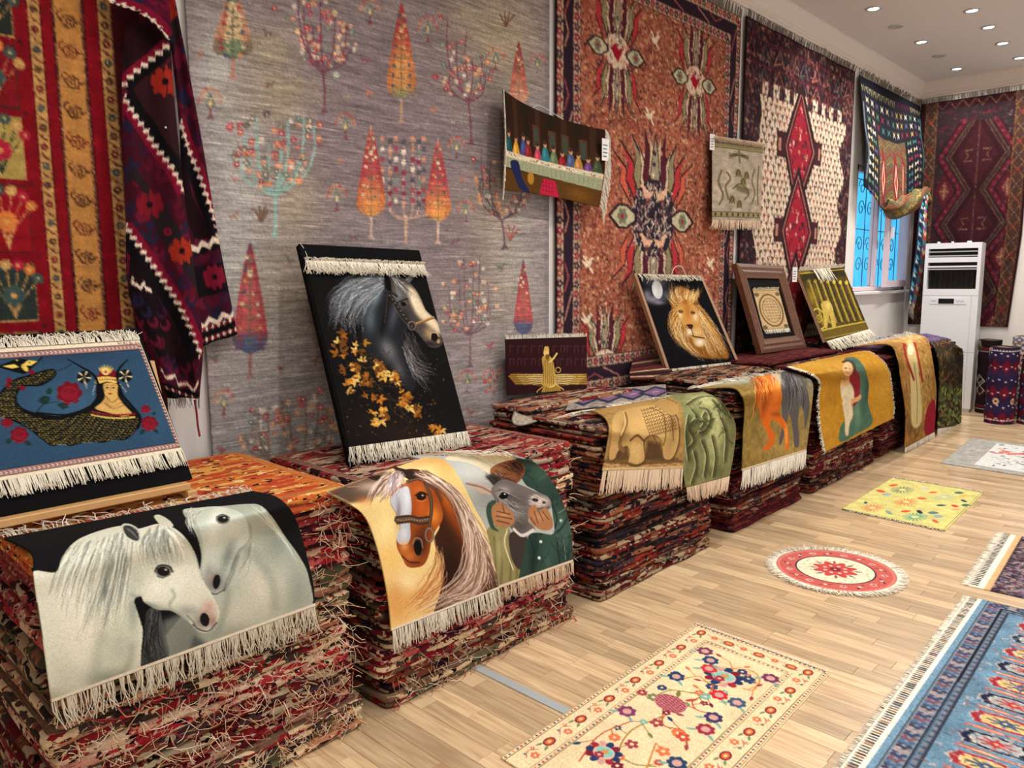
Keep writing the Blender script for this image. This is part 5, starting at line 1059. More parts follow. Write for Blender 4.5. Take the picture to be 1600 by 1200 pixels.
def art_salmon(r):
    R = np.random.RandomState(9); m = metric(r); m.im[:] = (160, 92, 70); Wm, H = r.Wm, r.Hm; mottle(m, .06, 40, 1)
    PC = [(196, 138, 104), (128, 60, 48), (110, 50, 44), (206, 170, 134), (150, 66, 52), (90, 50, 44), (176, 104, 80), (60, 40, 42), (160, 120, 84)]
    m.blocks(PC, (5, 3), .6, 1, None, .75); m.blocks(PC, (3, 7), .35, 2, None, .7); speckle(m, 1500, 0, 0, Wm, H, [(222, 190, 150), (70, 36, 38), (206, 160, 120), (50, 32, 36)], .012, 1)
    T = lambda x, y: r.T(np.array([[x, y]]))[0]
    for px, py, s, dk in ((965, 82, .54, False), (1086, 128, .54, False), (1022, 342, .78, True), (945, 570, .54, False), (1100, 560, .54, False)): c_ = T(px, py); medallion(m, c_[0], c_[1], s, None, int(px), dk)
    for px, py in ((1024, 64), (1016, 182), (920, 412), (918, 500), (1110, 412)): c_ = T(px, py); bird(m, c_[0], c_[1], .055, (222, 200, 170)); m.line([(c_[0]-.05, c_[1]-.05), (c_[0]+.04, c_[1]+.05)], .018, (222, 200, 170))
    border(m, 0, 0, Wm, H, .07, (186, 158, 132), 1, [(120, 34, 46), (60, 40, 50), (150, 74, 64)], .06, 0); border(m, .07, .07, Wm-.07, H-.07, .085, (44, 28, 40), 2, [(150, 70, 76), (40, 30, 42), (170, 120, 104)], .17, 3); border(m, .155, .155, Wm-.155, H-.155, .065, (180, 150, 126), 3, [(60, 40, 50), (130, 40, 50)], .055, 0)
    m.line([(0, 0), (Wm, 0), (Wm, H), (0, H), (0, 0)], .03, (40, 22, 30)); m.weave(1, 3, .5); m.noise(.07, 2, R)
ART['salmon'] = art_salmon
def plantlet(m, x, y, s, col, c2):
    m.line([(x, y+s), (x, y-s*.3)], s*.28, col); m.line([(x-s*.7, y-s*.7), (x, y+s*.2), (x+s*.7, y-s*.7)], s*.3, col); m.ell(x, y-s*.6, s*.3, s*.42, c2, n=8)
def art_ivory(r):
    R = np.random.RandomState(10); m = metric(r); m.im[:] = (44, 24, 30); Wm, H = r.Wm, r.Hm
    m.blocks([(84, 34, 40), (64, 54, 60), (120, 76, 66), (26, 16, 22), (76, 28, 36), (150, 116, 98), (50, 40, 50)], (7, 5), .5, 1, None, .8); speckle(m, 900, 0, 0, Wm, H, [(96, 36, 44), (70, 60, 66), (130, 84, 72), (26, 16, 22), (150, 116, 98)], .028, 2)
    for v in (.12, .30, .44): m.line([(0, v), (Wm, v)], .012, (96, 26, 36))
    for j, v in enumerate((.21, .37)):
        for k in range(9): x = .1+k*Wm/9; m.line([(x-.09, v+.06), (x, v-.07), (x+.09, v+.06), (x, v+.03), (x-.09, v+.06)], .018, [(120, 60, 56), (90, 84, 92), (150, 90, 76)][k % 3])
    T = lambda x, y: r.T(np.array([[x, y]]))[0]
    l0, r0 = T(1188, 133), T(1312, 172); lx = l0[0]; rx = Wm-lx*.85; top = .52
    n = 24; L = [(lx+.05*math.sin(k*.9)+(.05 if k % 7 == 4 else 0), top+(H-top-.1)*k/n) for k in range(n+1)]; Rr = [(rx+.07*math.sin(k*1.1+1), top+(H-top-.1)*k/n) for k in range(n+1)]
    cren = []
    for k in range(9): x = lx+(rx-lx)*(k+.25)/9; cren += [(x, top), (x, top-.11), (x+(rx-lx)*.055, top-.11), (x+(rx-lx)*.055, top)]
    field = cren+Rr+L[::-1]; m.fill(field, (212, 192, 168)); fm = m.mask(field)
    cols = [(44, 28, 34), (110, 30, 40), (60, 70, 70), (84, 50, 44), (50, 36, 44), (150, 80, 60)]
    for j in range(46):
        for i in range(24):
            x = lx-.1+(i+(j % 2)*.5)*(rx-lx+.2)/23; y = top-.1+j*.058
            if y < H and m.mask is not None:
                iy, ix = int(y/H*m.h), int(x/Wm*m.w)
                if 0 <= iy < m.h and 0 <= ix < m.w and fm[iy, ix] > .5: plantlet(m, x+R.randn()*.006, y+R.randn()*.005, .034, cols[R.randint(6)], cols[R.randint(6)])
    dia = [T(1249, 234), T(1244, 362), T(1240, 490)]
    for c_ in dia:
        for hw, hh, col in ((.36, .56, (40, 22, 28)), (.30, .49, (150, 90, 80)), (.27, .45, (40, 22, 28)), (.24, .41, (150, 28, 48))): m.fill([(c_[0]-hw, c_[1]), (c_[0], c_[1]-hh), (c_[0]+hw, c_[1]), (c_[0], c_[1]+hh)], col)
        for s in (-1, 1): m.fill([(c_[0]+s*.3, c_[1]-.1), (c_[0]+s*.46, c_[1]-.1), (c_[0]+s*.46, c_[1]+.1), (c_[0]+s*.3, c_[1]+.1)], (60, 26, 34)); m.fill([(c_[0]+s*.38, c_[1]-.05), (c_[0]+s*.43, c_[1]-.05), (c_[0]+s*.43, c_[1]+.05), (c_[0]+s*.38, c_[1]+.05)], (170, 120, 100))
        dm = m.mask([(c_[0]-.22, c_[1]), (c_[0], c_[1]-.38), (c_[0]+.22, c_[1]), (c_[0], c_[1]+.38)]); speckle(m, 110, c_[0]-.24, c_[1]-.4, c_[0]+.24, c_[1]+.4, [(50, 24, 34), (196, 130, 110), (90, 20, 34), (60, 60, 64), (206, 180, 150)], .022, 3, dm)
    m.line([(dia[0][0], top-.12), (dia[0][0], dia[0][1]-.5)], .05, (44, 24, 30)); m.line([(0, 0), (Wm, 0), (Wm, H), (0, H), (0, 0)], .05, (34, 18, 24)); m.weave(1, 5, .5); m.noise(.08, 2, R)
ART['ivory'] = art_ivory
def art_back(r):
    R = np.random.RandomState(11); m = metric(r); m.im[:] = (48, 18, 24); Wm, H = r.Wm, r.Hm
    cx = Wm*.56; ya, yb = r.T(np.array([[1515, 190], [1512, 297]]))[:, 1]; Sp = yb-ya; Y0_ = ya
    while Y0_ > .3: Y0_ -= Sp
    m.fill([(.17, .1), (Wm-.16, .1), (Wm-.16, H-.1), (.17, H-.1)], (46, 34, 38)); speckle(m, 500, .2, .1, Wm-.2, H, [(84, 26, 34), (60, 50, 50), (100, 40, 44)], .022, 1)
    def lens(k, col, y0=None, step=None, n=4):
        y0, step = Y0_, Sp
        L, Rr = [], []
        for i in range(n*2+1):
            y = y0+i*step/2; w = (.03 if i % 2 == 0 else .25)*1.0; L.append((cx-w*1-k, y)); Rr.append((cx+w+k, y))
        P = []
        for a, b in ((L, -1), (Rr, 1)): pass
        m.fill(L+Rr[::-1], col)
    for k, col in ((.17, (30, 20, 26)), (.15, (86, 22, 34)), (.09, (34, 22, 26)), (.07, (84, 62, 48)), (.05, (50, 22, 28)), (.03, (90, 68, 52)), (.015, (46, 16, 22))): lens(k, col)
    for i in range(44):
        for s in (-1, 1):
            t = i/43*4.0; f = abs(((t*1.0) % 1)*2-1); w = .03+.22*(1-f); y = Y0_+t*Sp; m.ell(cx+s*(w+.12), y, .018, .022, (120, 44, 58), n=8)
    for j in range(4):
        y = Y0_+Sp*(j+.5)
        if j in (2, 3):
            m.fill([(cx-.22, y+.08), (cx, y-.33), (cx+.22, y+.08), (cx, y+.33)], (84, 60, 40)); 
            for k in range(-4, 5): m.line([(cx+k*.035, y+.14-abs(k)*.01), (cx+k*.035, y-.12+abs(k)*.05)], .016, (50, 16, 24))
        else: m.fill([(cx-.2, y), (cx, y-.34), (cx+.2, y), (cx, y+.34)], (60, 20, 28)); m.line([(cx, y-.36), (cx, y+.36)], .008, (110, 80, 60))
        for s in (-1, 1): m.line([(cx+s*.05, y-.06), (cx+s*.13, y-.06), (cx+s*.09, y), (cx+s*.13, y+.06), (cx+s*.05, y+.06)], .014, (120, 90, 66))
        for s in (-1, 1):
            yy = y+Sp*.5; x = cx+s*.31; m.fill([(x-.11, yy), (x, yy-.2), (x+.11, yy), (x, yy+.2)], (84, 24, 36)); m.fill([(x-.06, yy), (x, yy-.11), (x+.06, yy), (x, yy+.11)], (120, 60, 56)); m.line([(x, yy-.09), (x, yy+.09)], .012, (160, 120, 90)); m.line([(x-.05, yy), (x+.05, yy)], .012, (160, 120, 90))
    for x in (.12, Wm-.09):
        m.fill([(x-.055, 0), (x+.055, 0), (x+.055, H), (x-.055, H)], (74, 50, 40))
        for k in range(18): y = .08+k*.15; m.line([(x-.05, y-.07), (x+.05, y+.07)], .012, (130, 92, 60)); m.line([(x+.05, y-.07), (x-.05, y+.07)], .012, (130, 92, 60)); flower(m, x, y, .03, (120, 30, 36) if k % 2 else (50, 44, 50), (150, 110, 80), 4)
        for s in (-.058, .058): m.line([(x+s, 0), (x+s, H)], .008, (130, 92, 60))
    for k in range(14): y = .2+k*.19; m.line([(Wm-.2, y), (Wm-.175, y), (Wm-.2, y+.05), (Wm-.175, y+.05)], .008, (130, 96, 84))
    for k in range(9): x = .1+k*.13; m.line([(x-.06, .02), (x, .1), (x+.06, .02)], .014, (100, 70, 52))
    m.blocks([(40, 20, 26), (60, 30, 34), (34, 26, 30)], (4, 3), .4, 3, None, .5); m.im *= .88; m.weave(2, 6, .5); m.noise(.08, 2, R)
ART['back'] = art_back
def kilim_fill(c, poly, seed): pass
def zig(c, path, w, amp, col=(226, 206, 186), dark=None, side=1, step=9, red=None):
    """stepped zigzag edge along a path; dark triangles on one side, wine on the other"""
    p = smooth(path, 10); d = np.r_[0, np.cumsum(np.linalg.norm(np.diff(p, axis=0), axis=1))]; n = max(3, int(d[-1]/step)); t = np.linspace(0, d[-1], n)
    q = np.stack([np.interp(t, d, p[:, 0]), np.interp(t, d, p[:, 1])], 1); g = np.gradient(q, axis=0); nn = np.stack([-g[:, 1], g[:, 0]], 1); nn /= np.linalg.norm(nn, axis=1)[:, None]+1e-9
    z = q+nn*(amp*(np.arange(n) % 2*2-1))[:, None]
    if dark is not None: c.fill(np.vstack([z, (q+nn*side*amp*dark)[::-1]]), (12, 8, 12))
    if red is not None: c.fill(np.vstack([z, (q-nn*side*amp*red)[::-1]]), (116, 14, 40))
    c.line(z, w, col)
def hooks(c, x0, y0, x1, y1, n, seed, mask=None, s=11):
    R = np.random.RandomState(seed)
    for k in range(n):
        x, y = x0+R.rand()*(x1-x0), y0+R.rand()*(y1-y0); col = [(100, 20, 42), (30, 30, 54), (84, 16, 36), (52, 20, 46)][R.randint(4)]; q = np.linspace(0, 4.6, 9); f = 1 if R.rand() < .5 else -1
        c.line(np.stack([x+f*s*(1-q*.13)*np.cos(q), y+s*(1-q*.13)*np.sin(q)], 1), s*.42, col, .9, clip=mask)
def roset(c, x, y, s, col, seed=0):
    R = np.random.RandomState(seed)
    for k in range(8): a = k*.785; c.line([(x+s*.25*math.cos(a), y+s*.25*math.sin(a)), (x+s*.9*math.cos(a+.12), y+s*.9*math.sin(a+.12))], s*.3, col)
    for k in range(8): a = k*.785+.39; c.ell(x+s*.72*math.cos(a), y+s*.72*math.sin(a), s*.15, s*.15, col, n=6)
    c.ell(x, y, s*.24, s*.24, (20, 10, 16), n=8)
def art_kil_front(r):
    R = np.random.RandomState(12); c = zoom(r, 0, 0, 1.); c.im[:] = (62, 12, 28)
    hooks(c, 180, 0, 330, 640, 260, 1, None, 10)
    # grey-brown band with orange rosettes running down the middle
    c.fill([(206, 142), (270, 90), (282, 160), (290, 330), (250, 250)], (46, 20, 26)); roset(c, 258, 128, 24, (150, 40, 28), 1)
    c.fill([(196, 275), (225, 300), (262, 390), (310, 460), (314, 430), (290, 380), (250, 310), (210, 260)], (34, 26, 30))
    for x, y, s, col in ((234, 320, 22, (116, 20, 34)), (284, 392, 21, (150, 44, 28)), (262, 362, 7, (116, 24, 44)), (272, 535, 20, (120, 26, 26)), (215, 560, 14, (70, 20, 40))): roset(c, x, y, s, col, 2)
    c.fill([(204, 400), (215, 400), (250, 470), (300, 560), (305, 600), (250, 560), (204, 470)], (14, 8, 12), .85); hooks(c, 205, 440, 300, 600, 30, 5, None, 9)
    c.fill([(180, 20), (262, 60), (250, 90), (196, 130)], (24, 8, 14), .8, 4); zig(c, [(194, 150), (205, 172), (225, 200), (245, 232), (268, 262), (288, 300)], 3.4, 4, dark=4.5, side=-1, red=3, step=6.5)
    zig(c, [(196, 352), (212, 376), (232, 405), (256, 440), (280, 478), (300, 520), (314, 556)], 3.4, 4, dark=5, side=1, red=3, step=6.5)
    zig(c, [(192, 135), (210, 115), (235, 95), (262, 72)], 3.4, 4, dark=4, side=1, red=3, step=6.5)
    zig(c, [(206, 434), (214, 448), (226, 444), (234, 455)], 3.2, 3, step=6)
    p = [(250, 580), (275, 592), (296, 606), (312, 600)]; zig(c, p, 3, 5, step=9); c.fill([(240, 594), (280, 606), (312, 612), (316, 660), (240, 640)], (12, 8, 12))
    for dy in (0, 17):
        for k in range(12): x = 254+k*5; c.line([(x, 603+dy+k*1.8), (x+3, 604+dy+k*1.8)], 2.2, (220, 200, 180) if k % 2 else (120, 20, 40))
    c.weave(2, 1, .45); c.noise(.06, 2, R)
ART['panel_front'] = art_kil_front
def art_kil_back(r):
    R = np.random.RandomState(13); c = zoom(r, 0, 0, 1.); c.im[:] = (58, 12, 30); hooks(c, 250, 0, 380, 540, 200, 3, None, 9)
    roset(c, 279, 15, 24, (150, 40, 28), 1); c.fill([(262, 40), (300, 40), (310, 80), (270, 90)], (40, 24, 28)); c.fill([(283, 240), (312, 330), (330, 372), (304, 372), (283, 330)], (28, 8, 16))
    zig(c, [(281, 190), (292, 225), (308, 265), (322, 305), (336, 345), (342, 372)], 3.2, 4, dark=4, side=1, red=2.5, step=6.5); zig(c, [(342, 374), (328, 380), (314, 384), (300, 390)], 3.2, 4, dark=3, side=-1, step=6.5)
    c.fill([(295, 418), (352, 408), (358, 452), (300, 470)], (18, 10, 16)); roset(c, 335, 432, 18, (116, 20, 42), 4)
    zig(c, [(308, 508), (330, 502), (350, 495), (368, 486)], 3, 5, step=9); c.fill([(300, 516), (368, 496), (374, 530), (304, 556)], (12, 8, 12))
    for dy in (0, 17):
        for k in range(14): x = 308+k*4.5; y = 518+dy-k*1.6; c.line([(x, y), (x+3, y-1)], 2.2, (220, 200, 180) if k % 2 else (120, 20, 40))
    c.weave(2, 1, .45); c.noise(.06, 2, R)
ART['panel_back'] = art_kil_back
def art_kil_curl(r):
    R = np.random.RandomState(14); c = zoom(r, 0, 0, 1.); c.im[:] = (70, 12, 40); hooks(c, 150, -40, 270, 60, 90, 6, None, 8)
    zig(c, [(165, 0), (190, 6), (212, 16), (232, 26), (248, 40), (264, 60)], 3.4, 4, dark=5, side=1, red=3, step=6.5); c.weave(2, 1, .45); c.noise(.06, 2, R)
ART['panel_curl'] = art_kil_curl
WK = [(190, 172, 140), (60, 110, 104), (130, 34, 56), (170, 140, 70), (90, 80, 110), (206, 196, 176), (84, 120, 90)]
def art_winkilim(r):
    R = np.random.RandomState(15); m = metric(r); m.im[:] = (22, 24, 34); Wm, H = r.Wm, r.Hm
    for k in range(15): x = .1+k*(Wm-.2)/14; col = [(190, 176, 130), (190, 176, 130), (110, 24, 60)][(k//4) % 3]; m.line([(x-.05, .1), (x-.04, .17), (x+.0, .09), (x+.02, .17), (x+.05, .1)], .02, col)
    for j in range(3):
        for k in range(12): x = .16+k*(Wm-.3)/11; y = .25+j*.11; col = WK[R.randint(7)]; s = .045; m.fill([(x-s, y-s), (x, y-s*.2), (x+s, y-s), (x+s*.5, y), (x+s, y+s), (x, y+s*.2), (x-s, y+s), (x-s*.5, y)], col)
    m.fill([(.42, .55), (1.3, .55), (1.3, H), (.42, H)], (90, 70, 48))
    for k in range(30):
        y = .55+k*.035
        for i in range(4): x = .42+.22*i; m.line([(x, y+.06), (x+.11, y), (x+.22, y+.06)], .016, [(120, 36, 40), (90, 110, 70), (150, 110, 60), (60, 90, 84), (140, 60, 50)][(k+i) % 5])
    for x in (.55, .86, 1.14): m.fill([(x-.09, .98), (x, .62), (x+.09, .98), (x, 1.3)], (120, 26, 36)); m.fill([(x-.05, .98), (x, .78), (x+.05, .98), (x, 1.16)], (196, 176, 150)); m.fill([(x-.03, .98), (x, .86), (x+.03, .98), (x, 1.08)], (150, 56, 36))
    for k in range(12):
        for x in (.14, .28, 1.42, 1.58, 1.76): y = .58+k*.1; col = WK[R.randint(7)]; s = .05; m.fill([(x-s, y-s*.7), (x, y), (x-s, y+s*.7)], col); m.fill([(x+s, y-s*.7), (x, y), (x+s, y+s*.7)], col)
    m.line([(Wm-.06, .2), (Wm-.09, .5), (Wm-.03, .7), (Wm-.08, 1.)], .03, (70, 120, 120)); m.line([(.05, .3), (.03, .6), (.08, .9), (.04, 1.2)], .03, (90, 100, 110)); m.noise(.06, 2, R)
ART['winkilim'] = art_winkilim
def art_swag(r):
    R = np.random.RandomState(16); m = metric(r); m.im[:] = (110, 92, 56); Wm, H = r.Wm, r.Hm
    for j in range(9):
        for i in range(22): x = i*Wm/20; y = j*H/8; m.line([(x-.05, y+.03), (x, y-.01), (x+.05, y+.03)], .02, [(130, 40, 44), (84, 110, 80), (170, 140, 80), (60, 80, 90), (150, 70, 50)][(i//2+j) % 5])
    m.noise(.06, 2, R)
ART['swag'] = art_swag
def art_tail(r):
    R = np.random.RandomState(17); m = metric(r); m.im[:] = (40, 60, 84); Wm, H = r.Wm, r.Hm
    for k in range(30):
        y = k*H/28; m.line([(Wm*.62, y), (Wm*.8, y+.03), (Wm*.98, y)], .03, [(170, 50, 60), (60, 130, 110), (120, 70, 130), (190, 170, 120)][k % 4]); s = .05
        m.fill([(Wm*.1, y), (Wm*.5, y+.03), (Wm*.1, y+.05)], [(200, 206, 206), (20, 24, 36), (90, 170, 190)][k % 3])
    for k in range(5): y = H*(.1+.06*k); m.line([(Wm*.5, y), (Wm*.7, y), (Wm*.7, y+.03)], .02, (226, 220, 220))
    m.noise(.06, 2, R)
ART['tail'] = art_tail
# ------------------------------------------------ smaller pictures
def art_winged(r):
    R = np.random.RandomState(20); c = zoom(r, 740, 480, 2.5); c.im[:] = (44, 16, 20); g = (206, 172, 88); d = (96, 66, 28)
    for j, y in enumerate((165, 215)):
        for k in range(11):
            x = 140+k*28+R.rand()*6; col = (70, 36, 36); c.line([(x, y-14), (x, y+14)], 5, col); c.line([(x, y-14), (x+14, y-12)], 5, col)
            if R.rand() < .5: c.line([(x+14, y-12), (x+14, y+10)], 5, col)
    def wing(s):
        for row, (L, off, col) in enumerate(((150, 0, (170, 130, 56)), (118, -6, g), (80, -12, (226, 200, 130)))):
            for k in range(13):
                y = 278+k*3.4-row*2; x0 = 302+s*14; x1 = 302+s*(L+14-abs(k-3)*3); yb = y+(x1-x0)*s*-.03-14+row*2; c.line([(x0, y-8+off*.3), ((x0+x1)/2, (y+yb)/2-8), (x1, yb)], 4.2, col if k % 2 else d, sm=4)
    wing(-1); wing(1)
    c.fill([(275, 305), (330, 300), (350, 335), (300, 350), (262, 338)], (176, 136, 60)); 
    for k in range(8): c.line([(285+k*7, 308), (278+k*10, 340)], 2.5, d)
    c.line([(270, 310), (248, 330), (262, 340)], 4, g, sm=4); c.line([(325, 305), (352, 322), (345, 336)], 4, g, sm=4)
    q = np.linspace(0, 6.3, 22); c.line(np.stack([300+19*np.cos(q), 292+19*np.sin(q)], 1), 6, (230, 204, 130)); c.line(np.stack([330+10*np.cos(q), 245+10*np.sin(q)], 1), 3.5, g)
    c.fill([(268, 196), (296, 190), (312, 220), (318, 300), (268, 304), (272, 250)], (190, 152, 72), sm=4)
    for k in range(6): c.line([(276+k*6, 205), (272+k*8, 298)], 2.2, d)
    c.line([(296, 215), (312, 200), (326, 180)], 8, (220, 190, 110), sm=4); c.ell(284, 178, 11, 15, (220, 186, 112)); c.fill([(274, 172), (278, 154), (292, 154), (296, 170)], g); c.fill([(282, 184), (300, 186), (292, 206), (280, 202)], (110, 76, 34)); c.noise(.05, 2, R)
ART['winged'] = art_winged
def art_sphinx(r):
    R = np.random.RandomState(21); c = zoom(r, 740, 480, 2.5); c.im[:] = (156, 122, 70); mottle(c, .07, 10, 2); dk = (86, 60, 32)
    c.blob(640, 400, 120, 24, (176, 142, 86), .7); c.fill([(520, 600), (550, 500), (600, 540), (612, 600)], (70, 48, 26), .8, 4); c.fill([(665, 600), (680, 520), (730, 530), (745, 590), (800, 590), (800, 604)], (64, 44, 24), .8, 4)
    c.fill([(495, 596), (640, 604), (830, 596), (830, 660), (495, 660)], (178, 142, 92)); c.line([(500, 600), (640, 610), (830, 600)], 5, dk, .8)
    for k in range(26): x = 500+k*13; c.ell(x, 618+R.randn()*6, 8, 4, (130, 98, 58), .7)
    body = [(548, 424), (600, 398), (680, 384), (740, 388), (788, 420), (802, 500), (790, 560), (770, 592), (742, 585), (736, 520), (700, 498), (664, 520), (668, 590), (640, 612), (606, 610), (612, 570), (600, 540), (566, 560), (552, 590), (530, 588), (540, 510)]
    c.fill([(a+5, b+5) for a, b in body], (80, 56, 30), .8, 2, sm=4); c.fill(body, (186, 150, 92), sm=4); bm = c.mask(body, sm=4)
    c.blob(690, 440, 60, 40, (206, 172, 112), .8, clip=bm); c.blob(630, 560, 24, 40, (206, 172, 112), .7, clip=bm); c.blob(760, 480, 14, 80, (120, 88, 50), .6, clip=bm); c.blob(580, 500, 16, 40, (120, 90, 50), .6, clip=bm)
    c.line([(590, 410), (598, 450), (580, 500), (572, 540), (590, 560)], 9, (120, 88, 48), .9, sm=5); c.line([(586, 408), (594, 450), (576, 500)], 3, (214, 182, 124), sm=5)
    c.line([(612, 520), (640, 500), (664, 520)], 5, dk, .8, sm=5); c.line([(606, 610), (640, 618), (672, 604)], 5, dk, .8, sm=4)
    for i in range(10):
        for j in range(9):
            x, y = 660+i*11+j*4, 400+j*12-i*3; c.line([(x-6, y), (x, y+8), (x+6, y)], 3, (104, 74, 40), .8, bm, 3)
    for p in ([(690, 392), (740, 420), (750, 500), (740, 540)], [(720, 388), (770, 430), (780, 520)], [(700, 498), (720, 540), (736, 585)], [(760, 400), (800, 440)]): c.line(p, 4, dk, .7, sm=5)
    c.fill([(700, 370), (740, 352), (790, 372), (800, 410), (770, 420), (730, 400)], (170, 134, 80), .9, sm=4); c.line([(700, 372), (742, 354), (795, 376)], 4, dk, .7, sm=4)
    m = metric(r); m.fill([(0, r.Hm-.012), (r.Wm, r.Hm-.012), (r.Wm, r.Hm), (0, r.Hm)], (196, 166, 120)); c.noise(.05, 2, R)
ART['sphinx'] = art_sphinx
def art_green(r):
    R = np.random.RandomState(22); c = zoom(r, 740, 480, 2.5); c.im[:] = (122, 122, 80); dk = (50, 50, 28)
    c.blob(900, 370, 60, 40, (196, 198, 140), .8); c.blob(920, 520, 26, 90, (186, 190, 130), .8); c.blob(985, 480, 26, 100, (90, 92, 52), .7); c.blob(850, 560, 24, 120, (96, 98, 58), .7); c.blob(940, 640, 60, 24, (78, 80, 44), .7)
    for p in ([(850, 400), (870, 430), (840, 470), (860, 520), (830, 560)], [(880, 390), (910, 400), (925, 440), (905, 480), (880, 490)], [(870, 440), (900, 450), (890, 470)], [(830, 380), (880, 350), (940, 350), (980, 400)], [(930, 360), (960, 400), (1000, 430)], [(950, 350), (985, 380), (1010, 420)], [(890, 520), (910, 580), (900, 660)], [(930, 500), (945, 580), (935, 660)], [(860, 560), (870, 620), (850, 690)], [(965, 430), (985, 500), (980, 600)], [(840, 420), (830, 500), (840, 600)], [(905, 410), (895, 430), (910, 440)]): c.line(np.array(p)+[5, 3], 13, dk, .6, sm=6, blur=3); c.line(np.array(p)-[4, 2], 6, (190, 190, 140), .6, sm=6, blur=1); c.line(p, 4, dk, .9, sm=6)
    for k in range(26): x, y = 840+R.rand()*170, 360+R.rand()*160; c.line([(x, y), (x+R.randn()*14, y+14)], 3.5, dk, .6)
    for k in range(40): x = 950+R.rand()*60; c.line([(x, 360+R.rand()*60), (x+12, 380+R.rand()*60)], 3, (60, 62, 34), .6)
    mottle(c, .06, 9, 3); c.noise(.05, 2, R)
ART['green'] = art_green
def art_gallop(r):
    R = np.random.RandomState(23); c = zoom(r, 1100, 380, 3.); c.im[:] = (136, 112, 56)
    c.blob(100, 620, 140, 40, (176, 186, 180), .9); c.blob(300, 600, 160, 30, (170, 170, 150), .8); c.blob(470, 650, 40, 80, (186, 196, 200), .8); c.blob(220, 800, 30, 140, (104, 84, 40), .6); c.blob(400, 950, 120, 50, (166, 136, 76), .7); c.blob(470, 900, 30, 80, (150, 130, 90), .6); mottle(c, .08, 8, 4)
    gy = [(366, 598), (420, 604), (462, 640), (486, 700), (494, 770), (480, 850), (472, 870), (466, 790), (452, 760), (440, 830), (446, 940), (424, 950), (414, 860), (398, 800), (380, 880), (362, 940), (352, 930), (366, 840), (362, 720)]
    c.fill(gy, (84, 80, 80), sm=4); gm = c.mask(gy, sm=4); c.blob(430, 690, 26, 50, (150, 150, 152), .8, clip=gm); c.blob(400, 640, 20, 26, (120, 118, 120), .7, clip=gm); c.hair([(380, 600), (400, 700), (380, 800)], [(450, 620), (480, 720), (470, 850)], 50, 4, [(50, 48, 50), (150, 148, 150), (30, 28, 30)], .6, 2, gm, rs=R)
    og = [(216, 614), (262, 600), (312, 606), (352, 650), (366, 724), (352, 790), (384, 840), (396, 900), (398, 965), (380, 960), (374, 880), (344, 840), (318, 826), (310, 860), (332, 890), (326, 940), (296, 970), (276, 960), (300, 930), (296, 890), (268, 830), (256, 780), (240, 720), (262, 660)]
    c.fill(og, (196, 96, 26), sm=4); om = c.mask(og, sm=4); c.blob(320, 700, 26, 50, (236, 150, 66), .85, clip=om); c.blob(280, 640, 24, 30, (226, 130, 50), .8, clip=om); c.blob(270, 770, 18, 50, (130, 56, 18), .8, clip=om); c.blob(385, 900, 8, 50, (240, 170, 90), .7, clip=om); c.blob(340, 800, 26, 12, (120, 52, 18), .7, clip=om)
    c.hair([(240, 610), (300, 640), (320, 720)], [(220, 640), (250, 700), (230, 860)], 50, 5, [(226, 130, 50), (150, 66, 20), (250, 180, 90)], .8, 2, rs=R)
    c.hair([(310, 606), (350, 620), (366, 680)], [(300, 612), (330, 640), (350, 690)], 24, 4, [(232, 220, 200), (190, 170, 150)], .8, 2, rs=R)
    m = metric(r); m.fill([(0, r.Hm-.012), (r.Wm, r.Hm-.012), (r.Wm, r.Hm), (0, r.Hm)], (206, 190, 160)); c.noise(.05, 2, R)
ART['gallop'] = art_gallop
def art_mother(r):
    """plain devotional-style mother and child, soft masses only"""
    R = np.random.RandomState(24); c = zoom(r, 1100, 380, 3.); c.im[:] = (176, 126, 34)
    c.blob(460, 560, 100, 40, (206, 162, 62), .8); c.blob(590, 700, 36, 120, (150, 100, 24), .6); c.blob(830, 680, 40, 90, (190, 140, 50), .8); c.blob(570, 850, 40, 80, (190, 136, 44), .6); c.blob(620, 600, 60, 40, (200, 160, 80), .5)
    rb = [(660, 540), (710, 538), (750, 580), (772, 660), (768, 750), (790, 840), (720, 890), (640, 930), (640, 860), (690, 790), (712, 700), (706, 620), (680, 570)]
    c.fill(rb, (70, 100, 84), sm=5, blur=1); bm = c.mask(rb, sm=5); c.blob(750, 700, 14, 90, (36, 60, 54), .7, clip=bm); c.blob(720, 800, 16, 60, (110, 140, 116), .7, clip=bm); c.blob(690, 560, 30, 12, (44, 70, 66), .7, clip=bm)
    c.fill([(686, 600), (720, 600), (732, 660), (722, 740), (690, 760), (684, 680)], (128, 30, 40), sm=4, blur=1)
    c.ell(674, 590, 24, 34, (206, 160, 112)); c.blob(664, 580, 10, 16, (226, 188, 140), .8); c.line([(650, 560), (676, 548), (704, 572), (708, 620)], 10, (70, 42, 26), .9, sm=5)
    for p in ([(640, 662), (668, 640), (700, 680), (704, 740), (680, 760), (648, 730)], [(650, 740), (690, 750), (700, 800), (682, 850), (676, 900), (662, 890), (660, 820)]): c.fill(p, (206, 190, 158), sm=4, blur=1); c.line(p[1:4], 4, (150, 132, 100), .7, sm=4)
    c.line([(662, 588), (670, 584)], 4, (60, 36, 24)); c.line([(680, 586), (688, 590)], 4, (60, 36, 24)); c.line([(668, 608), (680, 609)], 4, (150, 60, 50)); c.ell(662, 650, 20, 22, (202, 156, 108)); c.blob(656, 640, 16, 10, (120, 80, 44), .7); c.line([(690, 740), (720, 730), (735, 716)], 12, (200, 150, 104), sm=4)
    c.noise(.05, 2, R); mottle(c, .04, 10, 6)
ART['mother'] = art_mother
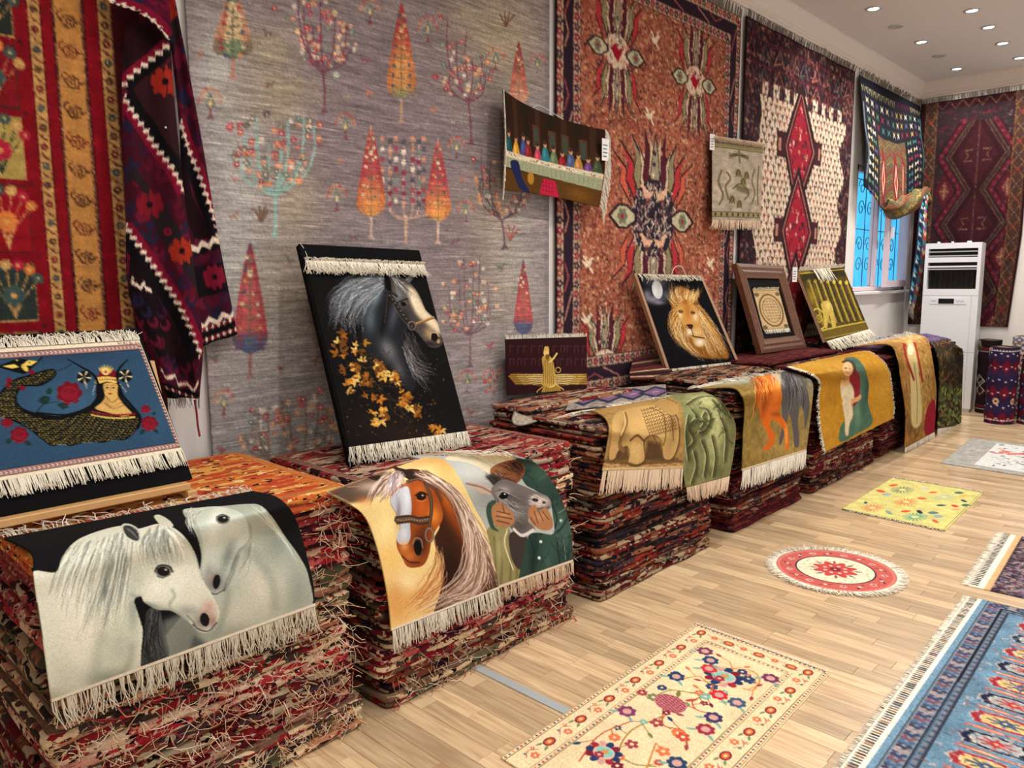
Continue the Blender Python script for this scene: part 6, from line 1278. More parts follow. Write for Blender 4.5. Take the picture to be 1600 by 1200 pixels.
def art_robe(r):
    R = np.random.RandomState(25); c = zoom(r, 1100, 380, 3.); c.im[:] = (146, 104, 50); c.blob(860, 460, 120, 30, (196, 150, 90), .8); c.blob(990, 440, 60, 20, (206, 176, 120), .7)
    c.blob(1000, 700, 40, 160, (176, 142, 74), .7); c.blob(960, 860, 40, 60, (90, 64, 34), .6); mottle(c, .12, 9, 7)
    for k in range(70): x, y = 920+R.rand()*160, 560+R.rand()*340; c.line([(x, y), (x+R.randn()*8, y+18)], 5, [(196, 156, 84), (110, 76, 38), (84, 56, 30), (214, 176, 110)][R.randint(4)], .6)
    c.fill([(950, 470), (985, 470), (1010, 640), (1020, 830), (975, 850), (968, 640)], (196, 176, 120), sm=4, blur=1); c.line([(985, 560), (1000, 700), (998, 840)], 7, (130, 120, 60), .8, sm=4); c.ell(968, 500, 14, 26, (222, 206, 170))
    c.line([(935, 470), (950, 540), (985, 640)], 13, (140, 34, 32), sm=4); c.line([(985, 465), (1005, 540), (1025, 650)], 12, (150, 38, 34), sm=4); c.fill([(1058, 750), (1082, 740), (1086, 880), (1034, 890), (1040, 800)], (136, 18, 40), sm=4); c.noise(.06, 2, R)
ART['robe'] = art_robe
def art_forest(r):
    R = np.random.RandomState(26); c = zoom(r, 1100, 380, 3.); c.im[:] = (46, 36, 22)
    for k in range(420): x, y = 1060+R.rand()*160, 440+R.rand()*440; c.line([(x, y), (x+R.randn()*10, y+12+R.rand()*14)], 4+R.rand()*4, [(96, 70, 36), (30, 24, 16), (120, 92, 50), (66, 70, 34), (22, 18, 12), (150, 116, 66)][R.randint(6)], .7)
    for k in range(120): x, y = 1100+R.rand()*110, 680+R.rand()*180; leaf(c, x, y, 20, 9, -1.6+R.randn()*.7, [(84, 104, 52), (60, 76, 40), (120, 130, 70)][R.randint(3)])
    c.blob(1180, 600, 30, 80, (18, 14, 10), .6); c.noise(.08, 2, R)
ART['forest'] = art_forest
def art_chariot(r):
    R = np.random.RandomState(27); c = zoom(r, 1130, 390, 6.4); c.im[:] = (70, 58, 16); hi = (186, 162, 66); dk = (26, 20, 8)
    mottle(c, .15, 8, 8)
    for k in range(9):
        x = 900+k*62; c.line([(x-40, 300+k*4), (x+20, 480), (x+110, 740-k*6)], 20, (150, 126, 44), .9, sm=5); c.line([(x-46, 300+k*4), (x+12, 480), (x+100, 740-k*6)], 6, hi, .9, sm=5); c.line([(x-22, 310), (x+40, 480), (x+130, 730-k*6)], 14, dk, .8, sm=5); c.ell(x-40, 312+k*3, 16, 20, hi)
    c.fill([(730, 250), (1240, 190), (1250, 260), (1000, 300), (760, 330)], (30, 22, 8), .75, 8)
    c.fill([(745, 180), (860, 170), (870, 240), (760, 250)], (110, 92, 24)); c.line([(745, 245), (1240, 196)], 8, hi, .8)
    c.blob(880, 480, 70, 90, (140, 116, 30), .8); c.fill([(980, 540), (1040, 510), (1090, 560), (1110, 660), (1130, 760), (1090, 770), (1060, 650), (1040, 780), (1010, 760), (1000, 640)], (176, 150, 70), sm=4); c.blob(1050, 560, 24, 40, (222, 200, 120), .7)
    q = np.linspace(0, 6.3, 26)
    for rr, w in ((1, 14), (.35, 9)): c.line(np.stack([960+62*rr*np.cos(q)+20*rr*np.sin(q), 690+100*rr*np.sin(q)], 1), w, hi)
    for a in range(6): c.line([(960, 690), (960+60*math.cos(a)+18*math.sin(a), 690+96*math.sin(a))], 7, (150, 126, 50))
    c.line([(970, 810), (1200, 760), (1440, 715)], 14, hi, .9); c.fill([(970, 820), (1440, 725), (1460, 790), (1000, 890)], (96, 78, 20)); c.line([(1000, 892), (1460, 795)], 8, (150, 130, 60)); metric(r).noise(.1, 2, R)
ART['chariot'] = art_chariot
def art_mini(r):
    R = np.random.RandomState(28); m = metric(r); W_, H = r.Wm, r.Hm; m.im[:] = (190, 164, 120); q = np.linspace(0, 6.3, 40)
    for k, (a, col, w) in enumerate(((.42, (110, 84, 50), .06), (.36, (190, 160, 112), .03), (.32, (96, 72, 44), .02))): m.line(np.stack([W_/2+W_*a*np.cos(q), H*.53+H*a*.92*np.sin(q)], 1), W_*w, col)
    for j in range(7):
        for i in range(5): m.line([(W_*(.27+.11*i), H*(.3+.07*j)), (W_*(.3+.11*i), H*(.33+.07*j)), (W_*(.34+.11*i), H*(.3+.07*j))], W_*.02, (120, 66, 46))
    for x in (.1, .9):
        for y in (.14, .93): m.ell(W_*x, H*y, W_*.09, H*.05, (110, 90, 60))
    for y in (.05, .11): m.line([(0, H*y), (W_, H*y)], H*.014, (90, 66, 40))
    m.line([(0, H*.97), (W_, H*.97)], H*.014, (90, 66, 40)); m.noise(.06, 2, R)
ART['mini'] = art_mini
def art_banquet(r):
    """generic banquet: a long cloth-covered table with a row of robed people, kept as loose colour masses"""
    R = np.random.RandomState(29); m = metric(r); W_, H = r.Wm, r.Hm; m.im[:] = (44, 26, 16)
    for k in range(9): x = W_*k/8; m.fill([(x, 0), (x+W_*.05, 0), (x+W_*.05, H*.5), (x, H*.5)], (60, 36, 22) if k % 2 else (34, 26, 16))
    for x in (.34, .5, .62, .78): m.fill([(W_*x, H*.2), (W_*(x+.07), H*.2), (W_*(x+.07), H*.46), (W_*x, H*.46)], (84, 50, 30)); m.fill([(W_*(x+.012), H*.23), (W_*(x+.058), H*.23), (W_*(x+.058), H*.45), (W_*(x+.012), H*.45)], (58, 68, 58))
    m.fill([(0, H*.78), (W_, H*.78), (W_, H), (0, H)], (84, 54, 20)); m.blob(W_*.8, H*.9, W_*.12, H*.08, (120, 78, 24), .8)
    cols = [(30, 70, 76), (190, 140, 50), (60, 66, 120), (120, 34, 40), (170, 60, 84), (40, 110, 120), (96, 110, 80), (130, 30, 36), (70, 84, 120), (170, 120, 60), (96, 60, 110), (60, 70, 50)]
    for k in range(12):
        x = W_*(.06+.08*k)+R.randn()*.006; y = H*(.5+.03*math.sin(k*2.1)); m.fill([(x-W_*.04, H*.64), (x-W_*.03, y), (x, y-H*.07), (x+W_*.03, y), (x+W_*.045, H*.64)], cols[k], sm=4); m.blob(x-W_*.01, y+H*.03, W_*.012, H*.05, np.array(cols[k])*1.4+20, .7); m.ell(x, y-H*.085, W_*.017, H*.042, (188, 140, 104)); m.ell(x-W_*.003, y-H*.108, W_*.018, H*.028, (62, 42, 30))
    m.fill([(0, H*.63), (W_, H*.61), (W_, H*.79), (0, H*.76)], (150, 154, 124)); m.fill([(0, H*.6), (W_, H*.58), (W_, H*.64), (0, H*.66)], (206, 196, 168))
    for k in range(70): m.ell(W_*R.rand(), H*(.61+.025*R.rand()), W_*.008, H*.008, [(190, 130, 80), (120, 70, 50), (230, 220, 200)][R.randint(3)], n=7)
    for k in range(24): x = W_*k/23; m.line([(x, H*.66), (x, H*.77)], W_*.004, (110, 116, 92), .7)
    m.fill([(W_*.08, H*.7), (W_*.17, H*.68), (W_*.22, H*.85), (W_*.3, H*.99), (W_*.2, H*.97), (W_*.12, H*.82)], (30, 34, 74), sm=4); m.ell(W_*.31, H*.83, W_*.035, H*.07, (170, 120, 40)); m.fill([(W_*.44, H*.8), (W_*.56, H*.8), (W_*.6, H), (W_*.4, H)], (176, 30, 60))
    for k in range(12): m.ell(W_*(.44+.03*(k % 4)), H*(.84+.05*(k//4)), .004, .005, (40, 10, 20), n=5)
    m.noise(.06, 2, R)
ART['banquet'] = art_banquet
def art_tapestry(r):
    R = np.random.RandomState(30); m = metric(r); W_, H = r.Wm, r.Hm; m.im[:] = (164, 150, 132); g = (110, 100, 60); d = (66, 58, 38); mottle(m, .07, 12, 3)
    for y in (.07, .9): m.fill([(0, H*y), (W_, H*y), (W_, H*(y+.06)), (0, H*(y+.06))], (140, 130, 90)); m.line([(0, H*y), (W_, H*y)], .008, d); m.line([(0, H*(y+.06)), (W_, H*(y+.06))], .008, d)
    for k in range(9): m.ell(W_*(.06+.11*k), H*.93, .018, .014, d, n=8)
    m.line([(W_*.3, H*.22), (W_*.48, H*.18), (W_*.66, H*.22)], .03, g, sm=4); m.line([(W_*.48, H*.14), (W_*.48, H*.3)], .03, g); 
    for s in (-1, 1):
        for k in range(5): m.line([(W_*.48, H*.2), (W_*(.48+s*.2), H*(.18+.018*k))], .008, d, .8)
    for p in ([(.15, .4), (.1, .55), (.18, .7), (.12, .82)], [(.24, .42), (.3, .5), (.22, .6), (.28, .75)], [(.8, .35), (.74, .5), (.82, .65), (.76, .8)], [(.9, .3), (.88, .55), (.92, .8)], [(.35, .62), (.5, .55), (.68, .66), (.6, .74)]): m.line([(W_*a, H*b) for a, b in p], .024, g, .9, sm=5); m.line([(W_*a+.012, H*b) for a, b in p], .007, d, .9, sm=5)
    for x, y in ((.45, .42), (.62, .44), (.55, .52), (.35, .75), (.5, .8)): m.ell(W_*x, H*y, .045, .03, g); m.line([(W_*x-.04, H*y+.03), (W_*x, H*y-.02), (W_*x+.05, H*y+.03)], .012, d, sm=3)
    m.fill([(W_*.4, H*.56), (W_*.7, H*.6), (W_*.68, H*.68), (W_*.42, H*.64)], (84, 74, 46), .7, 3); m.noise(.07, 2, R)
ART['tapestry'] = art_tapestry
def art_lilac(r):
    R = np.random.RandomState(31); m = metric(r); W_, H = r.Wm, r.Hm; m.im[:] = (150, 140, 132); speckle(m, 700, 0, 0, W_, H, [(120, 110, 106), (176, 166, 156), (96, 84, 90)], .012, 1)
    for k in range(4): x = W_*(.16+.24*k); m.fill([(x-.13, H*.5), (x, H*.1), (x+.13, H*.5), (x, H*.9)], (34, 44, 70)); m.fill([(x-.09, H*.5), (x, H*.22), (x+.09, H*.5), (x, H*.78)], (120, 90, 120)); m.ell(x, H*.5, .03, .03, (160, 130, 150))
    m.noise(.06, 2, R)
ART['lilac'] = art_lilac
def art_silver(r):
    R = np.random.RandomState(32); m = metric(r); m.im[:] = (160, 148, 130); speckle(m, 900, 0, 0, r.Wm, r.Hm, [(110, 100, 92), (196, 186, 170), (130, 120, 108)], .009, 1); m.line([(0, r.Hm), (r.Wm, r.Hm)], .012, (90, 82, 76))
ART['silver'] = art_silver
def art_stripe(r):
    m = metric(r); m.im[:] = (78, 32, 30)
    for k, (y, w, col) in enumerate(((.12, .03, (40, 20, 22)), (.22, .02, (150, 116, 90)), (.34, .05, (50, 24, 26)), (.46, .03, (96, 40, 36)), (.58, .022, (190, 164, 136)), (.72, .06, (44, 22, 24)), (.86, .03, (176, 150, 120)))): m.line([(0, r.Hm*y), (r.Wm, r.Hm*(y+.06))], w*r.Hm*2, col)
ART['stripe'] = art_stripe
def art_violet(r):
    R = np.random.RandomState(33); m = metric(r); m.im[:] = (96, 78, 110); speckle(m, 900, 0, 0, r.Wm, r.Hm, [(130, 110, 140), (60, 44, 70), (150, 130, 150), (110, 50, 80), (70, 70, 110)], .02, 1); m.fill([(0, 0), (.5, 0), (.5, r.Hm), (0, r.Hm)], (40, 26, 36), .7, 10)
ART['violet'] = art_violet
# ------------------------------------------------ floor rugs
def vine(m, p, col, w, seed, fl, fr=.02):
    R = np.random.RandomState(seed); q = smooth(p, 10); m.line(q, w, col)
    for k in range(0, len(q), 6):
        s = 1 if (k//6) % 2 else -1; a = R.rand()*6.28; e = q[k]+np.array([math.cos(a), math.sin(a)])*fr*1.9; m.line([q[k], e], w*.7, col); c_ = fl[R.randint(len(fl))]
        if R.rand() < .6: flower(m, e[0], e[1], fr*(.6+.5*R.rand()), c_, (226, 196, 150), 5+R.randint(3))
        else: leaf(m, e[0], e[1], fr*1.4, fr*.7, a, c_)
def art_cream(r):
    R = np.random.RandomState(40); m = metric(r); W_, H = r.Wm, r.Hm; m.im[:] = (222, 200, 160); mottle(m, .03, 40, 1); streaks(m, .015, 2, 30, 2)
    fl = [(186, 70, 56), (206, 110, 70), (110, 30, 50), (120, 170, 160), (40, 60, 96), (150, 60, 70), (110, 120, 80)]
    # guard stripes and main border
    def guard(o, w, seed):
        for P in ([(o, o), (W_-o, o), (W_-o, H), (o, H)],): m.line(P+[P[0]], .003, (110, 84, 56))
        m.line([(o+w, H), (o+w, o+w), (W_-o-w, o+w), (W_-o-w, H)], .003, (110, 84, 56))
        cols = [(150, 60, 56), (80, 96, 80), (60, 66, 90), (120, 60, 80), (196, 130, 90)]
        n = int(H/.019)
        for k in range(n):
            y = o+w+k*.019
            for x in (o+w/2, W_-o-w/2): m.ell(x, y, w*.26, .0055, cols[(k*7) % 5], n=8)
        for k in range(int((W_-2*o)/.019)): m.ell(o+w+k*.019, o+w/2, .0055, w*.26, cols[(k*3) % 5], n=8)
    guard(.004, .018, 1); guard(.108, .018, 2)
    for k in range(int(H/.085)):
        y = .06+k*.085
        for x, s in ((.065, 1), (W_-.065, -1)):
            col = fl[(k*3+(s > 0)) % 4]
            if k % 2 == 0: m.ell(x, y, .019, .026, (110, 34, 44), n=14); m.ell(x, y, .013, .019, (206, 96, 60), n=12); m.ell(x, y, .006, .009, (230, 190, 130), n=8); leaf(m, x+.01, y+.02, .03, .012, 1.2, (110, 130, 90)); leaf(m, x-.01, y+.02, .03, .012, 1.9, (110, 130, 90))
            else: flower(m, x+s*.012, y, .017, (206, 110, 76), (236, 206, 160), 6); m.line([(x, y-.03), (x-s*.02, y), (x, y+.03)], .0028, (160, 84, 70), sm=5); flower(m, x-s*.018, y-.02, .009, (176, 80, 76), (230, 200, 150), 4); m.ell(x-s*.016, y+.018, .006, .006, (90, 110, 100), n=7)
    for k in range(6):
        x = .13+k*(W_-.26)/5; y = .064
        if k % 2: m.ell(x, y, .024, .017, (150, 44, 44), n=12); m.ell(x, y, .016, .011, (206, 130, 80), n=10); m.line([(x-.03, y+.012), (x, y+.02), (x+.03, y+.012)], .004, (80, 110, 70), sm=4)
        else: flower(m, x, y, .016, (206, 100, 70), (230, 200, 150), 6); m.line([(x-.04, y-.012), (x, y), (x+.04, y-.012)], .0028, (170, 100, 80), sm=4)
    ox = .135
    F = lambda u, v: (ox+(W_-2*ox)*u, .14+v)
    Wf = W_-2*ox
    # scrolling stems
    st = [([(.42, .06), (.55, .12), (.62, .2), (.5, .26), (.3, .24), (.18, .3)], (190, 130, 60)), ([(.5, .1), (.7, .06), (.86, .1), (.9, .18), (.8, .2)], (190, 120, 50)), ([(.5, .24), (.56, .32), (.5, .4), (.62, .44), (.8, .42)], (176, 84, 52)), ([(.56, .33), (.4, .36), (.2, .4), (.12, .5)], (130, 120, 60)), ([(.34, .52), (.5, .6), (.7, .58), (.86, .64)], (176, 90, 60)), ([(.4, .56), (.3, .7), (.4, .82), (.6, .84), (.8, .8)], (150, 120, 60)), ([(.2, .66), (.1, .8), (.2, .95)], (176, 84, 52)), ([(.6, .7), (.8, .9), (.7, 1.02)], (190, 120, 60))]
    for k, (p, col) in enumerate(st): vine(m, [F(*q) for q in p], col, .0055, k, fl, .024)
    def palmette(u, v, s):
        x, y = F(u, v); 
        for k in range(11): a = k*.571; m.ell(x+s*.75*math.cos(a), y+s*.72*math.sin(a), s*.3, s*.22, [(34, 50, 90), (150, 40, 56), (196, 150, 140), (36, 56, 96), (120, 30, 50)][k % 5], ang=a, n=10)
        m.ell(x, y, s*.62, s*.55, (206, 170, 150)); m.ell(x, y-s*.1, s*.5, s*.36, (120, 190, 180)); m.ell(x, y-s*.12, s*.24, s*.18, (190, 140, 80)); flower(m, x-s*.1, y+s*.3, s*.3, (150, 44, 60), (220, 180, 150), 6)
    palmette(.52, .175, .075)
    palmette(.3, .86, .06)
    x, y = F(.34, .47); m.ell(x, y, .062, .05, (120, 40, 62), ang=.2); 
    pm = m.mask(np.stack([x+.062*np.cos(np.linspace(0, 6.28, 24)), y+.05*np.sin(np.linspace(0, 6.28, 24))], 1))
    for k in range(-9, 10): m.line([(x-.08, y+k*.012), (x+.08, y+k*.012+.06)], .003, (206, 130, 130), clip=pm); m.line([(x-.08, y+k*.012), (x+.08, y+k*.012-.06)], .003, (206, 130, 130), clip=pm)
    leaf(m, x+.03, y-.05, .05, .02, -.9, (170, 70, 60)); leaf(m, x, y-.05, .05, .02, -2., (120, 110, 60))
    for u, v, col in ((.06, .05, (110, 50, 80)), (.94, .06, (110, 50, 80)), (.1, .3, (40, 60, 96)), (.88, .3, (60, 84, 110)), (.86, .52, (150, 44, 60)), (.07, .62, (120, 50, 90)), (.92, .74, (40, 60, 90)), (.5, .98, (150, 44, 60)), (.66, .3, (190, 40, 50)), (.3, .16, (190, 50, 50)), (.22, .1, (44, 60, 96)), (.82, .44, (60, 50, 90))): x, y = F(u, v); flower(m, x, y, .034, col, (206, 150, 130), 7, edge=(190, 150, 150)); leaf(m, x+.02, y+.02, .04, .015, .6, (120, 160, 150)); leaf(m, x-.02, y+.02, .04, .015, 2.6, (120, 160, 150))
    n = int(W_/.011)
    for k in range(n): m.fill([(k*.011, 0), (k*.011+.006, 0), (k*.011+.006, .008), (k*.011, .008)], [(34, 34, 40), (110, 30, 50), (60, 84, 90)][k % 3])
    m.noise(.05, 2, R)
ART['cream'] = art_cream
def art_blue(r):
    R = np.random.RandomState(41); m = metric(r); W_, H = r.Wm, r.Hm; m.im[:] = (98, 130, 152); mottle(m, .07, 16, 2)
    m.fill([(0, 0), (.062, 0), (.062, H), (0, H)], (230, 223, 206))
    n = int(H/.017)
    for k in range(n): m.fill([(.014, k*.017), (.044, k*.017), (.044, k*.017+.0095), (.014, k*.017+.0095)], [(26, 24, 30), (40, 30, 30), (130, 100, 56), (30, 34, 44), (70, 34, 34)][(k*3) % 5])
    m.fill([(.062, 0), (.085, 0), (.085, H), (.062, H)], (108, 142, 166))
    X0 = .085
    def stripe(o, w, base, cols, per, kind, seed): border(m, X0+o, o, W_+1, H+1, w, base, seed, cols, per, kind)
    stripe(.0, .062, (112, 128, 142), [(120, 74, 84), (50, 62, 92), (160, 140, 136), (60, 56, 76), (70, 96, 128)], .029, 0, 1); m.line([(X0+.066, H), (X0+.066, .066), (W_, .066)], .005, (40, 44, 60)); stripe(.07, .022, (92, 116, 138), [(140, 112, 108), (50, 56, 76)], .02, 2, 2); m.line([(X0+.096, H), (X0+.096, .096), (W_, .096)], .005, (40, 44, 60))
    # rows of eight-lobed medallions
    def guli(x, y, s, rim, fill, core):
        q = np.linspace(0, 2*math.pi, 33)[:-1]; rr = 1+.09*np.cos(q*8); se = lambda v: np.sign(v)*np.abs(v)**.5; P = lambda k: np.stack([x+s*1.02*k*rr*se(np.cos(q)), y+s*.5*k*rr*se(np.sin(q))], 1)
        m.fill(P(1.12), (170, 160, 150)); m.fill(P(1.05), rim); m.fill(P(.8), (206, 190, 170)); m.fill(P(.74), fill); 
        for a in range(8): m.line([(x+s*.2*math.cos(a*.785), y+s*.12*math.sin(a*.785)), (x+s*.62*math.cos(a*.785), y+s*.34*math.sin(a*.785))], s*.1, core)
        flower(m, x, y, s*.24, core, (226, 200, 160), 6)
    pit = .15
    for j in range(int(H/pit)+1):
        y = .20+j*pit
        for i in range(4):
            x = X0+.25+i*.30; k = (j+i) % 2; guli(x, y, .088, (26, 34, 58) if k else (150, 40, 50), (150, 160, 160) if k else (206, 174, 104), (170, 50, 50) if k else (60, 80, 110))
            for s in (-1, 1): m.line([(x-.10, y+s*pit*.5), (x-.03, y+s*pit*.45), (x+.04, y+s*pit*.52), (x+.10, y+s*pit*.47)], .010, (176, 92, 78), sm=4); m.line([(x-.09, y+s*pit*.5), (x+.09, y+s*pit*.48)], .004, (226, 190, 150))
            xx = x+.15
            for t in range(5): m.line([(xx-.016, y-.06+t*.026), (xx+.016, y-.052+t*.026)], .007, [(196, 170, 110), (60, 66, 84), (176, 70, 64)][t % 3])
            m.line([(xx, y-.08), (xx, y+.08)], .004, (70, 74, 70)); flower(m, x+.15, y+pit*.5, .022, (170, 50, 56), (220, 190, 150), 5)
    speckle(m, 900, X0+.1, .1, W_, H, [(150, 90, 96), (60, 84, 116), (190, 170, 160), (130, 150, 166)], .008, 4); m.noise(.07, 2, R)
ART['blue'] = art_blue
def art_redfloor(r):
    R = np.random.RandomState(42); m = metric(r); W_, H = r.Wm, r.Hm; m.im[:] = (108, 20, 36); m.fill([(0, 0), (.07, 0), (.07, H), (0, H)], (230, 222, 204)); n = int(H/.026)
    for k in range(n): m.fill([(.014, k*.026), (.046, k*.026), (.046, k*.026+.015), (.014, k*.026+.015)], (26, 24, 30))
    m.fill([(.07, 0), (.10, 0), (.10, H), (.07, H)], (206, 166, 120))
    m.fill([(.10, 0), (.26, 0), (.26, H), (.10, H)], (40, 34, 50)); speckle(m, 700, .11, 0, .26, H, [(150, 120, 116), (96, 60, 74), (120, 110, 130), (170, 150, 140)], .011, 1)
    m.fill([(.10, H-.16), (W_, H-.16), (W_, H), (.10, H)], (40, 34, 50)); speckle(m, 700, .1, H-.16, W_, H, [(150, 120, 116), (96, 60, 74), (120, 110, 130), (170, 150, 140)], .011, 2); m.line([(.26, 0), (.26, H-.16), (W_, H-.16)], .008, (190, 170, 160))
    for j in range(14):
        for i in range(10): x, y = .32+i*.07+(j % 2)*.035, .04+j*.06; leaf(m, x, y, .05, .03, -1.2, (170, 60, 66)); m.ell(x+.008, y-.02, .008, .012, (206, 160, 120), n=7)
    m.noise(.05, 2, R)
ART['redfloor'] = art_redfloor
def art_yellow(r):
    R = np.random.RandomState(43); c = zoom(r, 1350, 640, 6.); c.im[:] = (204, 196, 122); mottle(c, .04, 14, 3)
    def head(x, y, rx, ry, col):
        for k in range(18): a = k*.349; c.line([(x+rx*.34*math.cos(a), y+ry*.34*math.sin(a)), (x+rx*math.cos(a), y+ry*math.sin(a))], rx*.06, col, taper=(.5, 1.2, .6))
        c.ell(x, y, rx*.2, ry*.2, (214, 206, 150))
    for x, y, rx, ry, col in ((360, 752, 112, 30, (60, 92, 104)), (395, 865, 115, 34, (206, 84, 60)), (80, 920, 108, 34, (206, 96, 66)), (478, 1005, 122, 38, (40, 140, 130)), (750, 820, 108, 30, (160, 176, 160))): head(x, y, rx, ry, col)
    for x, y, L, w, a, col in ((840, 780, 100, 26, 0, (70, 110, 100)), (905, 895, 95, 28, 0, (60, 104, 94)), (670, 897, 105, 22, 0, (60, 92, 84)), (590, 965, 115, 30, .02, (90, 120, 116)), (340, 955, 105, 26, -.05, (206, 84, 60)), (490, 945, 70, 34, .4, (40, 44, 60)), (810, 895, 80, 26, .2, (196, 70, 60)), (600, 778, 95, 22, -.05, (206, 110, 70)), (490, 830, 105, 26, .05, (206, 100, 66)), (230, 715, 100, 24, -.1, (206, 90, 60)), (110, 755, 100, 30, .2, (206, 90, 60)), (630, 1030, 80, 28, .4, (196, 90, 60)), (200, 945, 80, 36, .5, (130, 150, 140)), (160, 795, 105, 28, 0, (150, 170, 160)), (900, 845, 70, 22, .3, (40, 60, 64)), (520, 740, 100, 30, 0, (190, 190, 170)), (880, 810, 110, 26, -.05, (224, 170, 90)), (0, 872, 40, 24, 0, (50, 80, 90)), (640, 1000, 110, 30, 0, (140, 160, 160)), (270, 905, 80, 36, .1, (224, 180, 110)), (800, 940, 120, 18, -.1, (226, 150, 110)), (440, 720, 60, 14, .2, (224, 180, 110))): leaf(c, x, y, L, w, a, col)
    m = metric(r); m.line([(0, .006), (r.Wm, .006)], .012, (110, 100, 80)); m.line([(0, r.Hm-.006), (r.Wm, r.Hm-.006)], .012, (110, 100, 80)); m.line([(r.Wm-.012, 0), (r.Wm-.012, r.Hm)], .006, (140, 130, 80)); m.noise(.05, 2, R)
ART['yellow'] = art_yellow
def art_whitefloor(r):
    R = np.random.RandomState(44); m = metric(r); W_, H = r.Wm, r.Hm; m.im[:] = (160, 158, 152); mottle(m, .05, 8, 1); streaks(m, .04, 6, 30, 2)
    m.fill([(.22, .10), (W_-.1, .10), (W_-.1, H-.12), (.22, H-.12)], (206, 206, 204)); speckle(m, 90, .25, .12, W_-.12, H-.14, [(90, 92, 104), (150, 150, 160), (70, 72, 86)], .02, 2)
    for k in range(46): x, y = .25+R.rand()*.6, H*.38+R.randn()*.05; flower(m, x, y, .022, (190, 90, 84), (206, 170, 150), 5)
    m.noise(.05, 2, R)
ART['whitefloor'] = art_whitefloor
def art_round(c):
    R = np.random.RandomState(45); c.im[:] = (222, 212, 186); co = (190, 92, 84)
    c.ell(1, 1, 1, 1, co, n=80); c.ell(1, 1, .98, .98, (206, 120, 108), n=80); c.ell(1, 1, .94, .94, co, n=80)
    for k in range(18):
        a = k*.349; x, y = 1+.8*math.cos(a), 1+.8*math.sin(a)
        if k % 2: flower(c, x, y, .07, (206, 160, 150), (90, 40, 50), 5)
        else: c.line([(1+.74*math.cos(a-.12), 1+.74*math.sin(a-.12)), (x, y), (1+.88*math.cos(a+.1), 1+.88*math.sin(a+.1))], .025, (46, 44, 66), sm=5); c.ell(x, y, .03, .03, (226, 206, 180), n=8)
    c.ell(1, 1, .67, .67, (50, 40, 60), n=60); c.ell(1, 1, .65, .65, (224, 214, 186), n=60)
    for k in range(70): a = R.rand()*6.28; q = .36+.26*R.rand(); c.ell(1+q*math.cos(a), 1+q*math.sin(a), .02, .016, [(190, 176, 130), (150, 150, 120), (206, 150, 130)][R.randint(3)], n=7)
    q = np.linspace(0, 6.283, 49)[:-1]; rr = .33*(1+.22*np.cos(q*8)); c.fill(np.stack([1+rr*np.cos(q), 1+rr*np.sin(q)], 1), (186, 72, 68))
    for k in range(8): a = k*.785+.39; c.line([(1+.2*math.cos(a), 1+.2*math.sin(a)), (1+.44*math.cos(a), 1+.44*math.sin(a))], .035, (186, 84, 80)); c.ell(1+.36*math.cos(a), 1+.36*math.sin(a), .04, .03, (90, 96, 110), n=8)
    for k in range(8): a = k*.785; c.ell(1+.18*math.cos(a), 1+.18*math.sin(a), .035, .035, (222, 190, 170), n=8)
    flower(c, 1, 1, .1, (120, 40, 50), (222, 190, 150), 8); c.noise(.04, 2, R)
ART['round'] = art_round
def art_roll(c, pal, R, kind):
    W_, H = c.W, c.H; c.im[:] = pal[0]
    if kind == 0:
        for k in range(26): x, y = W_*R.rand(), H*R.rand(); s = .05; c.line([(x-s, y), (x, y-s), (x+s, y), (x, y+s), (x-s, y)], .012, pal[1] if k % 3 else pal[2]); c.line([(x-s, y-s*.2), (x-s*1.5, y-s*.7)], .01, pal[1])
        for y in (.12, .9): c.line([(0, H*y), (W_, H*y)], .03, pal[2]); c.line([(0, H*y+.03), (W_, H*y+.03)], .01, pal[1])
    elif kind == 1:
        for j in range(6):
            y = H*(j+.5)/6; n = 8
            for k in range(n): x = W_*(k+(j % 2)*.5)/n; c.fill([(x-W_/n*.5, y), (x, y-H/12), (x+W_/n*.5, y), (x, y+H/12)], pal[1] if j % 2 else (40, 32, 70))
            for k in range(16): c.ell(W_*k/16, y+.02*(k % 2), .009, .009, pal[2], n=6)
        for k in range(5): q = np.linspace(0, 6.28, 7); x = W_*(k+.4)/5; c.fill(np.stack([x+.032*np.cos(q), H*.7+.036*np.sin(q)], 1), (206, 170, 140)); c.ell(x, H*.7, .014, .012, (90, 20, 30), n=6)
        for y in (.06, .95):
            for k in range(30): c.fill([(W_*k/30, H*y), (W_*(k+.5)/30, H*y-.02), (W_*(k+1)/30, H*y)], pal[2])
    else:
        for j in range(11):
            y = H*(j+.5)/11; n = 9
            for k in range(n): x = W_*(k+(j % 2)*.5)/n; s = W_/n*.5; c.fill([(x-s, y), (x, y-H/22), (x+s, y), (x, y+H/22)], [pal[1], pal[2], (70, 50, 60)][(j//2) % 3]); c.fill([(x-s*.5, y), (x, y-H/44), (x+s*.5, y), (x, y+H/44)], pal[0])
            c.line([(0, y+H/22), (W_, y+H/22)], .006, pal[2])
    c.noise(.06, 2, R)
ART['roll'] = art_roll
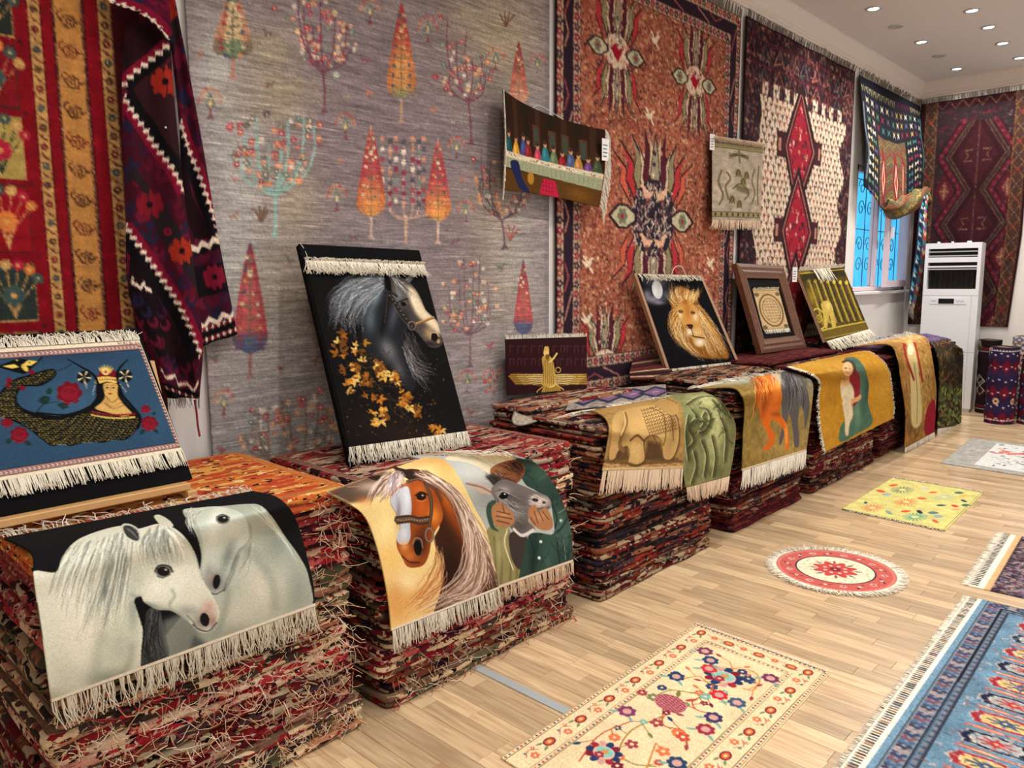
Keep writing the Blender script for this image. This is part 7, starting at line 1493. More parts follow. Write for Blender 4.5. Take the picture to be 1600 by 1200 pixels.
# ---------------------------------------------------------------- stacks of folded rugs
def mat_fold(name, pal, sc=(16, 55), dark=.85, seed=0):
    m, nt, b, N, L = nodes(name)
    b.inputs['Roughness'].default_value = .95; b.inputs['Specular IOR Level'].default_value = .1
    uv = N('ShaderNodeUVMap'); oi = N('ShaderNodeObjectInfo'); ad = N('ShaderNodeVectorMath'); ad.operation = 'MULTIPLY_ADD'
    cx = N('ShaderNodeCombineXYZ'); L(oi.outputs['Random'], cx.inputs[0]); L(oi.outputs['Random'], cx.inputs[1])
    wn = N('ShaderNodeTexNoise'); wn.inputs['Scale'].default_value = 22; wn.inputs['Detail'].default_value = 3; L(uv.outputs[0], wn.inputs[0])
    wa = N('ShaderNodeVectorMath'); wa.operation = 'MULTIPLY_ADD'; L(wn.outputs['Color'], wa.inputs[0]); wa.inputs[1].default_value = (.05, .012, 0); L(uv.outputs[0], wa.inputs[2])
    L(cx.outputs[0], ad.inputs[0]); ad.inputs[1].default_value = (17.3, 9.7, 0); L(wa.outputs[0], ad.inputs[2])
    def cells(s, feat='F1'):
        mp = N('ShaderNodeMapping'); mp.inputs['Scale'].default_value = (s[0], s[1], 1); L(ad.outputs[0], mp.inputs[0])
        v = N('ShaderNodeTexVoronoi'); v.voronoi_dimensions = '2D'; v.distance = 'CHEBYCHEV'; v.feature = feat; v.inputs['Scale'].default_value = 1; v.inputs['Randomness'].default_value = .8
        L(mp.outputs[0], v.inputs['Vector']); return v
    def ramp(src, cols):
        cr = N('ShaderNodeValToRGB'); r = cr.color_ramp; r.interpolation = 'CONSTANT'
        while len(r.elements) < len(cols): r.elements.new(.5)
        for i, c in enumerate(cols):
            r.elements[i].position = i/len(cols); r.elements[i].color = tuple(lin(c))+(1,)
        sp = N('ShaderNodeSeparateColor'); L(src, sp.inputs[0]); sq = N('ShaderNodeMath'); sq.operation = 'MULTIPLY_ADD'; L(sp.outputs[0], sq.inputs[0]); sq.inputs[1].default_value = .5
        ra = N('ShaderNodeMath'); ra.operation = 'MULTIPLY'; L(oi.outputs['Random'], ra.inputs[0]); ra.inputs[1].default_value = 3.7; fr = N('ShaderNodeMath'); fr.operation = 'ADD'; L(sq.outputs[0], fr.inputs[0]); L(ra.outputs[0], sq.inputs[2]); fr.inputs[1].default_value = 0; f2 = N('ShaderNodeMath'); f2.operation = 'FRACT'; L(fr.outputs[0], f2.inputs[0]); L(f2.outputs[0], cr.inputs[0]); return cr.outputs[0]
    big = cells((sc[0]*.8, sc[1])); small = cells((sc[0]*4, sc[1]*2.2))
    A = ramp(big.outputs['Color'], pal); Bc = ramp(small.outputs['Color'], pal[::-1]+[(18, 14, 18)])
    nz = N('ShaderNodeTexNoise'); mp = N('ShaderNodeMapping'); mp.inputs['Scale'].default_value = (sc[0]*1.6, sc[1]*.8, 1); L(ad.outputs[0], mp.inputs[0]); L(mp.outputs[0], nz.inputs[0]); nz.inputs['Scale'].default_value = 1
    st = N('ShaderNodeMath'); st.operation = 'GREATER_THAN'; st.inputs[1].default_value = .55; L(nz.outputs[0], st.inputs[0])
    mx = N('ShaderNodeMix'); mx.data_type = 'RGBA'; L(st.outputs[0], mx.inputs[0]); L(A, mx.inputs[6]); L(Bc, mx.inputs[7])
    # overall tone of each rug
    mr = N('ShaderNodeMapRange'); mr.inputs[3].default_value = .45*dark; mr.inputs[4].default_value = dark; L(oi.outputs['Random'], mr.inputs[0])
    n2 = N('ShaderNodeTexNoise'); n2.inputs['Scale'].default_value = 260; L(ad.outputs[0], n2.inputs[0])
    m2 = N('ShaderNodeMapRange'); m2.inputs[3].default_value = .6; m2.inputs[4].default_value = 1.35; L(n2.outputs[0], m2.inputs[0])
    mu = N('ShaderNodeMath'); mu.operation = 'MULTIPLY'; L(mr.outputs[0], mu.inputs[0]); L(m2.outputs[0], mu.inputs[1])
    m3 = N('ShaderNodeMix'); m3.data_type = 'RGBA'; m3.blend_type = 'MULTIPLY'; m3.inputs[0].default_value = 1; L(mx.outputs[2], m3.inputs[6]); L(mu.outputs[0], m3.inputs[7])
    L(m3.outputs[2], b.inputs['Base Color'])
    bp = N('ShaderNodeBump'); bp.inputs['Strength'].default_value = .5; bp.inputs['Distance'].default_value = .004; L(n2.outputs[0], bp.inputs['Height']); L(bp.outputs[0], b.inputs['Normal'])
    return m
PAL = dict(
    warm=[(112, 26, 30), (150, 84, 58), (196, 168, 132), (40, 24, 28), (170, 60, 44), (90, 60, 66), (120, 34, 40), (206, 186, 152)],
    rust=[(160, 88, 58), (60, 34, 32), (206, 178, 144), (180, 112, 74), (38, 28, 36), (130, 34, 38), (176, 160, 138), (96, 70, 62)],
    navy=[(50, 42, 54), (170, 110, 80), (40, 32, 40), (200, 178, 148), (124, 34, 42), (66, 56, 64), (150, 84, 62), (34, 28, 34)],
    maroon=[(92, 22, 30), (56, 18, 24), (130, 36, 40), (150, 120, 96), (34, 16, 22), (110, 28, 36), (78, 24, 30), (120, 60, 50)],
    shag=[(206, 150, 128), (160, 34, 44), (216, 182, 150), (110, 22, 32), (190, 90, 84), (50, 26, 30), (170, 52, 54), (226, 198, 168)],
    shag2=[(206, 176, 138), (110, 80, 60), (140, 30, 38), (70, 54, 46), (216, 190, 150), (44, 32, 30), (176, 120, 90), (96, 92, 66)],
    flame=[(204, 112, 50), (220, 160, 80), (186, 70, 44), (226, 184, 110), (160, 52, 40), (212, 134, 60), (236, 206, 140), (190, 90, 50)])
FOLD = {k: mat_fold('folded_edge_'+k, v, (17, 60) if k.startswith('shag') else (16, 54), 1.05 if k.startswith('shag') or k == 'flame' else .78) for k, v in PAL.items()}
def vnoise(seed):
    R = np.random.RandomState(seed); a = R.randn(4); f = R.rand(4)*5+1.5; p = R.rand(4)*6.28; g = R.rand(4)*5-2.5
    return lambda x, y: sum(a[i]*np.sin(f[i]*x*2+g[i]*y*2+p[i]) for i in range(4))*.35
def folded_rug(x0, x1, y0, y1, z0, h, lobes, mat, sag, seed, label, group, name='folded_rug', amp=.008, round_r=.04, yaw=0.):
    """a rug folded into a flat packet: rounded folds show all round, with grooves between the layers"""
    R = np.random.RandomState(seed); na, nb = vnoise(seed*3+1), vnoise(seed*3+2)
    cx, cy = (x0+x1)/2, (y0+y1)/2; hx, hy = (x1-x0)/2, (y1-y0)/2
    # plan ring, densest along the front and left
    def seg(a, b, n): return [(a[0]+(b[0]-a[0])*t, a[1]+(b[1]-a[1])*t) for t in np.linspace(0, 1, n, endpoint=False)]
    r = round_r; ring = []
    def arc(ox, oy, q0):
        return [(ox+r*math.cos(q0+t), oy+r*math.sin(q0+t)) for t in np.linspace(0, math.pi/2, 3, endpoint=False)]
    ring += arc(-hx+r, -hy+r, math.pi)+seg((-hx+r, -hy), (hx-r, -hy), 18)+arc(hx-r, -hy+r, 1.5*math.pi)+seg((hx, -hy+r), (hx, hy-r), 6)
    ring += arc(hx-r, hy-r, 0)+seg((hx-r, hy), (-hx+r, hy), 5)+arc(-hx+r, hy-r, math.pi/2)+seg((-hx, hy-r), (-hx, -hy+r), 10)
    ring = np.roll(np.array(ring), -35, axis=0); n = len(ring)
    d = np.r_[0, np.cumsum(np.linalg.norm(np.diff(np.vstack([ring, ring[:1]]), axis=0), axis=1))]
    per = []; t = h/lobes; rr = t*.5
    for k in range(lobes):
        off = -abs(R.randn())*.010
        for q in (-88, -62, -25, 25, 62, 88):
            a = math.radians(q); per.append((off+rr*1.15*(math.cos(a)-1), t*(k+.5)+t*.5*math.sin(a)))
    c, s = math.cos(yaw), math.sin(yaw)
    V = []; U = []
    outn = ring/np.array([hx, hy]); outn = np.sign(outn)*np.abs(outn)**6; outn /= np.linalg.norm(outn, axis=1)[:, None]+1e-9
    for off, z in per:
        P = ring+outn*(off+amp*na(ring[:, 0]*2, ring[:, 1]*2+z*4)[:, None])
        X = P[:, 0]*c-P[:, 1]*s; Y = P[:, 0]*s+P[:, 1]*c
        V.append(np.stack([X, Y, np.clip(z+sag(X+cx, Y+cy)+.12*t*nb(X*3, Y*3)*(0 if z < t*.2 or z > h-t*.2 else 1), .0004, h-.0006)], 1)); U.append(np.stack([d[:-1], np.full(n, z)], 1))
    m = len(per); V = np.vstack(V); U = np.vstack(U)
    F = [(k*n+i, k*n+(i+1) % n, (k+1)*n+(i+1) % n, (k+1)*n+i) for k in range(m-1) for i in range(n)]
    # top: inner ring + centre (uv planar)
    base = len(V); top = V[(m-1)*n:]
    inner = top*np.array([.93, .93, 1])+np.array([0, 0, .0004]); V = np.vstack([V, inner, [[0, 0, inner[:, 2].mean()]]])
    U = np.vstack([U, inner[:, :2]*.7+3, [[3, 3]]])
    F += [((m-1)*n+i, (m-1)*n+(i+1) % n, base+(i+1) % n, base+i) for i in range(n)]+[(base+i, base+(i+1) % n, base+n) for i in range(n)]
    F.append(tuple(range(n-1, -1, -1)))
    me = mesh_np(name, V, F, True, U); o = link(name, me, mat); o.location = (cx, cy, z0)
    tag(o, label, 'folded rug', group)
    return o
def frayed(o, x0, x1, y0, z0, h, n, cols, seed, length=.05, cover=(9, 0, 9)):
    R = np.random.RandomState(seed); seg = 4
    x = x0+(x1-x0)*R.rand(n); base = np.stack([x, np.full(n, y0-.004)+.008*R.rand(n), z0+h*(.1+.85*R.rand(n))], 1)
    dirs = np.stack([R.randn(n)*.75, -np.abs(R.randn(n))*.5-.12, -.35+.75*R.randn(n)], 1); dirs /= np.linalg.norm(dirs, axis=1)[:, None]
    L = length*(.35+.9*R.rand(n))[:, None]; C = np.empty((n, seg, 3)); bend = R.randn(n, 3)*.6*L
    for k, q in enumerate(np.linspace(0, 1, seg)): C[:, k] = base+dirs*L*q+bend*q*q+np.array([0, 0, -.4])*L*q*q
    C[..., 1] = np.clip(C[..., 1], y0-.028, y0+.004); C[..., 2] = np.clip(C[..., 2], max(z0, .002), z0+h)
    cov = (z0 > cover[2]) & (base[:, 0] > cover[0]) & (base[:, 0] < cover[1]); C = C[~cov]; n = len(C)
    C -= np.array(o.location)[None, None]
    sp = np.array_split(R.permutation(n), len(cols))
    for ids, mt in zip(sp, cols):
        f = strands('frayed_yarn', C[ids], .0014*(.6+.8*R.rand(len(ids))), mt, None); f.parent = o
YARN = [mat_plain('yarn_'+k, c, .95, var=.2, bscale=200) for k, c in (('cream', (226, 204, 178)), ('pink', (214, 150, 130)), ('red', (170, 36, 44)), ('straw', (206, 160, 120)))]
def stack(x0, x1, y0, y1, ztop, hs, pals, seed, label, group, lob=(2, 3), fray=0, fpal=None, sagk=0., top_label=None, jit=.012, cover=(9, 0, 9)):
    R = np.random.RandomState(seed); sn = vnoise(seed)
    objs = []; z = .002; k = 0
    plan = []
    while z < ztop-.6*hs:
        h = hs*(.72+.6*R.rand())
        if z+h > ztop-.5*hs: h = ztop-z
        plan.append((z, h)); z += h
    for k, (z, h) in enumerate(plan):
        f = min(1., z/.25)
        sag = lambda X, Y, f=f: sagk*f*(sn(X*1.4, Y*1.4)-.6)
        lb = int(R.randint(lob[0], lob[1]+1)); pn = pals[R.randint(len(pals))]
        a, b, c = R.randn(3)*jit
        last = k == len(plan)-1
        o = folded_rug(x0+a*.7, x1+b, y0+abs(c)*.8, y1-.02*R.rand(), z, h, lb, FOLD[pn], sag, seed*100+k,
                       (top_label if last and top_label else label % ('topmost' if last else ORD[k])), group, yaw=R.randn()*.004)
        if fray: frayed(o, x0+.02, x1-.02, y0+abs(c)*.8, z, h, int(fray*(.4+R.rand()*1.1)), YARN if R.rand() < .6 else YARN[:1]+YARN[3:], seed*100+k, cover=cover)
        objs.append(o)
    return objs
ORD = 'lowest second third fourth fifth sixth seventh eighth ninth tenth eleventh twelfth thirteenth fourteenth fifteenth sixteenth seventeenth eighteenth nineteenth twentieth'.split()
S = {}
S[1] = stack(.47, 1.40, 2.03, 2.80, .845, .066, ['shag', 'warm', 'shag', 'shag', 'shag2'], 11, 'shaggy folded rug, %s up from the floor under the two white horses rug', 'stack of frayed rugs under the white horses rug', (2, 2), 120, cover=(.44, 1.24, .46), top_label='shaggy flame orange and yellow rug topping the stack under the two white horses rug')
S[1][-1].data.materials.clear(); S[1][-1].data.materials.append(FOLD['flame'])
S[2] = stack(1.50, 2.555, 2.035, 2.80, .80, .055, ['shag2', 'warm', 'shag2', 'shag'], 12, 'frayed folded rug, %s up from the floor under the chestnut horse rug', 'stack of frayed rugs under the brown horse rug', (2, 2), 80, cover=(1.3, 2.5, .25))
S[3] = stack(2.735, 3.775, 2.035, 2.78, .825, .043, ['rust', 'navy', 'rust', 'warm', 'navy'], 13, 'patterned folded rug, %s up from the floor under the tan sphinx rug', 'stack of folded rugs under the sphinx rug', (2, 2))
S[4] = stack(4.04, 5.05, 2.05, 2.80, .84, .045, ['maroon', 'rust', 'navy', 'maroon'], 14, 'patterned folded rug, %s up from the floor under the trotting horses rug', 'stack of folded rugs under the galloping horses rug', (2, 3))
S[5] = stack(5.16, 6.42, 2.04, 2.82, .88, .052, ['maroon', 'maroon', 'warm'], 15, 'dark red folded rug, %s up from the floor under the golden mother rug', 'stack of folded rugs under the golden rug', (2, 3))
S[6] = stack(6.56, 8.72, 2.05, 2.80, .84, .075, ['maroon', 'navy', 'maroon'], 16, 'maroon folded rug, %s up in the last stack before the air conditioner', 'stack of folded rugs beside the air conditioner', (2, 3))

_z0 = lambda X, Y: 0*X
folded_rug(2.76, 3.70, 2.52, 2.79, .829, .032, 1, FOLD['navy'], _z0, 501, 'folded dark rug under the golden winged figure rug', None)
folded_rug(4.06, 5.03, 2.30, 2.79, .845, .040, 1, FOLD['rust'], _z0, 502, 'folded salmon patterned rug under the lion board', None)
folded_rug(5.02, 6.36, 2.34, 2.81, .885, .027, 1, FOLD['maroon'], _z0, 503, 'folded wine red rug under the wooden picture frame', None)
folded_rug(6.60, 7.78, 2.60, 2.80, .845, .115, 2, FOLD['navy'], _z0, 504, 'folded navy rug under the chariot relief board', None)
# ---------------------------------------------------------------- rugs
def G(*pts):
    """guide curve: ('z',px,py,z) lies at height z, ('y',px,py,y) hangs at depth y, or plain xyz"""
    out = []
    for p in pts:
        if isinstance(p[0], str): out.append({'z': onZ, 'y': onY, 'x': onX}[p[0]](p[1], p[2], p[3]))
        else: out.append(np.array(p, float))
    return np.array(out)
def hang(pts, ztop, nz, y, dy=0.):
    n = len(pts)
    return G(*[('z', a, b, ztop-(0 if k == 0 else .0)) if k < nz else ('y', a, b, y+dy*math.sin(math.pi*(k-nz)/max(1, n-nz-1))) for k, (a, b) in enumerate(pts)])
def drape(name, label, L, R, ny, nx, art, thick=.006, mid=None, cat='rug', group=None, mat='rug'):
    P = loft([L, R] if mid is None else [L, mid, R], ny, nx)
    t = empty(name, P[-1].mean(0), label, cat, group)
    rg = Rug(P, (150, 140, 120)); ART.get(art, lambda r: None)(rg)
    rg.c.T = None
    o = rg.build('pile', M[mat], t, thick)
    return t, rg
ALL = {}
def put(k, tr): ALL[k] = tr; return tr
# -- draped picture rugs
t, r = put('white', drape('pictorial_rug', 'rug with two white horses on black, hanging over the frayed stack',
    hang([(6, 840), (47, 861), (52, 896), (58, 940), (68, 1007), (77, 1073), (81, 1098)], .862, 2, 1.985, -.015),
    hang([(395, 767), (427, 774), (449, 790), (466, 820), (479, 866), (489, 909), (493, 947)], .862, 3, 1.985, -.015), 250, 300, 'white'))
fringe(t, r.edge('bottom'), r.outdir('bottom'), .075, M['fringe'], 420, .0021, .16, .15, curl=.08)
fringe(t, r.edge('top'), r.outdir('top'), .05, M['fringe'], 200, .0016, .5, .0, lift=.3, curl=.2)
t, r = put('donkey', drape('pictorial_rug', 'rug with a man in a green coat hugging a grey donkey',
    hang([(640, 712), (668, 722), (692, 752), (716, 800), (732, 832), (748, 895), (756, 928)], .838, 2, 2.005),
    hang([(800, 712), (840, 726), (864, 754), (880, 786), (892, 826), (896, 878)], .838, 1, 1.985), 215, 205, 'donkey'))
fringe(t, r.edge('bottom')[22:], r.outdir('bottom')[22:], .055, M['fringe_pink'], 420, .0019, .12, .1)
fringe(t, r.edge('top')[70:], r.outdir('top')[70:], .05, M['fringe'], 260, .0018, .5, 0, lift=.5, curl=.3)
t, r = put('brown', drape('pictorial_rug', 'rug with a chestnut horse head in a bridle, beside the donkey rug',
    hang([(510, 768), (548, 788), (572, 810), (588, 850), (600, 898), (608, 945), (612, 986)], .848, 1, 1.98),
    hang([(664, 714), (696, 720), (720, 750), (744, 798), (760, 830), (774, 890), (780, 920)], .85, 2, 1.985), 255, 215, 'brown'))
fringe(t, r.edge('bottom'), r.outdir('bottom'), .068, M['fringe'], 420, .0021, .10, .1)
t, r = put('green', drape('pictorial_rug', 'olive green rug with faint carved figures, next to the sphinx rug',
    hang([(1030, 618), (1048, 628), (1058, 655), (1062, 700), (1072, 762)], .85, 2, 1.99),
    hang([(1100, 612), (1124, 624), (1140, 644), (1150, 668), (1146, 712), (1140, 744)], .85, 2, 1.975), 170, 110, 'green'))
fringe(t, r.edge('bottom'), r.outdir('bottom'), .075, M['fringe_pink'], 380, .0022, .08, .1)
t, r = put('sphinx', drape('pictorial_rug', 'tan rug with a carved winged sphinx, over the tall stack',
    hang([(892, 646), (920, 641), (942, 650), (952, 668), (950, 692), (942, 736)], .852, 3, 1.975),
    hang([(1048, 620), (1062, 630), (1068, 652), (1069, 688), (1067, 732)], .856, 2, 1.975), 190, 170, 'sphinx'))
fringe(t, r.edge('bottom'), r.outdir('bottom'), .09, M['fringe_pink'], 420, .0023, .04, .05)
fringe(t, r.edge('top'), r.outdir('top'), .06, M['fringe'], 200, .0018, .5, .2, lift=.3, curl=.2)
t, r = put('gallop', drape('pictorial_rug', 'rug with an orange and a grey horse trotting side by side',
    hang([(1092, 606), (1140, 605), (1158, 616), (1164, 640), (1162, 680), (1160, 736)], .868, 3, 1.98),
    hang([(1228, 580), (1256, 588), (1270, 600), (1268, 640), (1260, 704)], .868, 2, 1.98), 200, 170, 'gallop'))
fringe(t, r.edge('bottom'), r.outdir('bottom'), .095, M['fringe'], 360, .0026, .12, .1)
fringe(t, r.edge('top'), r.outdir('top'), .07, M['fringe'], 150, .002, .4, 0, lift=.3)
t, r = put('mother', drape('pictorial_rug', 'golden rug with a mother in a green robe holding a child',
    hang([(1233, 572), (1267, 583), (1282, 597), (1280, 630), (1283, 670), (1290, 706)], .905, 2, 1.975),
    hang([(1340, 549), (1362, 551), (1386, 573), (1392, 600), (1396, 633), (1395, 654)], .905, 2, 1.975), 180, 190, 'mother'))
fringe(t, r.edge('left'), r.outdir('left'), .04, M['fringe'], 260, .002, .25, .1)
fringe(t, r.edge('right'), r.outdir('right'), .03, M['fringe'], 260, .002, .25, .1)
t, r = put('forest', drape('pictorial_rug', 'dark rug with woodland foliage, beside the air conditioner',
    hang([(1452, 533), (1462, 547), (1468, 580), (1467, 630), (1465, 670)], .862, 1, 1.985),
    hang([(1482, 531), (1500, 543), (1505, 552), (1504, 593), (1502, 664)], .862, 1, 1.98), 150, 80, 'forest'))
fringe(t, r.edge('bottom'), r.outdir('bottom'), .07, M['fringe'], 200, .002, .12, .1, floor_z=0)
t, r = put('robe', drape('pictorial_rug', 'long amber rug with a standing robed figure wearing a red sash',
    G(('z', 1335, 541, .90), ('z', 1387, 538, .93), ('z', 1402, 557, .86), ('y', 1408, 593, 1.95), ('y', 1415, 640, 1.95), ('y', 1415, 675, 1.96), ('y', 1414, 700, 1.97)),
    G(('z', 1433, 522, .95), ('z', 1450, 531, .905), ('y', 1458, 567, 1.96), ('y', 1463, 607, 1.96), ('y', 1462, 647, 1.97), ('y', 1460, 675, 1.975)), 190, 130, 'robe'))
fringe(t, r.edge('bottom'), r.outdir('bottom'), .07, M['fringe'], 220, .002, .12, .1, floor_z=0)
fringe(t, r.edge('top'), r.outdir('top'), .06, M['fringe'], 160, .0025, .5, 0, lift=.4, curl=.3)

# -- boards leaning behind the stacks
def quad_grid(tl, tr, br, bl, ny, nx, bow=0.):
    u = np.linspace(0, 1, nx)[None, :, None]; v = np.linspace(0, 1, ny)[:, None, None]
    tl, tr, br, bl = map(np.asarray, (tl, tr, br, bl))
    P = tl*(1-u)*(1-v)+tr*u*(1-v)+br*u*v+bl*(1-u)*v
    n = np.cross(bl-tl, tr-tl); n = n/np.linalg.norm(n)
    return P+n*bow*np.sin(np.pi*u)*np.sin(np.pi*v)
def board(Q, thick, mat, parent, name='board', grow=0.):
    Q = np.array(Q, float); n = np.cross(Q[3]-Q[0], Q[1]-Q[0]); n /= np.linalg.norm(n)
    return MB().hexa([Q[0], Q[3], Q[2], Q[1]], n*thick).build(name, mat, parent), n
def para(tl, tr, br, bl, zb):
    A = np.array([ray(*tl), -ray(*tr), ray(*br), -ray(*bl)]).T
    t = np.linalg.svd(A)[2][-1]; t = t/t[0]; P = [ray(*p)*q for p, q in zip((tl, tr, br, bl), t)]
    s = (zb-CAM[2])/((P[2][2]+P[3][2])/2); return [CAM+p*s for p in P]
def lerpq(Q, u0, v0, u1, v1, lift):
    tl, tr, br, bl = Q; n = np.cross(bl-tl, tr-tl); n /= np.linalg.norm(n)
    f = lambda u, v: tl*(1-u)*(1-v)+tr*u*(1-v)+br*u*v+bl*(1-u)*v+n*lift
    return [f(u0, v0), f(u1, v0), f(u1, v1), f(u0, v1)]
# black horse
Q = para((467, 381), (655, 391), (736, 698), (548, 727), .80)
t = empty('pictorial_rug_board', (Q[2]+Q[3])/2, 'rug with a dark horse and golden leaves mounted on a black leaning board', 'rug display')
board(Q, .03, M['black_cloth'], t)
q = lerpq(Q, .012, .075, .995, .925, .004)
P = quad_grid(*q, 235, 155); r = Rug(P, (16, 14, 16)); put('blackhorse', (t, r)); ART.get('blackhorse', lambda r: None)(r); r.metric(); r.build('pile', M['rug'], t, .003)
n_ = -normals(P)[0, 0]
fringe(t, P[2]+n_*.004, -r.outdir('top')*.9+n_*.2, .062, M['fringe'], 900, .0021, .28, .0, curl=.22); fringe(t, P[2]+n_*.004, r.outdir('top')*.35+n_*.4, .028, M['fringe'], 500, .0019, .4, .0, curl=.25)
fringe(t, P[-1]+n_*.003, r.outdir('bottom'), .062, M['fringe'], 620, .0019, .14, .1, curl=.1)
MB().tube(smooth(np.array([Q[0]+n_*.01, Q[0]+n_*.012+np.array([.02, 0, -.03]), P[6, 3]+n_*.012]), 6), .0012, 5).build('hanging_string', M['string'], t, True)
# snake queen rug on its board and trestle
br = onZ(301, 748, .90); tr = onY(216, 513, br[1]+.19); wv = np.array([-.86, 0, 0.])
Q = [tr+wv, tr, br, br+wv]
_n = np.cross(Q[3]-Q[0], Q[1]-Q[0]); _n /= np.linalg.norm(_n)
onQ = lambda px, py, lift: CAM+ray(px, py)*(((Q[0]+_n*lift-CAM)@_n)/(ray(px, py)@_n))
t = empty('pictorial_rug_board', (Q[2]+Q[3])/2, 'blue rug with a crowned woman with a scaly snake body on a black board', 'rug display')
board(Q, .02, M['black_cloth'], t)
tr2 = onQ(218, 531, .004); br2 = onQ(285, 704, .004)
q = [tr2+np.array([-.84, 0, 0]), tr2, br2, br2+np.array([-.84, 0, 0])]
P = quad_grid(*q, 195, 255); r = Rug(P, (226, 216, 190)); put('snake', (t, r)); ART.get('snake', lambda r: None)(r); r.metric(); r.build('pile', M['rug'], t, .003)
n_ = -normals(P)[0, 0]
fringe(t, P[0]+n_*.002, r.outdir('top'), .035, M['fringe'], 700, .002, .35, .1, curl=.15)
fringe(t, P[-1]+n_*.002, r.outdir('bottom')+n_*.12, .042, M['fringe'], 700, .002, .08, .1)
es = empty('wooden_trestle', br+wv*.5, 'pale pine trestle carrying the snake woman rug board', 'easel')
a = br+np.array([-.02, -.028, -.022]); b = a+np.array([-.56, 0, 0])
MB().box((b[0], a[1], a[2]-.004), (a[0], a[1]+.05, a[2]+.018), .003).build('crossbar', M['pine'], es)
for p in (a, b):
    MB().box((p[0]-.014, a[1]-.012, .849), (p[0]+.014, a[1]+.03, a[2]-.004), .003).build('foot', M['pine'], es)
    MB().prism([(a[1]+.075, .849), (a[1]+.10, .849), (a[1]+.26, 1.25), (a[1]+.235, 1.25)], 'x', p[0]-.012, p[0]+.012).build('leg', M['pine'], es)
    MB().box((p[0]-.011, a[1]+.03, .852), (p[0]+.011, a[1]+.085, .872)).build('rail', M['pine'], es)
# lion
bl = onZ(1043, 579, .89); br = onZ(1155, 566, .89); tl = onY(991, 427, 2.80)
_n = np.cross(bl-tl, br-tl); _n /= np.linalg.norm(_n); d_ = ray(1097, 430); tr = CAM+d_*(((tl-CAM)@_n)/(d_@_n))
Q = [tl, tr, br, bl]
t = empty('pictorial_rug_board', (br+bl)/2, 'rug with a lion head and a full moon mounted on a leaning board', 'rug display')
board(Q, .03, M['board_edge'], t)
q = lerpq(Q, .035, .01, .955, .985, .004)
P = quad_grid(*q, 160, 150); r = Rug(P, (14, 14, 16)); put('lion', (t, r)); ART.get('lion', lambda r: None)(r); r.metric(); r.build('pile', M['rug'], t, .003)
n_ = -normals(P)[0, 0]
fringe(t, P[0]+n_*.003, -r.outdir('top')*.7+n_*.6, .05, M['fringe'], 200, .0022, .5, .1, curl=.25)
fringe(t, P[-1]+n_*.003, r.outdir('bottom')+n_*.15, .06, M['fringe'], 300, .0022, .25, .05)
MB().tube(smooth(np.array([P[0, 75]+n_*.01, P[0, 85]+[0, 0, .05], P[0, 100]+[0, 0, .06], P[0, 112]+n_*.01]), 8), .0022, 5).build('hanging_string', M['string'], t, True)
# framed small rug
Q = para((1148, 412), (1222, 416), (1258, 543), (1188, 553), .915)
t = empty('framed_rug', (Q[2]+Q[3])/2, 'small cream rug in a brown wooden picture frame leaning on the stack', 'picture frame')
n_ = np.cross(Q[3]-Q[0], Q[1]-Q[0]); n_ /= np.linalg.norm(n_)
def framebar(a, b, k0, k1, nm='frame_rail'):
    """mitred moulding between outer corners a,b ; inner corners k0,k1"""
    m = MB(); pr = [(0, -.03), (0, .012), (.25, .02), (.45, .012), (.6, .018), (.85, .006), (1, .002), (1, -.03)]
    V = [a+(k0-a)*s+n_*h for s, h in pr]+[b+(k1-b)*s+n_*h for s, h in pr]; n = len(pr)
    m.add(V, [tuple(range(n)), tuple(range(2*n-1, n-1, -1))]+[(i, i+n, (i+1) % n+n, (i+1) % n) for i in range(n)])
    return m.build(nm, M['walnut'], t)
I = lerpq(Q, .155, .155, .845, .845, 0)
for k in range(4): framebar(Q[k], Q[(k+1) % 4], I[k], I[(k+1) % 4])
board(lerpq(Q, .15, .15, .85, .85, -.01), .01, M['black_cloth'], t, 'backing')
q = para((1176, 452), (1216, 451), (1233, 513), (1193, 516), .98)
sc_ = ((Q[0]+n_*.0-CAM)@n_)/((q[0]-CAM)@n_); q = [CAM+(p-CAM)*(((Q[0]-n_*.006-CAM)@n_)/((p-CAM)@n_)) for p in q]
P = quad_grid(*q, 90, 60); r = Rug(P, (196, 170, 128)); put('mini', (t, r)); ART.get('mini', lambda r: None)(r); r.metric(); r.build('small_rug', M['rug'], t, .002)
fringe(t, P[0]+n_*.002, r.outdir('top')*.3+n_*.4, .03, M['fringe'], 200, .002, .3)
fringe(t, P[-1]+n_*.002, r.outdir('bottom'), .03, M['fringe'], 250, .002, .15)
# green-gold relief rug board
Q = para((1247, 424), (1317, 418), (1357, 515), (1290, 534), .975)
t = empty('pictorial_rug_board', (Q[2]+Q[3])/2, 'olive gold rug with a carved chariot procession on a leaning board', 'rug display')
board(Q, .025, M['board_edge'], t)
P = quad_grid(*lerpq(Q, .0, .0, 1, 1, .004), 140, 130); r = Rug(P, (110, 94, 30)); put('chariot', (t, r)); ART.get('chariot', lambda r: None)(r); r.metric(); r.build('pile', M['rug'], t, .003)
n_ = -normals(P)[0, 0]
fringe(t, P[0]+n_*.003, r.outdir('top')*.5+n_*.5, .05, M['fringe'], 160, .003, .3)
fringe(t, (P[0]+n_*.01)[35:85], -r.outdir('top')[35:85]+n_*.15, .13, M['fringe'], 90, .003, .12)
fringe(t, P[-1]+n_*.003, r.outdir('bottom')+n_*.4, .10, M['fringe'], 160, .003, .3, .1)
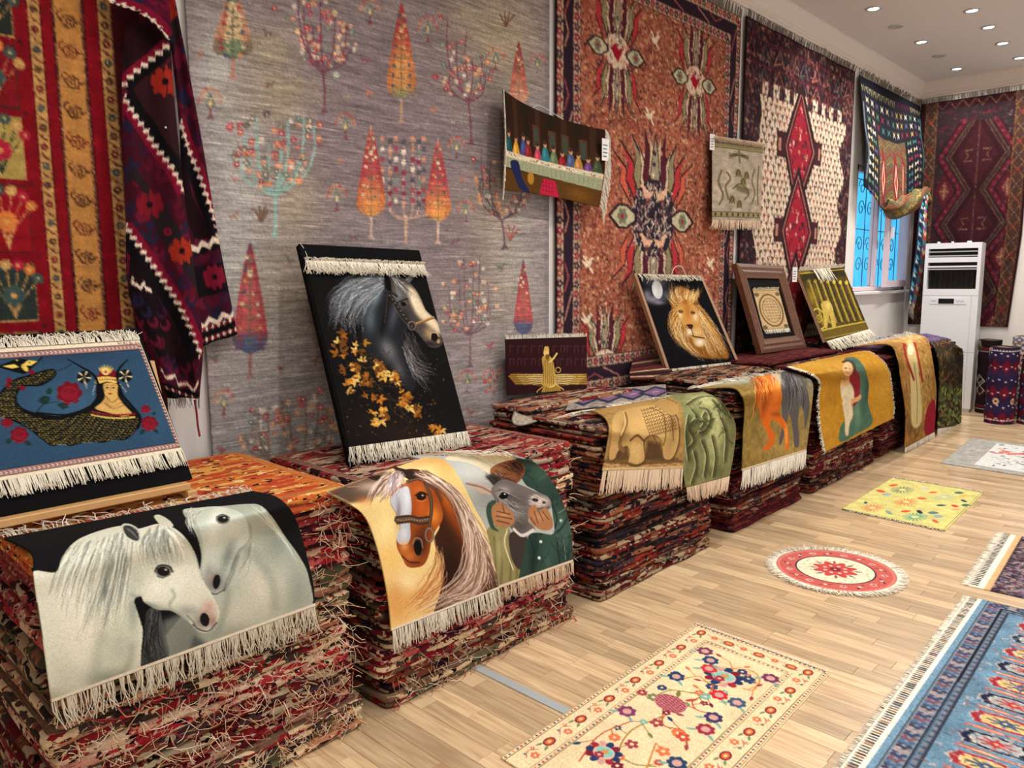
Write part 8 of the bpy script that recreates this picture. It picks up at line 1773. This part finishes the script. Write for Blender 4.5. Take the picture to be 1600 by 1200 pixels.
def card(name, c, right, up, w, h, label, parent=None, lines=True):
    """small tag of card with a printed block of lines and a string"""
    right = np.asarray(right, float)/np.linalg.norm(right); up = np.asarray(up, float)/np.linalg.norm(up); nn = np.cross(right, up); c = np.asarray(c, float)
    o = empty(name, c, label, 'price tag')
    f = lambda a, b: c+right*a*w+up*b*h
    MB().hexa([f(-.5, -.5), f(.5, -.5), f(.5, .5), f(-.5, .5)], nn*.002).build('card', M['tag'], o)
    m = MB(); ink = mat_plain('tag_ink', (96, 100, 120), .7) if 'ink' not in M else M['ink']; M['ink'] = ink
    for k in range(4):
        b = .18-.17*k; m.hexa([f(-.36, b)+nn*.001, f(.3-.1*(k % 2), b)+nn*.001, f(.3-.1*(k % 2), b+.05)+nn*.001, f(-.36, b+.05)+nn*.001], nn*.0006)
    m.build('print', ink, o)
    MB().tube(smooth(np.array([f(0, .42)+nn*.002, f(.1, .6)+nn*.004, f(.3, .8)]), 5), .0012, 4).build('string', M['string'], o, True)
    return o
p0 = P[0, 0]; card('price_tag', onY(1242, 429, p0[1]-.03), (1, -.1, 0), (0, 0, 1), .075, .125, 'white price tag on the chariot relief rug')
# winged figure rug
tl, trr = onY(790, 530, 2.83), onY(917, 526, 2.80); bl, brr = onZ(793, 618, .875), onZ(917, 607, .862)
P = quad_grid(tl, trr, brr, bl, 120, 180, .0); r = Rug(P, (46, 16, 20))
t = empty('pictorial_rug', (bl+brr)/2, 'dark maroon rug with a golden winged disc figure, propped against the wall', 'rug'); put('winged', (t, r)); ART.get('winged', lambda r: None)(r); r.metric(); r.build('pile', M['rug'], t, .006)
fringe(t, r.edge('top'), r.outdir('top'), .022, M['fringe'], 400, .0018, .3)
# -- small rugs lying on the stack tops
P = loft([G(('z', 800, 620, .85), ('z', 806, 640, .85), ('y', 818, 668, 2.45)), G(('z', 880, 612, .85), ('z', 900, 630, .852), ('z', 893, 636, .85))], 60, 70)
zt = .834
def flat_on(name, label, pts, z, ny, nx, art, cat='rug', thick=.006, bg=(140, 120, 110)):
    q = [onZ(*p, z) for p in pts]; P = quad_grid(*q, ny, nx)
    t = empty(name, q[3], label, cat); r = Rug(P, bg); put(art, (t, r)); ART.get(art, lambda r: None)(r); r.metric(); r.build('pile', M['rug'], t, thick); return t, r
t, r = flat_on('small_rug', 'small rug with lilac and navy medallions lying on the tall stack', [(893, 613), (1040, 600), (1042, 622), (884, 640)], .846, 80, 130, 'lilac')
# triangle corner hanging over the left side of the tall stack
P = loft([G(('z', 800, 622, .842), ('z', 802, 630, .84), ('y', 806, 640, 2.52)), G(('z', 838, 618, .842), ('z', 838, 628, .84), ('y', 817, 664, 2.43)), G(('z', 893, 612, .842), ('z', 898, 622, .842), ('z', 897, 630, .838))], 50, 70)
t = empty('small_rug', P[-1].mean(0), 'silvery patterned rug corner hanging over the edge of the tall stack', 'rug'); r = Rug(P, (158, 146, 134)); put('silver', (t, r)); ART.get('silver', lambda r: None)(r); r.metric(); r.build('pile', M['rug'], t, .004)
# striped kilim behind the lion board
P = loft([G(('y', 985, 592, 2.66), ('y', 984, 580, 2.78), ('y', 990, 560, 2.88))[::-1], G(('y', 1050, 590, 2.6), ('y', 1045, 570, 2.75), ('y', 1046, 548, 2.88))[::-1]], 40, 40)
t = empty('striped_kilim', P[-1].mean(0), 'brown kilim with cream stripes tucked behind the lion board', 'rug'); r = Rug(P, (92, 40, 36)); put('stripe', (t, r)); ART.get('stripe', lambda r: None)(r); r.metric(); r.build('pile', M['rug'], t, .006)
# heap on the far stack
def heap(name, label, cx, cy, z0, w, d, h, mat, seed):
    nz = vnoise(seed); ny, nx = 30, 60; u = np.linspace(-1, 1, nx)[None, :]; v = np.linspace(-1, 1, ny)[:, None]
    e = np.clip(1-np.abs(u)**4, 0, 1)*np.clip(1-np.abs(v)**4, 0, 1)
    X = cx+u*w/2+0*v; Y = cy-v*0-v*d/2*-1+0*u; Z = z0+h*e**.5*(.75+.25*nz(u*2, v*2))
    P = np.stack([X+0*v, (cy+d/2-(v+1)/2*d)+0*u, Z], -1)
    return P
P = heap('x', '', 8.05, 2.36, .847, 1.55, .44, .08, None, 5)
t = empty('folded_rug', (8.05, 2.36, .847), 'rumpled violet patterned rug heaped on the last stack by the window', 'folded rug'); r = Rug(P, (122, 104, 142)); put('violet', (t, r)); ART.get('violet', lambda r: None)(r); r.metric(); r.build('pile', M['rug'], t, .01)

# -- wall hangings
def wall_rug(name, label, x0, x1, z0, z1, ny, nx, art, bg, y=WALL_Y-.022, wav=.006, mat='rug', seed=1, cat='wall rug'):
    u = np.linspace(0, 1, nx)[None, :]; v = np.linspace(0, 1, ny)[:, None]; nz = vnoise(seed)
    X = x0+(x1-x0)*u+0*v; Z = z1+(z0-z1)*v+0*u; Y = y-wav*(1+np.clip(nz(X*1.5, Z*.6), -1, 1))
    P = np.stack([X, Y, Z], -1); t = empty(name, (x0, y, z0), label, cat); r = Rug(P, bg); put(art, (t, r)); ART.get(art, lambda r: None)(r); r.metric(); r.build('pile', M[mat], t, .008); return t, r
t, r = wall_rug('wall_rug', 'red carpet with gold animal borders hanging on the wall, behind the snake woman rug', .30, 1.17, 1.0, 2.9, 300, 160, 'red', (120, 18, 26), seed=2)
t, r = wall_rug('wall_rug', 'large grey carpet with cypresses and flowering trees hanging on the wall', 1.335, 3.37, .70, 3.45, 440, 330, 'grey', (128, 118, 116), mat='rug_streak', seed=3)
t, r = wall_rug('wall_rug', 'salmon pictorial carpet with star medallions hanging on the wall', 3.435, 5.565, .80, 3.42, 360, 240, 'salmon', (160, 92, 74), seed=4)
fringe(t, r.edge('top'), np.array([0, -.15, 1.]), .07, M['fringe_grey'], 150, .004, .1)
t, r = wall_rug('wall_rug', 'ivory and black carpet with red lozenge medallions hanging on the wall', 5.645, 7.88, .85, 3.45, 340, 205, 'ivory', (40, 22, 26), seed=5)
fringe(t, r.edge('top'), np.array([0, -.15, 1.]), .05, M['fringe_grey'], 120, .004, .15)
# rug on the back wall
yl, yr = 2.885, 1.80
nx_, ny_ = 130, 270
u = np.linspace(0, 1, nx_)[None, :]; v = np.linspace(0, 1, ny_)[:, None]
P = np.stack([BACK_X-.03-.006*np.sin(u*9+v*3), yl+(yr-yl)*u+.06*np.clip(v-.6, 0, 1)*u*2.5, 3.455+(.93-3.455)*v+0*u], -1)
t = empty('wall_rug', (BACK_X, 2.4, .93), 'dark maroon lozenge carpet hanging on the end wall behind the air conditioner', 'wall rug'); r = Rug(P, (58, 22, 28)); put('back', (t, r)); ART.get('back', lambda r: None)(r); r.metric(); r.build('pile', M['rug'], t, .008)
fringe(t, r.edge('top'), np.array([-.15, 0, 1.]), .05, M['fringe_grey'], 130, .004, .15)
# hung pictures in front of the wall carpets
tl, tr, br, bl = onY(786, 140, 2.83), onY(945, 203, 2.84), onY(936, 324, 2.80), onY(785, 297, 2.80)
topm = onY(855, 178, 2.85)
Lg = np.array([tl, (tl+bl)/2+[0, -.015, 0], bl]); Mg = np.array([topm, onY(858, 245, 2.82), onY(858, 306, 2.80)]); Rg = np.array([tr, (tr+br)/2+[0, -.02, 0], br])
P = loft([Lg, Mg, Rg], 130, 170); r = Rug(P, (48, 30, 20)); t = empty('pictorial_rug', (bl+br)/2, 'small hanging rug picturing people at a long banquet table, tag at its side', 'wall rug'); put('banquet', (t, r)); ART.get('banquet', lambda r: None)(r); r.metric(); r.build('pile', M['rug'], t, .004)
fringe(t, r.edge('left')+[0, -.005, 0], np.array([-.35, -.35, -.6]), .06, M['fringe'], 620, .0032, .2, .3)
fringe(t, r.edge('right')+[0, -.005, 0], np.array([.2, -.45, -.5]), .06, M['fringe'], 520, .0028, .45, .5, curl=.2)
MB().tube(smooth(np.array([r.P[0, 60]+[0, .0, 0], r.P[0, 85]+[0, .05, .05], r.P[0, 110]+[0, .0, 0]]), 6), .0016, 5).build('hanging_string', M['string'], t, True)
card('price_tag', onY(946, 234, 2.79), (1, 0, 0), (0, 0, 1), .065, .125, 'white price tag beside the banquet picture rug')
tl, tr, br, bl = onY(1113, 212, 2.86), onY(1193, 224, 2.87), onY(1188, 345, 2.83), onY(1113, 343, 2.82)
P = quad_grid(tl, tr, br, bl, 150, 100, .02); r = Rug(P, (170, 160, 140)); t = empty('pictorial_rug', (bl+br)/2, 'small grey-beige hanging rug with carved ancient figures', 'wall rug'); put('tapestry', (t, r)); ART.get('tapestry', lambda r: None)(r); r.metric(); r.build('pile', M['rug'], t, .004)
fringe(t, r.edge('top')+[0, -.003, 0], np.array([0, -.5, -.35]), .06, M['fringe_pink'], 300, .003, .5, .2, curl=.3)
fringe(t, r.edge('bottom'), np.array([0, 0, -1.]), .065, M['fringe_pink'], 260, .003, .2)
card('price_tag', onY(1113, 222, 2.852), (.9, -.2, 0), (0, 0, 1), .05, .11, 'white price tag at the edge of the grey-beige figure rug')

# -- kilim hung in folds from nails, between the red and the grey carpet
def panel(left, right, ny, nx, wav=.012, k=3):
    """pleat between two edge lines given as (px, py, depth)"""
    L = G(*[('y', a, b, y) for a, b, y in left]); R_ = G(*[('y', a, b, y) for a, b, y in right]); P = loft([L, R_], ny, nx, sm=8)
    u = np.linspace(0, 1, nx)[None, :]; v = np.linspace(0, 1, ny)[:, None]
    P[..., 1] -= wav*np.sin(np.pi*k*u)*np.minimum(1, v*3+.3)
    return P
kt = empty('draped_kilim', onY(300, 640, 2.75), 'wine red and navy kilim with zigzag edges hung in folds on the wall', 'wall rug')
KP = []
KP.append(('panel_back', panel([(255, -20, 2.88), (280, 200, 2.88), (283, 380, 2.87), (303, 545, 2.86)], [(270, -20, 2.88), (312, 200, 2.88), (343, 380, 2.86), (371, 522, 2.85)], 260, 80)))
KP.append(('panel_front', panel([(196, 40, 2.84), (190, 150, 2.82), (196, 330, 2.80), (204, 470, 2.79), (262, 622, 2.77)], [(262, -10, 2.84), (272, 150, 2.80), (290, 320, 2.76), (316, 520, 2.74), (312, 622, 2.76)], 260, 100, .02)))
KP.append(('panel_curl', panel([(150, -40, 2.80), (170, 2, 2.78), (220, 22, 2.77), (262, 62, 2.76)], [(262, -60, 2.80), (262, -20, 2.78), (266, 20, 2.77), (268, 66, 2.76)], 80, 90, .006, 2)))
for nm, P in KP:
    r = Rug(P, (70, 14, 28)); put(nm, (kt, r)); ART.get(nm, lambda r: None)(r); r.metric(); r.build(nm, M['rug'], kt, .006)
    if nm == 'panel_back': fringe(kt, r.edge('bottom'), np.array([0, 0, -1.]), .03, M['fringe_grey'], 220, .0014, .2)
    if nm == 'panel_front': fringe(kt, r.edge('bottom'), np.array([0, 0, -1.]), .035, M['fringe_grey'], 220, .0014, .2)
cord = [onY(*p, 2.76) for p in ((304, 625), (307, 645), (309, 665), (312, 682))]
MB().tube(smooth(np.array(cord), 5), .004, 5).build('corner_cord', mat_plain('red_cord', (130, 24, 34), .9, var=.4, bscale=120), kt, True)
nl = empty('wall_nail', onY(259, 199, 2.77), 'small steel nail head holding the wine red kilim', 'nail', 'nails in the draped kilim')
MB().tube([onY(259, 199, 2.79), onY(259, 199, 2.765)], .004, 8).build('nail_head', M['steel'], nl)

# -- kilim gathered over the window
wt = empty('window_kilim', (8.0, WALL_Y, 2.3), 'navy kilim with bright motifs gathered up over the window', 'wall rug')
def curtain():
    ny, nx = 210, 170; u = np.linspace(0, 1, nx)[None, :]; v = np.linspace(0, 1, ny)[:, None]
    X = 7.985+(9.93-7.985)*u+0*v
    bot = np.interp(u[0], [0, .12, .3, .5, .68, .82, .93, 1], [2.38, 2.28, 2.16, 2.14, 2.3, 2.44, 2.46, 2.44])[None, :]
    Z = 3.44+(bot-3.44)*v; Y = WALL_Y-.03-.02*np.sin(u*17)*v-.10*np.minimum(1, v*1.6)-.05*v**3*np.sin(np.pi*np.clip(u*1.1, 0, 1))
    return np.stack([X, Y, Z], -1)
P = curtain(); r = Rug(P, (26, 28, 40)); put('winkilim', (wt, r)); ART.get('winkilim', lambda r: None)(r); r.metric(); r.build('hanging', M['rug'], wt, .006)
fringe(wt, r.edge('top'), np.array([0, -.3, 1.]), .06, M['fringe_grey'], 60, .007, .5)
def swag():
    ny, nx = 60, 130; u = np.linspace(0, 1, nx)[None, :]; v = np.linspace(0, 1, ny)[:, None]
    X = 8.5+(9.9-8.5)*u+.05*np.sin(v*4)
    zc = np.interp(u[0], [0, .2, .45, .7, .88, 1], [2.24, 2.21, 2.25, 2.36, 2.42, 2.36])[None, :]; rr = np.interp(u[0], [0, .25, .5, .8, 1], [.03, .10, .12, .085, .05])[None, :]
    q = math.pi*1.35*v-.5; Y = WALL_Y-.17-rr*.8*np.sin(q+.5)*(1+.25*np.sin(u*14)); Z = zc+rr*np.cos(q+.2)+.022*np.sin(u*22+v*6)*(v > 0)
    return np.stack([X, Y+0*u, Z], -1)
P = swag(); r = Rug(P, (90, 70, 50)); put('swag', (wt, r)); ART.get('swag', lambda r: None)(r); r.metric(); r.build('gathered_fold', M['rug'], wt, .006)
P = loft([G((9.72, 2.72, 2.5), ('y', 1437, 330, 2.70), ('y', 1432, 390, 2.70), ('y', 1424, 440, 2.71), ('y', 1420, 472, 2.72)), G((9.9, 2.72, 2.5), ('y', 1449, 325, 2.70), ('y', 1446, 390, 2.68), ('y', 1436, 450, 2.69), ('y', 1428, 484, 2.70))], 130, 40)
r = Rug(P, (60, 50, 70)); put('tail', (wt, r)); ART.get('tail', lambda r: None)(r); r.metric(); r.build('hanging_tail', M['rug'], wt, .006)
fringe(wt, r.edge('bottom'), np.array([-.1, 0, -1.]), .12, M['fringe_grey'], 160, .004, .3)

# -- rugs on the floor
def floor_rug(name, label, pts, ny, nx, art, bg, thick=.007, mat='rug_floor'):
    """pts in photo order: far-left, far-right, near-right, near-left (as seen) on the floor"""
    q = [onZ(*p, thick) if not isinstance(p, np.ndarray) else p for p in pts]; P = quad_grid(*q, ny, nx)
    t = empty(name, q[0]-np.array([0, 0, thick]), label, 'floor rug'); r = Rug(P, bg); put(art, (t, r)); ART.get(art, lambda r: None)(r); r.metric(); r.build('pile', M[mat], t, thick-.001); return t, r
a, b = onZ(1086, 974, .007), onZ(1297, 1051, .007); dn = np.array([-1.0, -.03, 0])
t, r = floor_rug('floor_rug', 'cream runner with scrolling flowers and a pomegranate lying on the floor', [a, b, b+dn*1.25, a+dn*1.25], 360, 180, 'cream', (220, 196, 158))
fringe(t, r.edge('top'), r.outdir('top'), .014, M['fringe'], 300, .0014, .3, floor_z=0)
a, b = onZ(1541, 938, .007), onZ(1397, 1150, .007); w = (b-a); w[2] = 0; dl = w/np.linalg.norm(w); dr = np.array([dl[1], -dl[0], 0]); dr = dr if dr[1] < 0 else -dr; a = a-dr*.075
t, r = floor_rug('floor_rug', 'blue carpet with rows of navy and gold medallions lying on the floor', [a, a+dr*1.0, a+dr*1.0+dl*1.75, a+dl*1.75], 320, 180, 'blue', (108, 138, 160))
fringe(t, r.edge('left'), r.outdir('left'), .018, M['fringe'], 420, .0022, .2, floor_z=0)
a2 = onZ(1600, 812, .007); b2 = onZ(1534, 919, .007); dl = (b2-a2); dl[2] = 0; dl /= np.linalg.norm(dl); dr = np.array([dl[1], -dl[0], 0]); dr = dr if dr[1] < 0 else -dr; b2 = b2-dr*.06
t, r = floor_rug('floor_rug', 'deep red carpet with a navy border lying on the floor beyond the blue carpet', [b2-dl*1.0, b2-dl*1.0+dr*.9, b2+dr*.9, b2], 170, 100, 'redfloor', (110, 20, 34))
fringe(t, r.edge('left'), r.outdir('left'), .03, M['fringe'], 380, .0024, .2, floor_z=0)
t, r = floor_rug('floor_rug', 'pale yellow rug with coral and teal flower heads lying on the floor', [(1395, 746), (1537, 769), (1476, 829), (1315, 795)], 190, 130, 'yellow', (216, 208, 140))
fringe(t, r.edge('top'), r.outdir('top'), .02, M['fringe'], 150, .002, .3, floor_z=0); fringe(t, r.edge('bottom'), r.outdir('bottom'), .02, M['fringe'], 150, .002, .3, floor_z=0)
a, b = onZ(1519, 684, .007), onZ(1470, 723, .007); dr = np.array([-.05, -1, 0])
t, r = floor_rug('floor_rug', 'white rug with a pale grey border lying on the floor towards the end wall', [a, a+dr*1.1, b+dr*1.1, b], 130, 160, 'whitefloor', (206, 206, 206))
# round rug
ce = (onZ(1213, 878, .007)+onZ(1402, 902, .007))/2; Rr = np.linalg.norm(onZ(1213, 878, .007)-onZ(1402, 902, .007))/2
far_, near_ = onZ(1275, 857, .007), onZ(1330, 931, .007)
def disc(c, R_, nr=70, na=180):
    rr = np.linspace(0.001, 1, nr)[:, None]; q = np.linspace(0, 2*math.pi, na)[None, :]
    return np.stack([c[0]+R_*rr*np.sin(q), c[1]+R_*rr*np.cos(q), np.full((nr, na), .007)], -1)
def round_rug():
    t = empty('round_rug', ce*np.array([1, 1, 0]), 'round cream rug with a coral border and white fringe lying on the floor', 'floor rug')
    P = disc(ce, Rr); nr, na = P.shape[:2]
    c = Canvas(440, 440, 2, 2, (226, 214, 186)); ART.get('round', lambda c: None)(c)
    uvp = (P[..., :2]-ce[:2])/Rr; ix = np.clip(((uvp[..., 1]*-1+1)*220).astype(int), 0, 439); iy = np.clip(((1-uvp[..., 0])*220).astype(int), 0, 439)
    im = lin(np.clip(c.im, 0, 255)); col = im[iy, ix]
    Pm = P[:, ::-1]; col = col[:, ::-1]
    V = Pm.reshape(-1, 3); idx = np.arange(nr*na).reshape(nr, na); F = np.stack([idx[:-1, :-1], idx[:-1, 1:], idx[1:, 1:], idx[1:, :-1]], -1).reshape(-1, 4)
    me0 = mesh_np('t', V[:12], np.array([[0, 1, 2, 3]])); bpy.data.meshes.remove(me0)
    # rim
    rim = V[idx[-1]]*np.array([1, 1, 0])+np.array([0, 0, .001]); k = len(V)
    V = np.vstack([V, rim]); a = np.arange(na-1); F = np.vstack([F, np.stack([idx[-1][a], idx[-1][a+1], k+a+1, k+a], -1)])
    colr = np.vstack([col.reshape(-1, 3), col[-1]])
    nrm = np.cross(V[F[500][1]]-V[F[500][0]], V[F[500][2]]-V[F[500][0]])
    if nrm[2] < 0: F = F[:, ::-1]
    me = mesh_np('pile', V, F, True, V[:, :2], colr); link('pile', me, M['rug_floor'], t)
    e = P[-1]; out = (e-ce); out[:, 2] = 0; out /= np.linalg.norm(out, axis=1)[:, None]
    fringe(t, e, out, .05, M['fringe'], 560, .0026, .25, floor_z=0)
    return t
round_rug()

# ---------------------------------------------------------------- standing rolls by the end wall
def roll(label, px, py, h, R_, pal, seed, lean=(0, 0), kind=0):
    b = onZ(px, py, 0); t = empty('rolled_kilim', b, label, 'rolled rug')
    nv, na = 120, 90; v = np.linspace(0, 1, nv)[:, None]; q = np.linspace(0, 2*math.pi, na)[None, :]; R = np.random.RandomState(seed); nz = vnoise(seed)
    rr = R_*(1+.04*nz(v*3, q*0)+.03*np.sin(2*q+seed))*(1-.05*(1-v)**8)
    Z = h*(1-v)+.02*R_*np.sin(3*q); X = b[0]+rr*np.cos(q)+lean[0]*(1-v); Y = b[1]+rr*np.sin(q)+lean[1]*(1-v)
    P = np.stack([X, Y, np.maximum(Z, .003)+0*X], -1)[:, ::1]
    c = Canvas(na*2, nv*2, 2*math.pi*R_, h, pal[0]); 
    if 'roll' in ART: ART['roll'](c, pal, R, kind)
    me = sheet_mesh('roll', P, c.final(2), .004); link('roll', me, M['rug'], t)
    # spiral end
    s = np.linspace(0, 1, 90); qq = s*2*math.pi*4.2; rad = R_*.97*(1-s*.93)
    sp = np.stack([b[0]+lean[0]+rad*np.cos(qq), b[1]+lean[1]+rad*np.sin(qq), np.full_like(s, h)-.012+.006*np.sin(qq*3)], -1)
    sp[:, 2] = np.maximum(sp[:, 2], h-.02)
    sb = MB()
    V = np.vstack([sp, sp+[0, 0, -.10]]); n = len(sp); sb.add(V, [(i, i+1, n+i+1, n+i) for i in range(n-1)]); so = sb.build('spiral_end', M['rug_back'], t, True)
    md = so.modifiers.new('thickness', 'SOLIDIFY'); md.thickness = R_*.10
roll('rolled black kilim with white hooked motifs leaning by the air conditioner', 1541, 644, .80, .115, [(30, 20, 24), (196, 176, 156), (100, 28, 36)], 1, (.05, .02), 0)
roll('rolled plum and navy kilim with small white dots standing against the wall', 1560, 660, .78, .135, [(50, 30, 60), (110, 22, 44), (220, 206, 190)], 2, (.04, 0), 1)
roll('rolled kilim with cream and blue lozenge bands standing against the wall', 1592, 652, .86, .12, [(190, 172, 154), (60, 74, 120), (120, 36, 36)], 3, (.05, 0), 2)
roll('rolled dark red kilim at the right of the standing rolls', 1612, 662, .70, .13, [(90, 20, 30), (40, 40, 70), (200, 180, 150)], 4, (.03, 0), 1)

# ---------------------------------------------------------------- floor-standing air conditioner
def aircon():
    # stands across the corner, face turned into the room
    b0 = onZ(1515, 645, 0); tp = 1.854
    ac = empty('air_conditioner', b0, 'white floor-standing air conditioner in the corner', 'air conditioner')
    left = onY(1443, 520, 2.2)
    fr = b0[:2]; wdt = .54
    # direction of the front face (left end is further from the camera's right)
    dv = np.array([-.10, 1.0]); dv /= np.linalg.norm(dv); nf = np.array([-dv[1], dv[0]]); nf = nf if nf[0] < 0 else -nf   # front normal, towards -x
    def pt(u, q, z): p = fr+dv*u*wdt-nf*q; return np.array([p[0], p[1], z])       # u 0 = right edge, 1 = left edge
    def bx(u0, u1, q0, q1, z0, z1, name, mat, par):
        V = [pt(u, q, z) for z in (z0, z1) for q in (q0, q1) for u in (u0, u1)]
        return MB().add([V[0], V[1], V[3], V[2], V[4], V[5], V[7], V[6]], [(0, 1, 2, 3), (7, 6, 5, 4), (4, 5, 1, 0), (5, 6, 2, 1), (6, 7, 3, 2), (7, 4, 0, 3)]).build(name, mat, par)
    H = tp
    # cabinet: shell around the outlet opening
    m = MB()
    def add(u0, u1, q0, q1, z0, z1):
        V = [pt(u, q, z) for z in (z0, z1) for q in (q0, q1) for u in (u0, u1)]
        m.add([V[0], V[1], V[3], V[2], V[4], V[5], V[7], V[6]], [(0, 1, 2, 3), (7, 6, 5, 4), (4, 5, 1, 0), (5, 6, 2, 1), (6, 7, 3, 2), (7, 4, 0, 3)])
    add(0, 1, .0, .32, .04, H-.52); add(0, .06, 0, .32, H-.52, H-.06); add(.94, 1, 0, .32, H-.52, H-.06); add(0, 1, 0, .32, H-.06, H); add(.06, .94, .2, .32, H-.52, H-.06)
    add(.06, .94, 0, .2, H-.52, H-.50)
    add(.02, .98, .02, .30, 0, .04)
    m.build('cabinet', M['white_plastic'], ac)
    bx(.06, .94, .12, .19, H-.50, H-.06, 'outlet_cavity', M['black_plastic'], ac)
    for k, (z, h) in enumerate(((H-.10, .012), (H-.145, .012), (H-.21, .055), (H-.265, .018), (H-.29, .012))):
        bx(.06, .94, .004+.01*(k % 2), .05, z, z+h, 'louvre', M['white_plastic'] if h > .015 else M['grey_plastic'], ac)
    for u in np.linspace(.12, .88, 9): bx(u-.004, u+.004, .06, .10, H-.49, H-.30, 'vane', M['black_plastic'], ac)
    cp = bx(.2, .86, -.006, 0, H-.665, H-.60, 'control_panel', M['white_plastic'], ac)
    bx(.42, .70, -.009, -.006, H-.66, H-.605, 'display', M['black_plastic'], cp)
    for k in range(6): bx(.24+.025*k, .255+.025*k, -.008, -.006, H-.645+.012*(k % 2), H-.632+.012*(k % 2), 'button', M['grey_plastic'], cp)
    bx(.74, .83, -.0075, -.006, H-.637, H-.628, 'badge', M['grey_plastic'], cp)
    bx(.0, 1, -.0015, 0, H-.572, H-.568, 'panel_seam', M['grey_plastic'], ac); bx(.0, 1, -.0015, 0, H-1.19, H-1.186, 'panel_seam', M['grey_plastic'], ac)
    bx(.115, .12, -.0015, 0, .1, H-.57, 'panel_seam', M['grey_plastic'], ac)
    for k in range(16):
        z = .10+k*.036*1.0
        bx(.17, .90, -.014, 0, z, z+.017, 'intake_slat', M['white_plastic'], ac)
        bx(.17, .90, -.001, .0, z+.017, z+.036, 'intake_gap', M['grey_plastic'], ac)
    for u, s_ in ((.25, .035), (.55, .015), (.8, .02)): bx(u-s_, u+s_, .1, .16, H, H+.02, 'top_cap', M['white_plastic'], ac)
aircon()
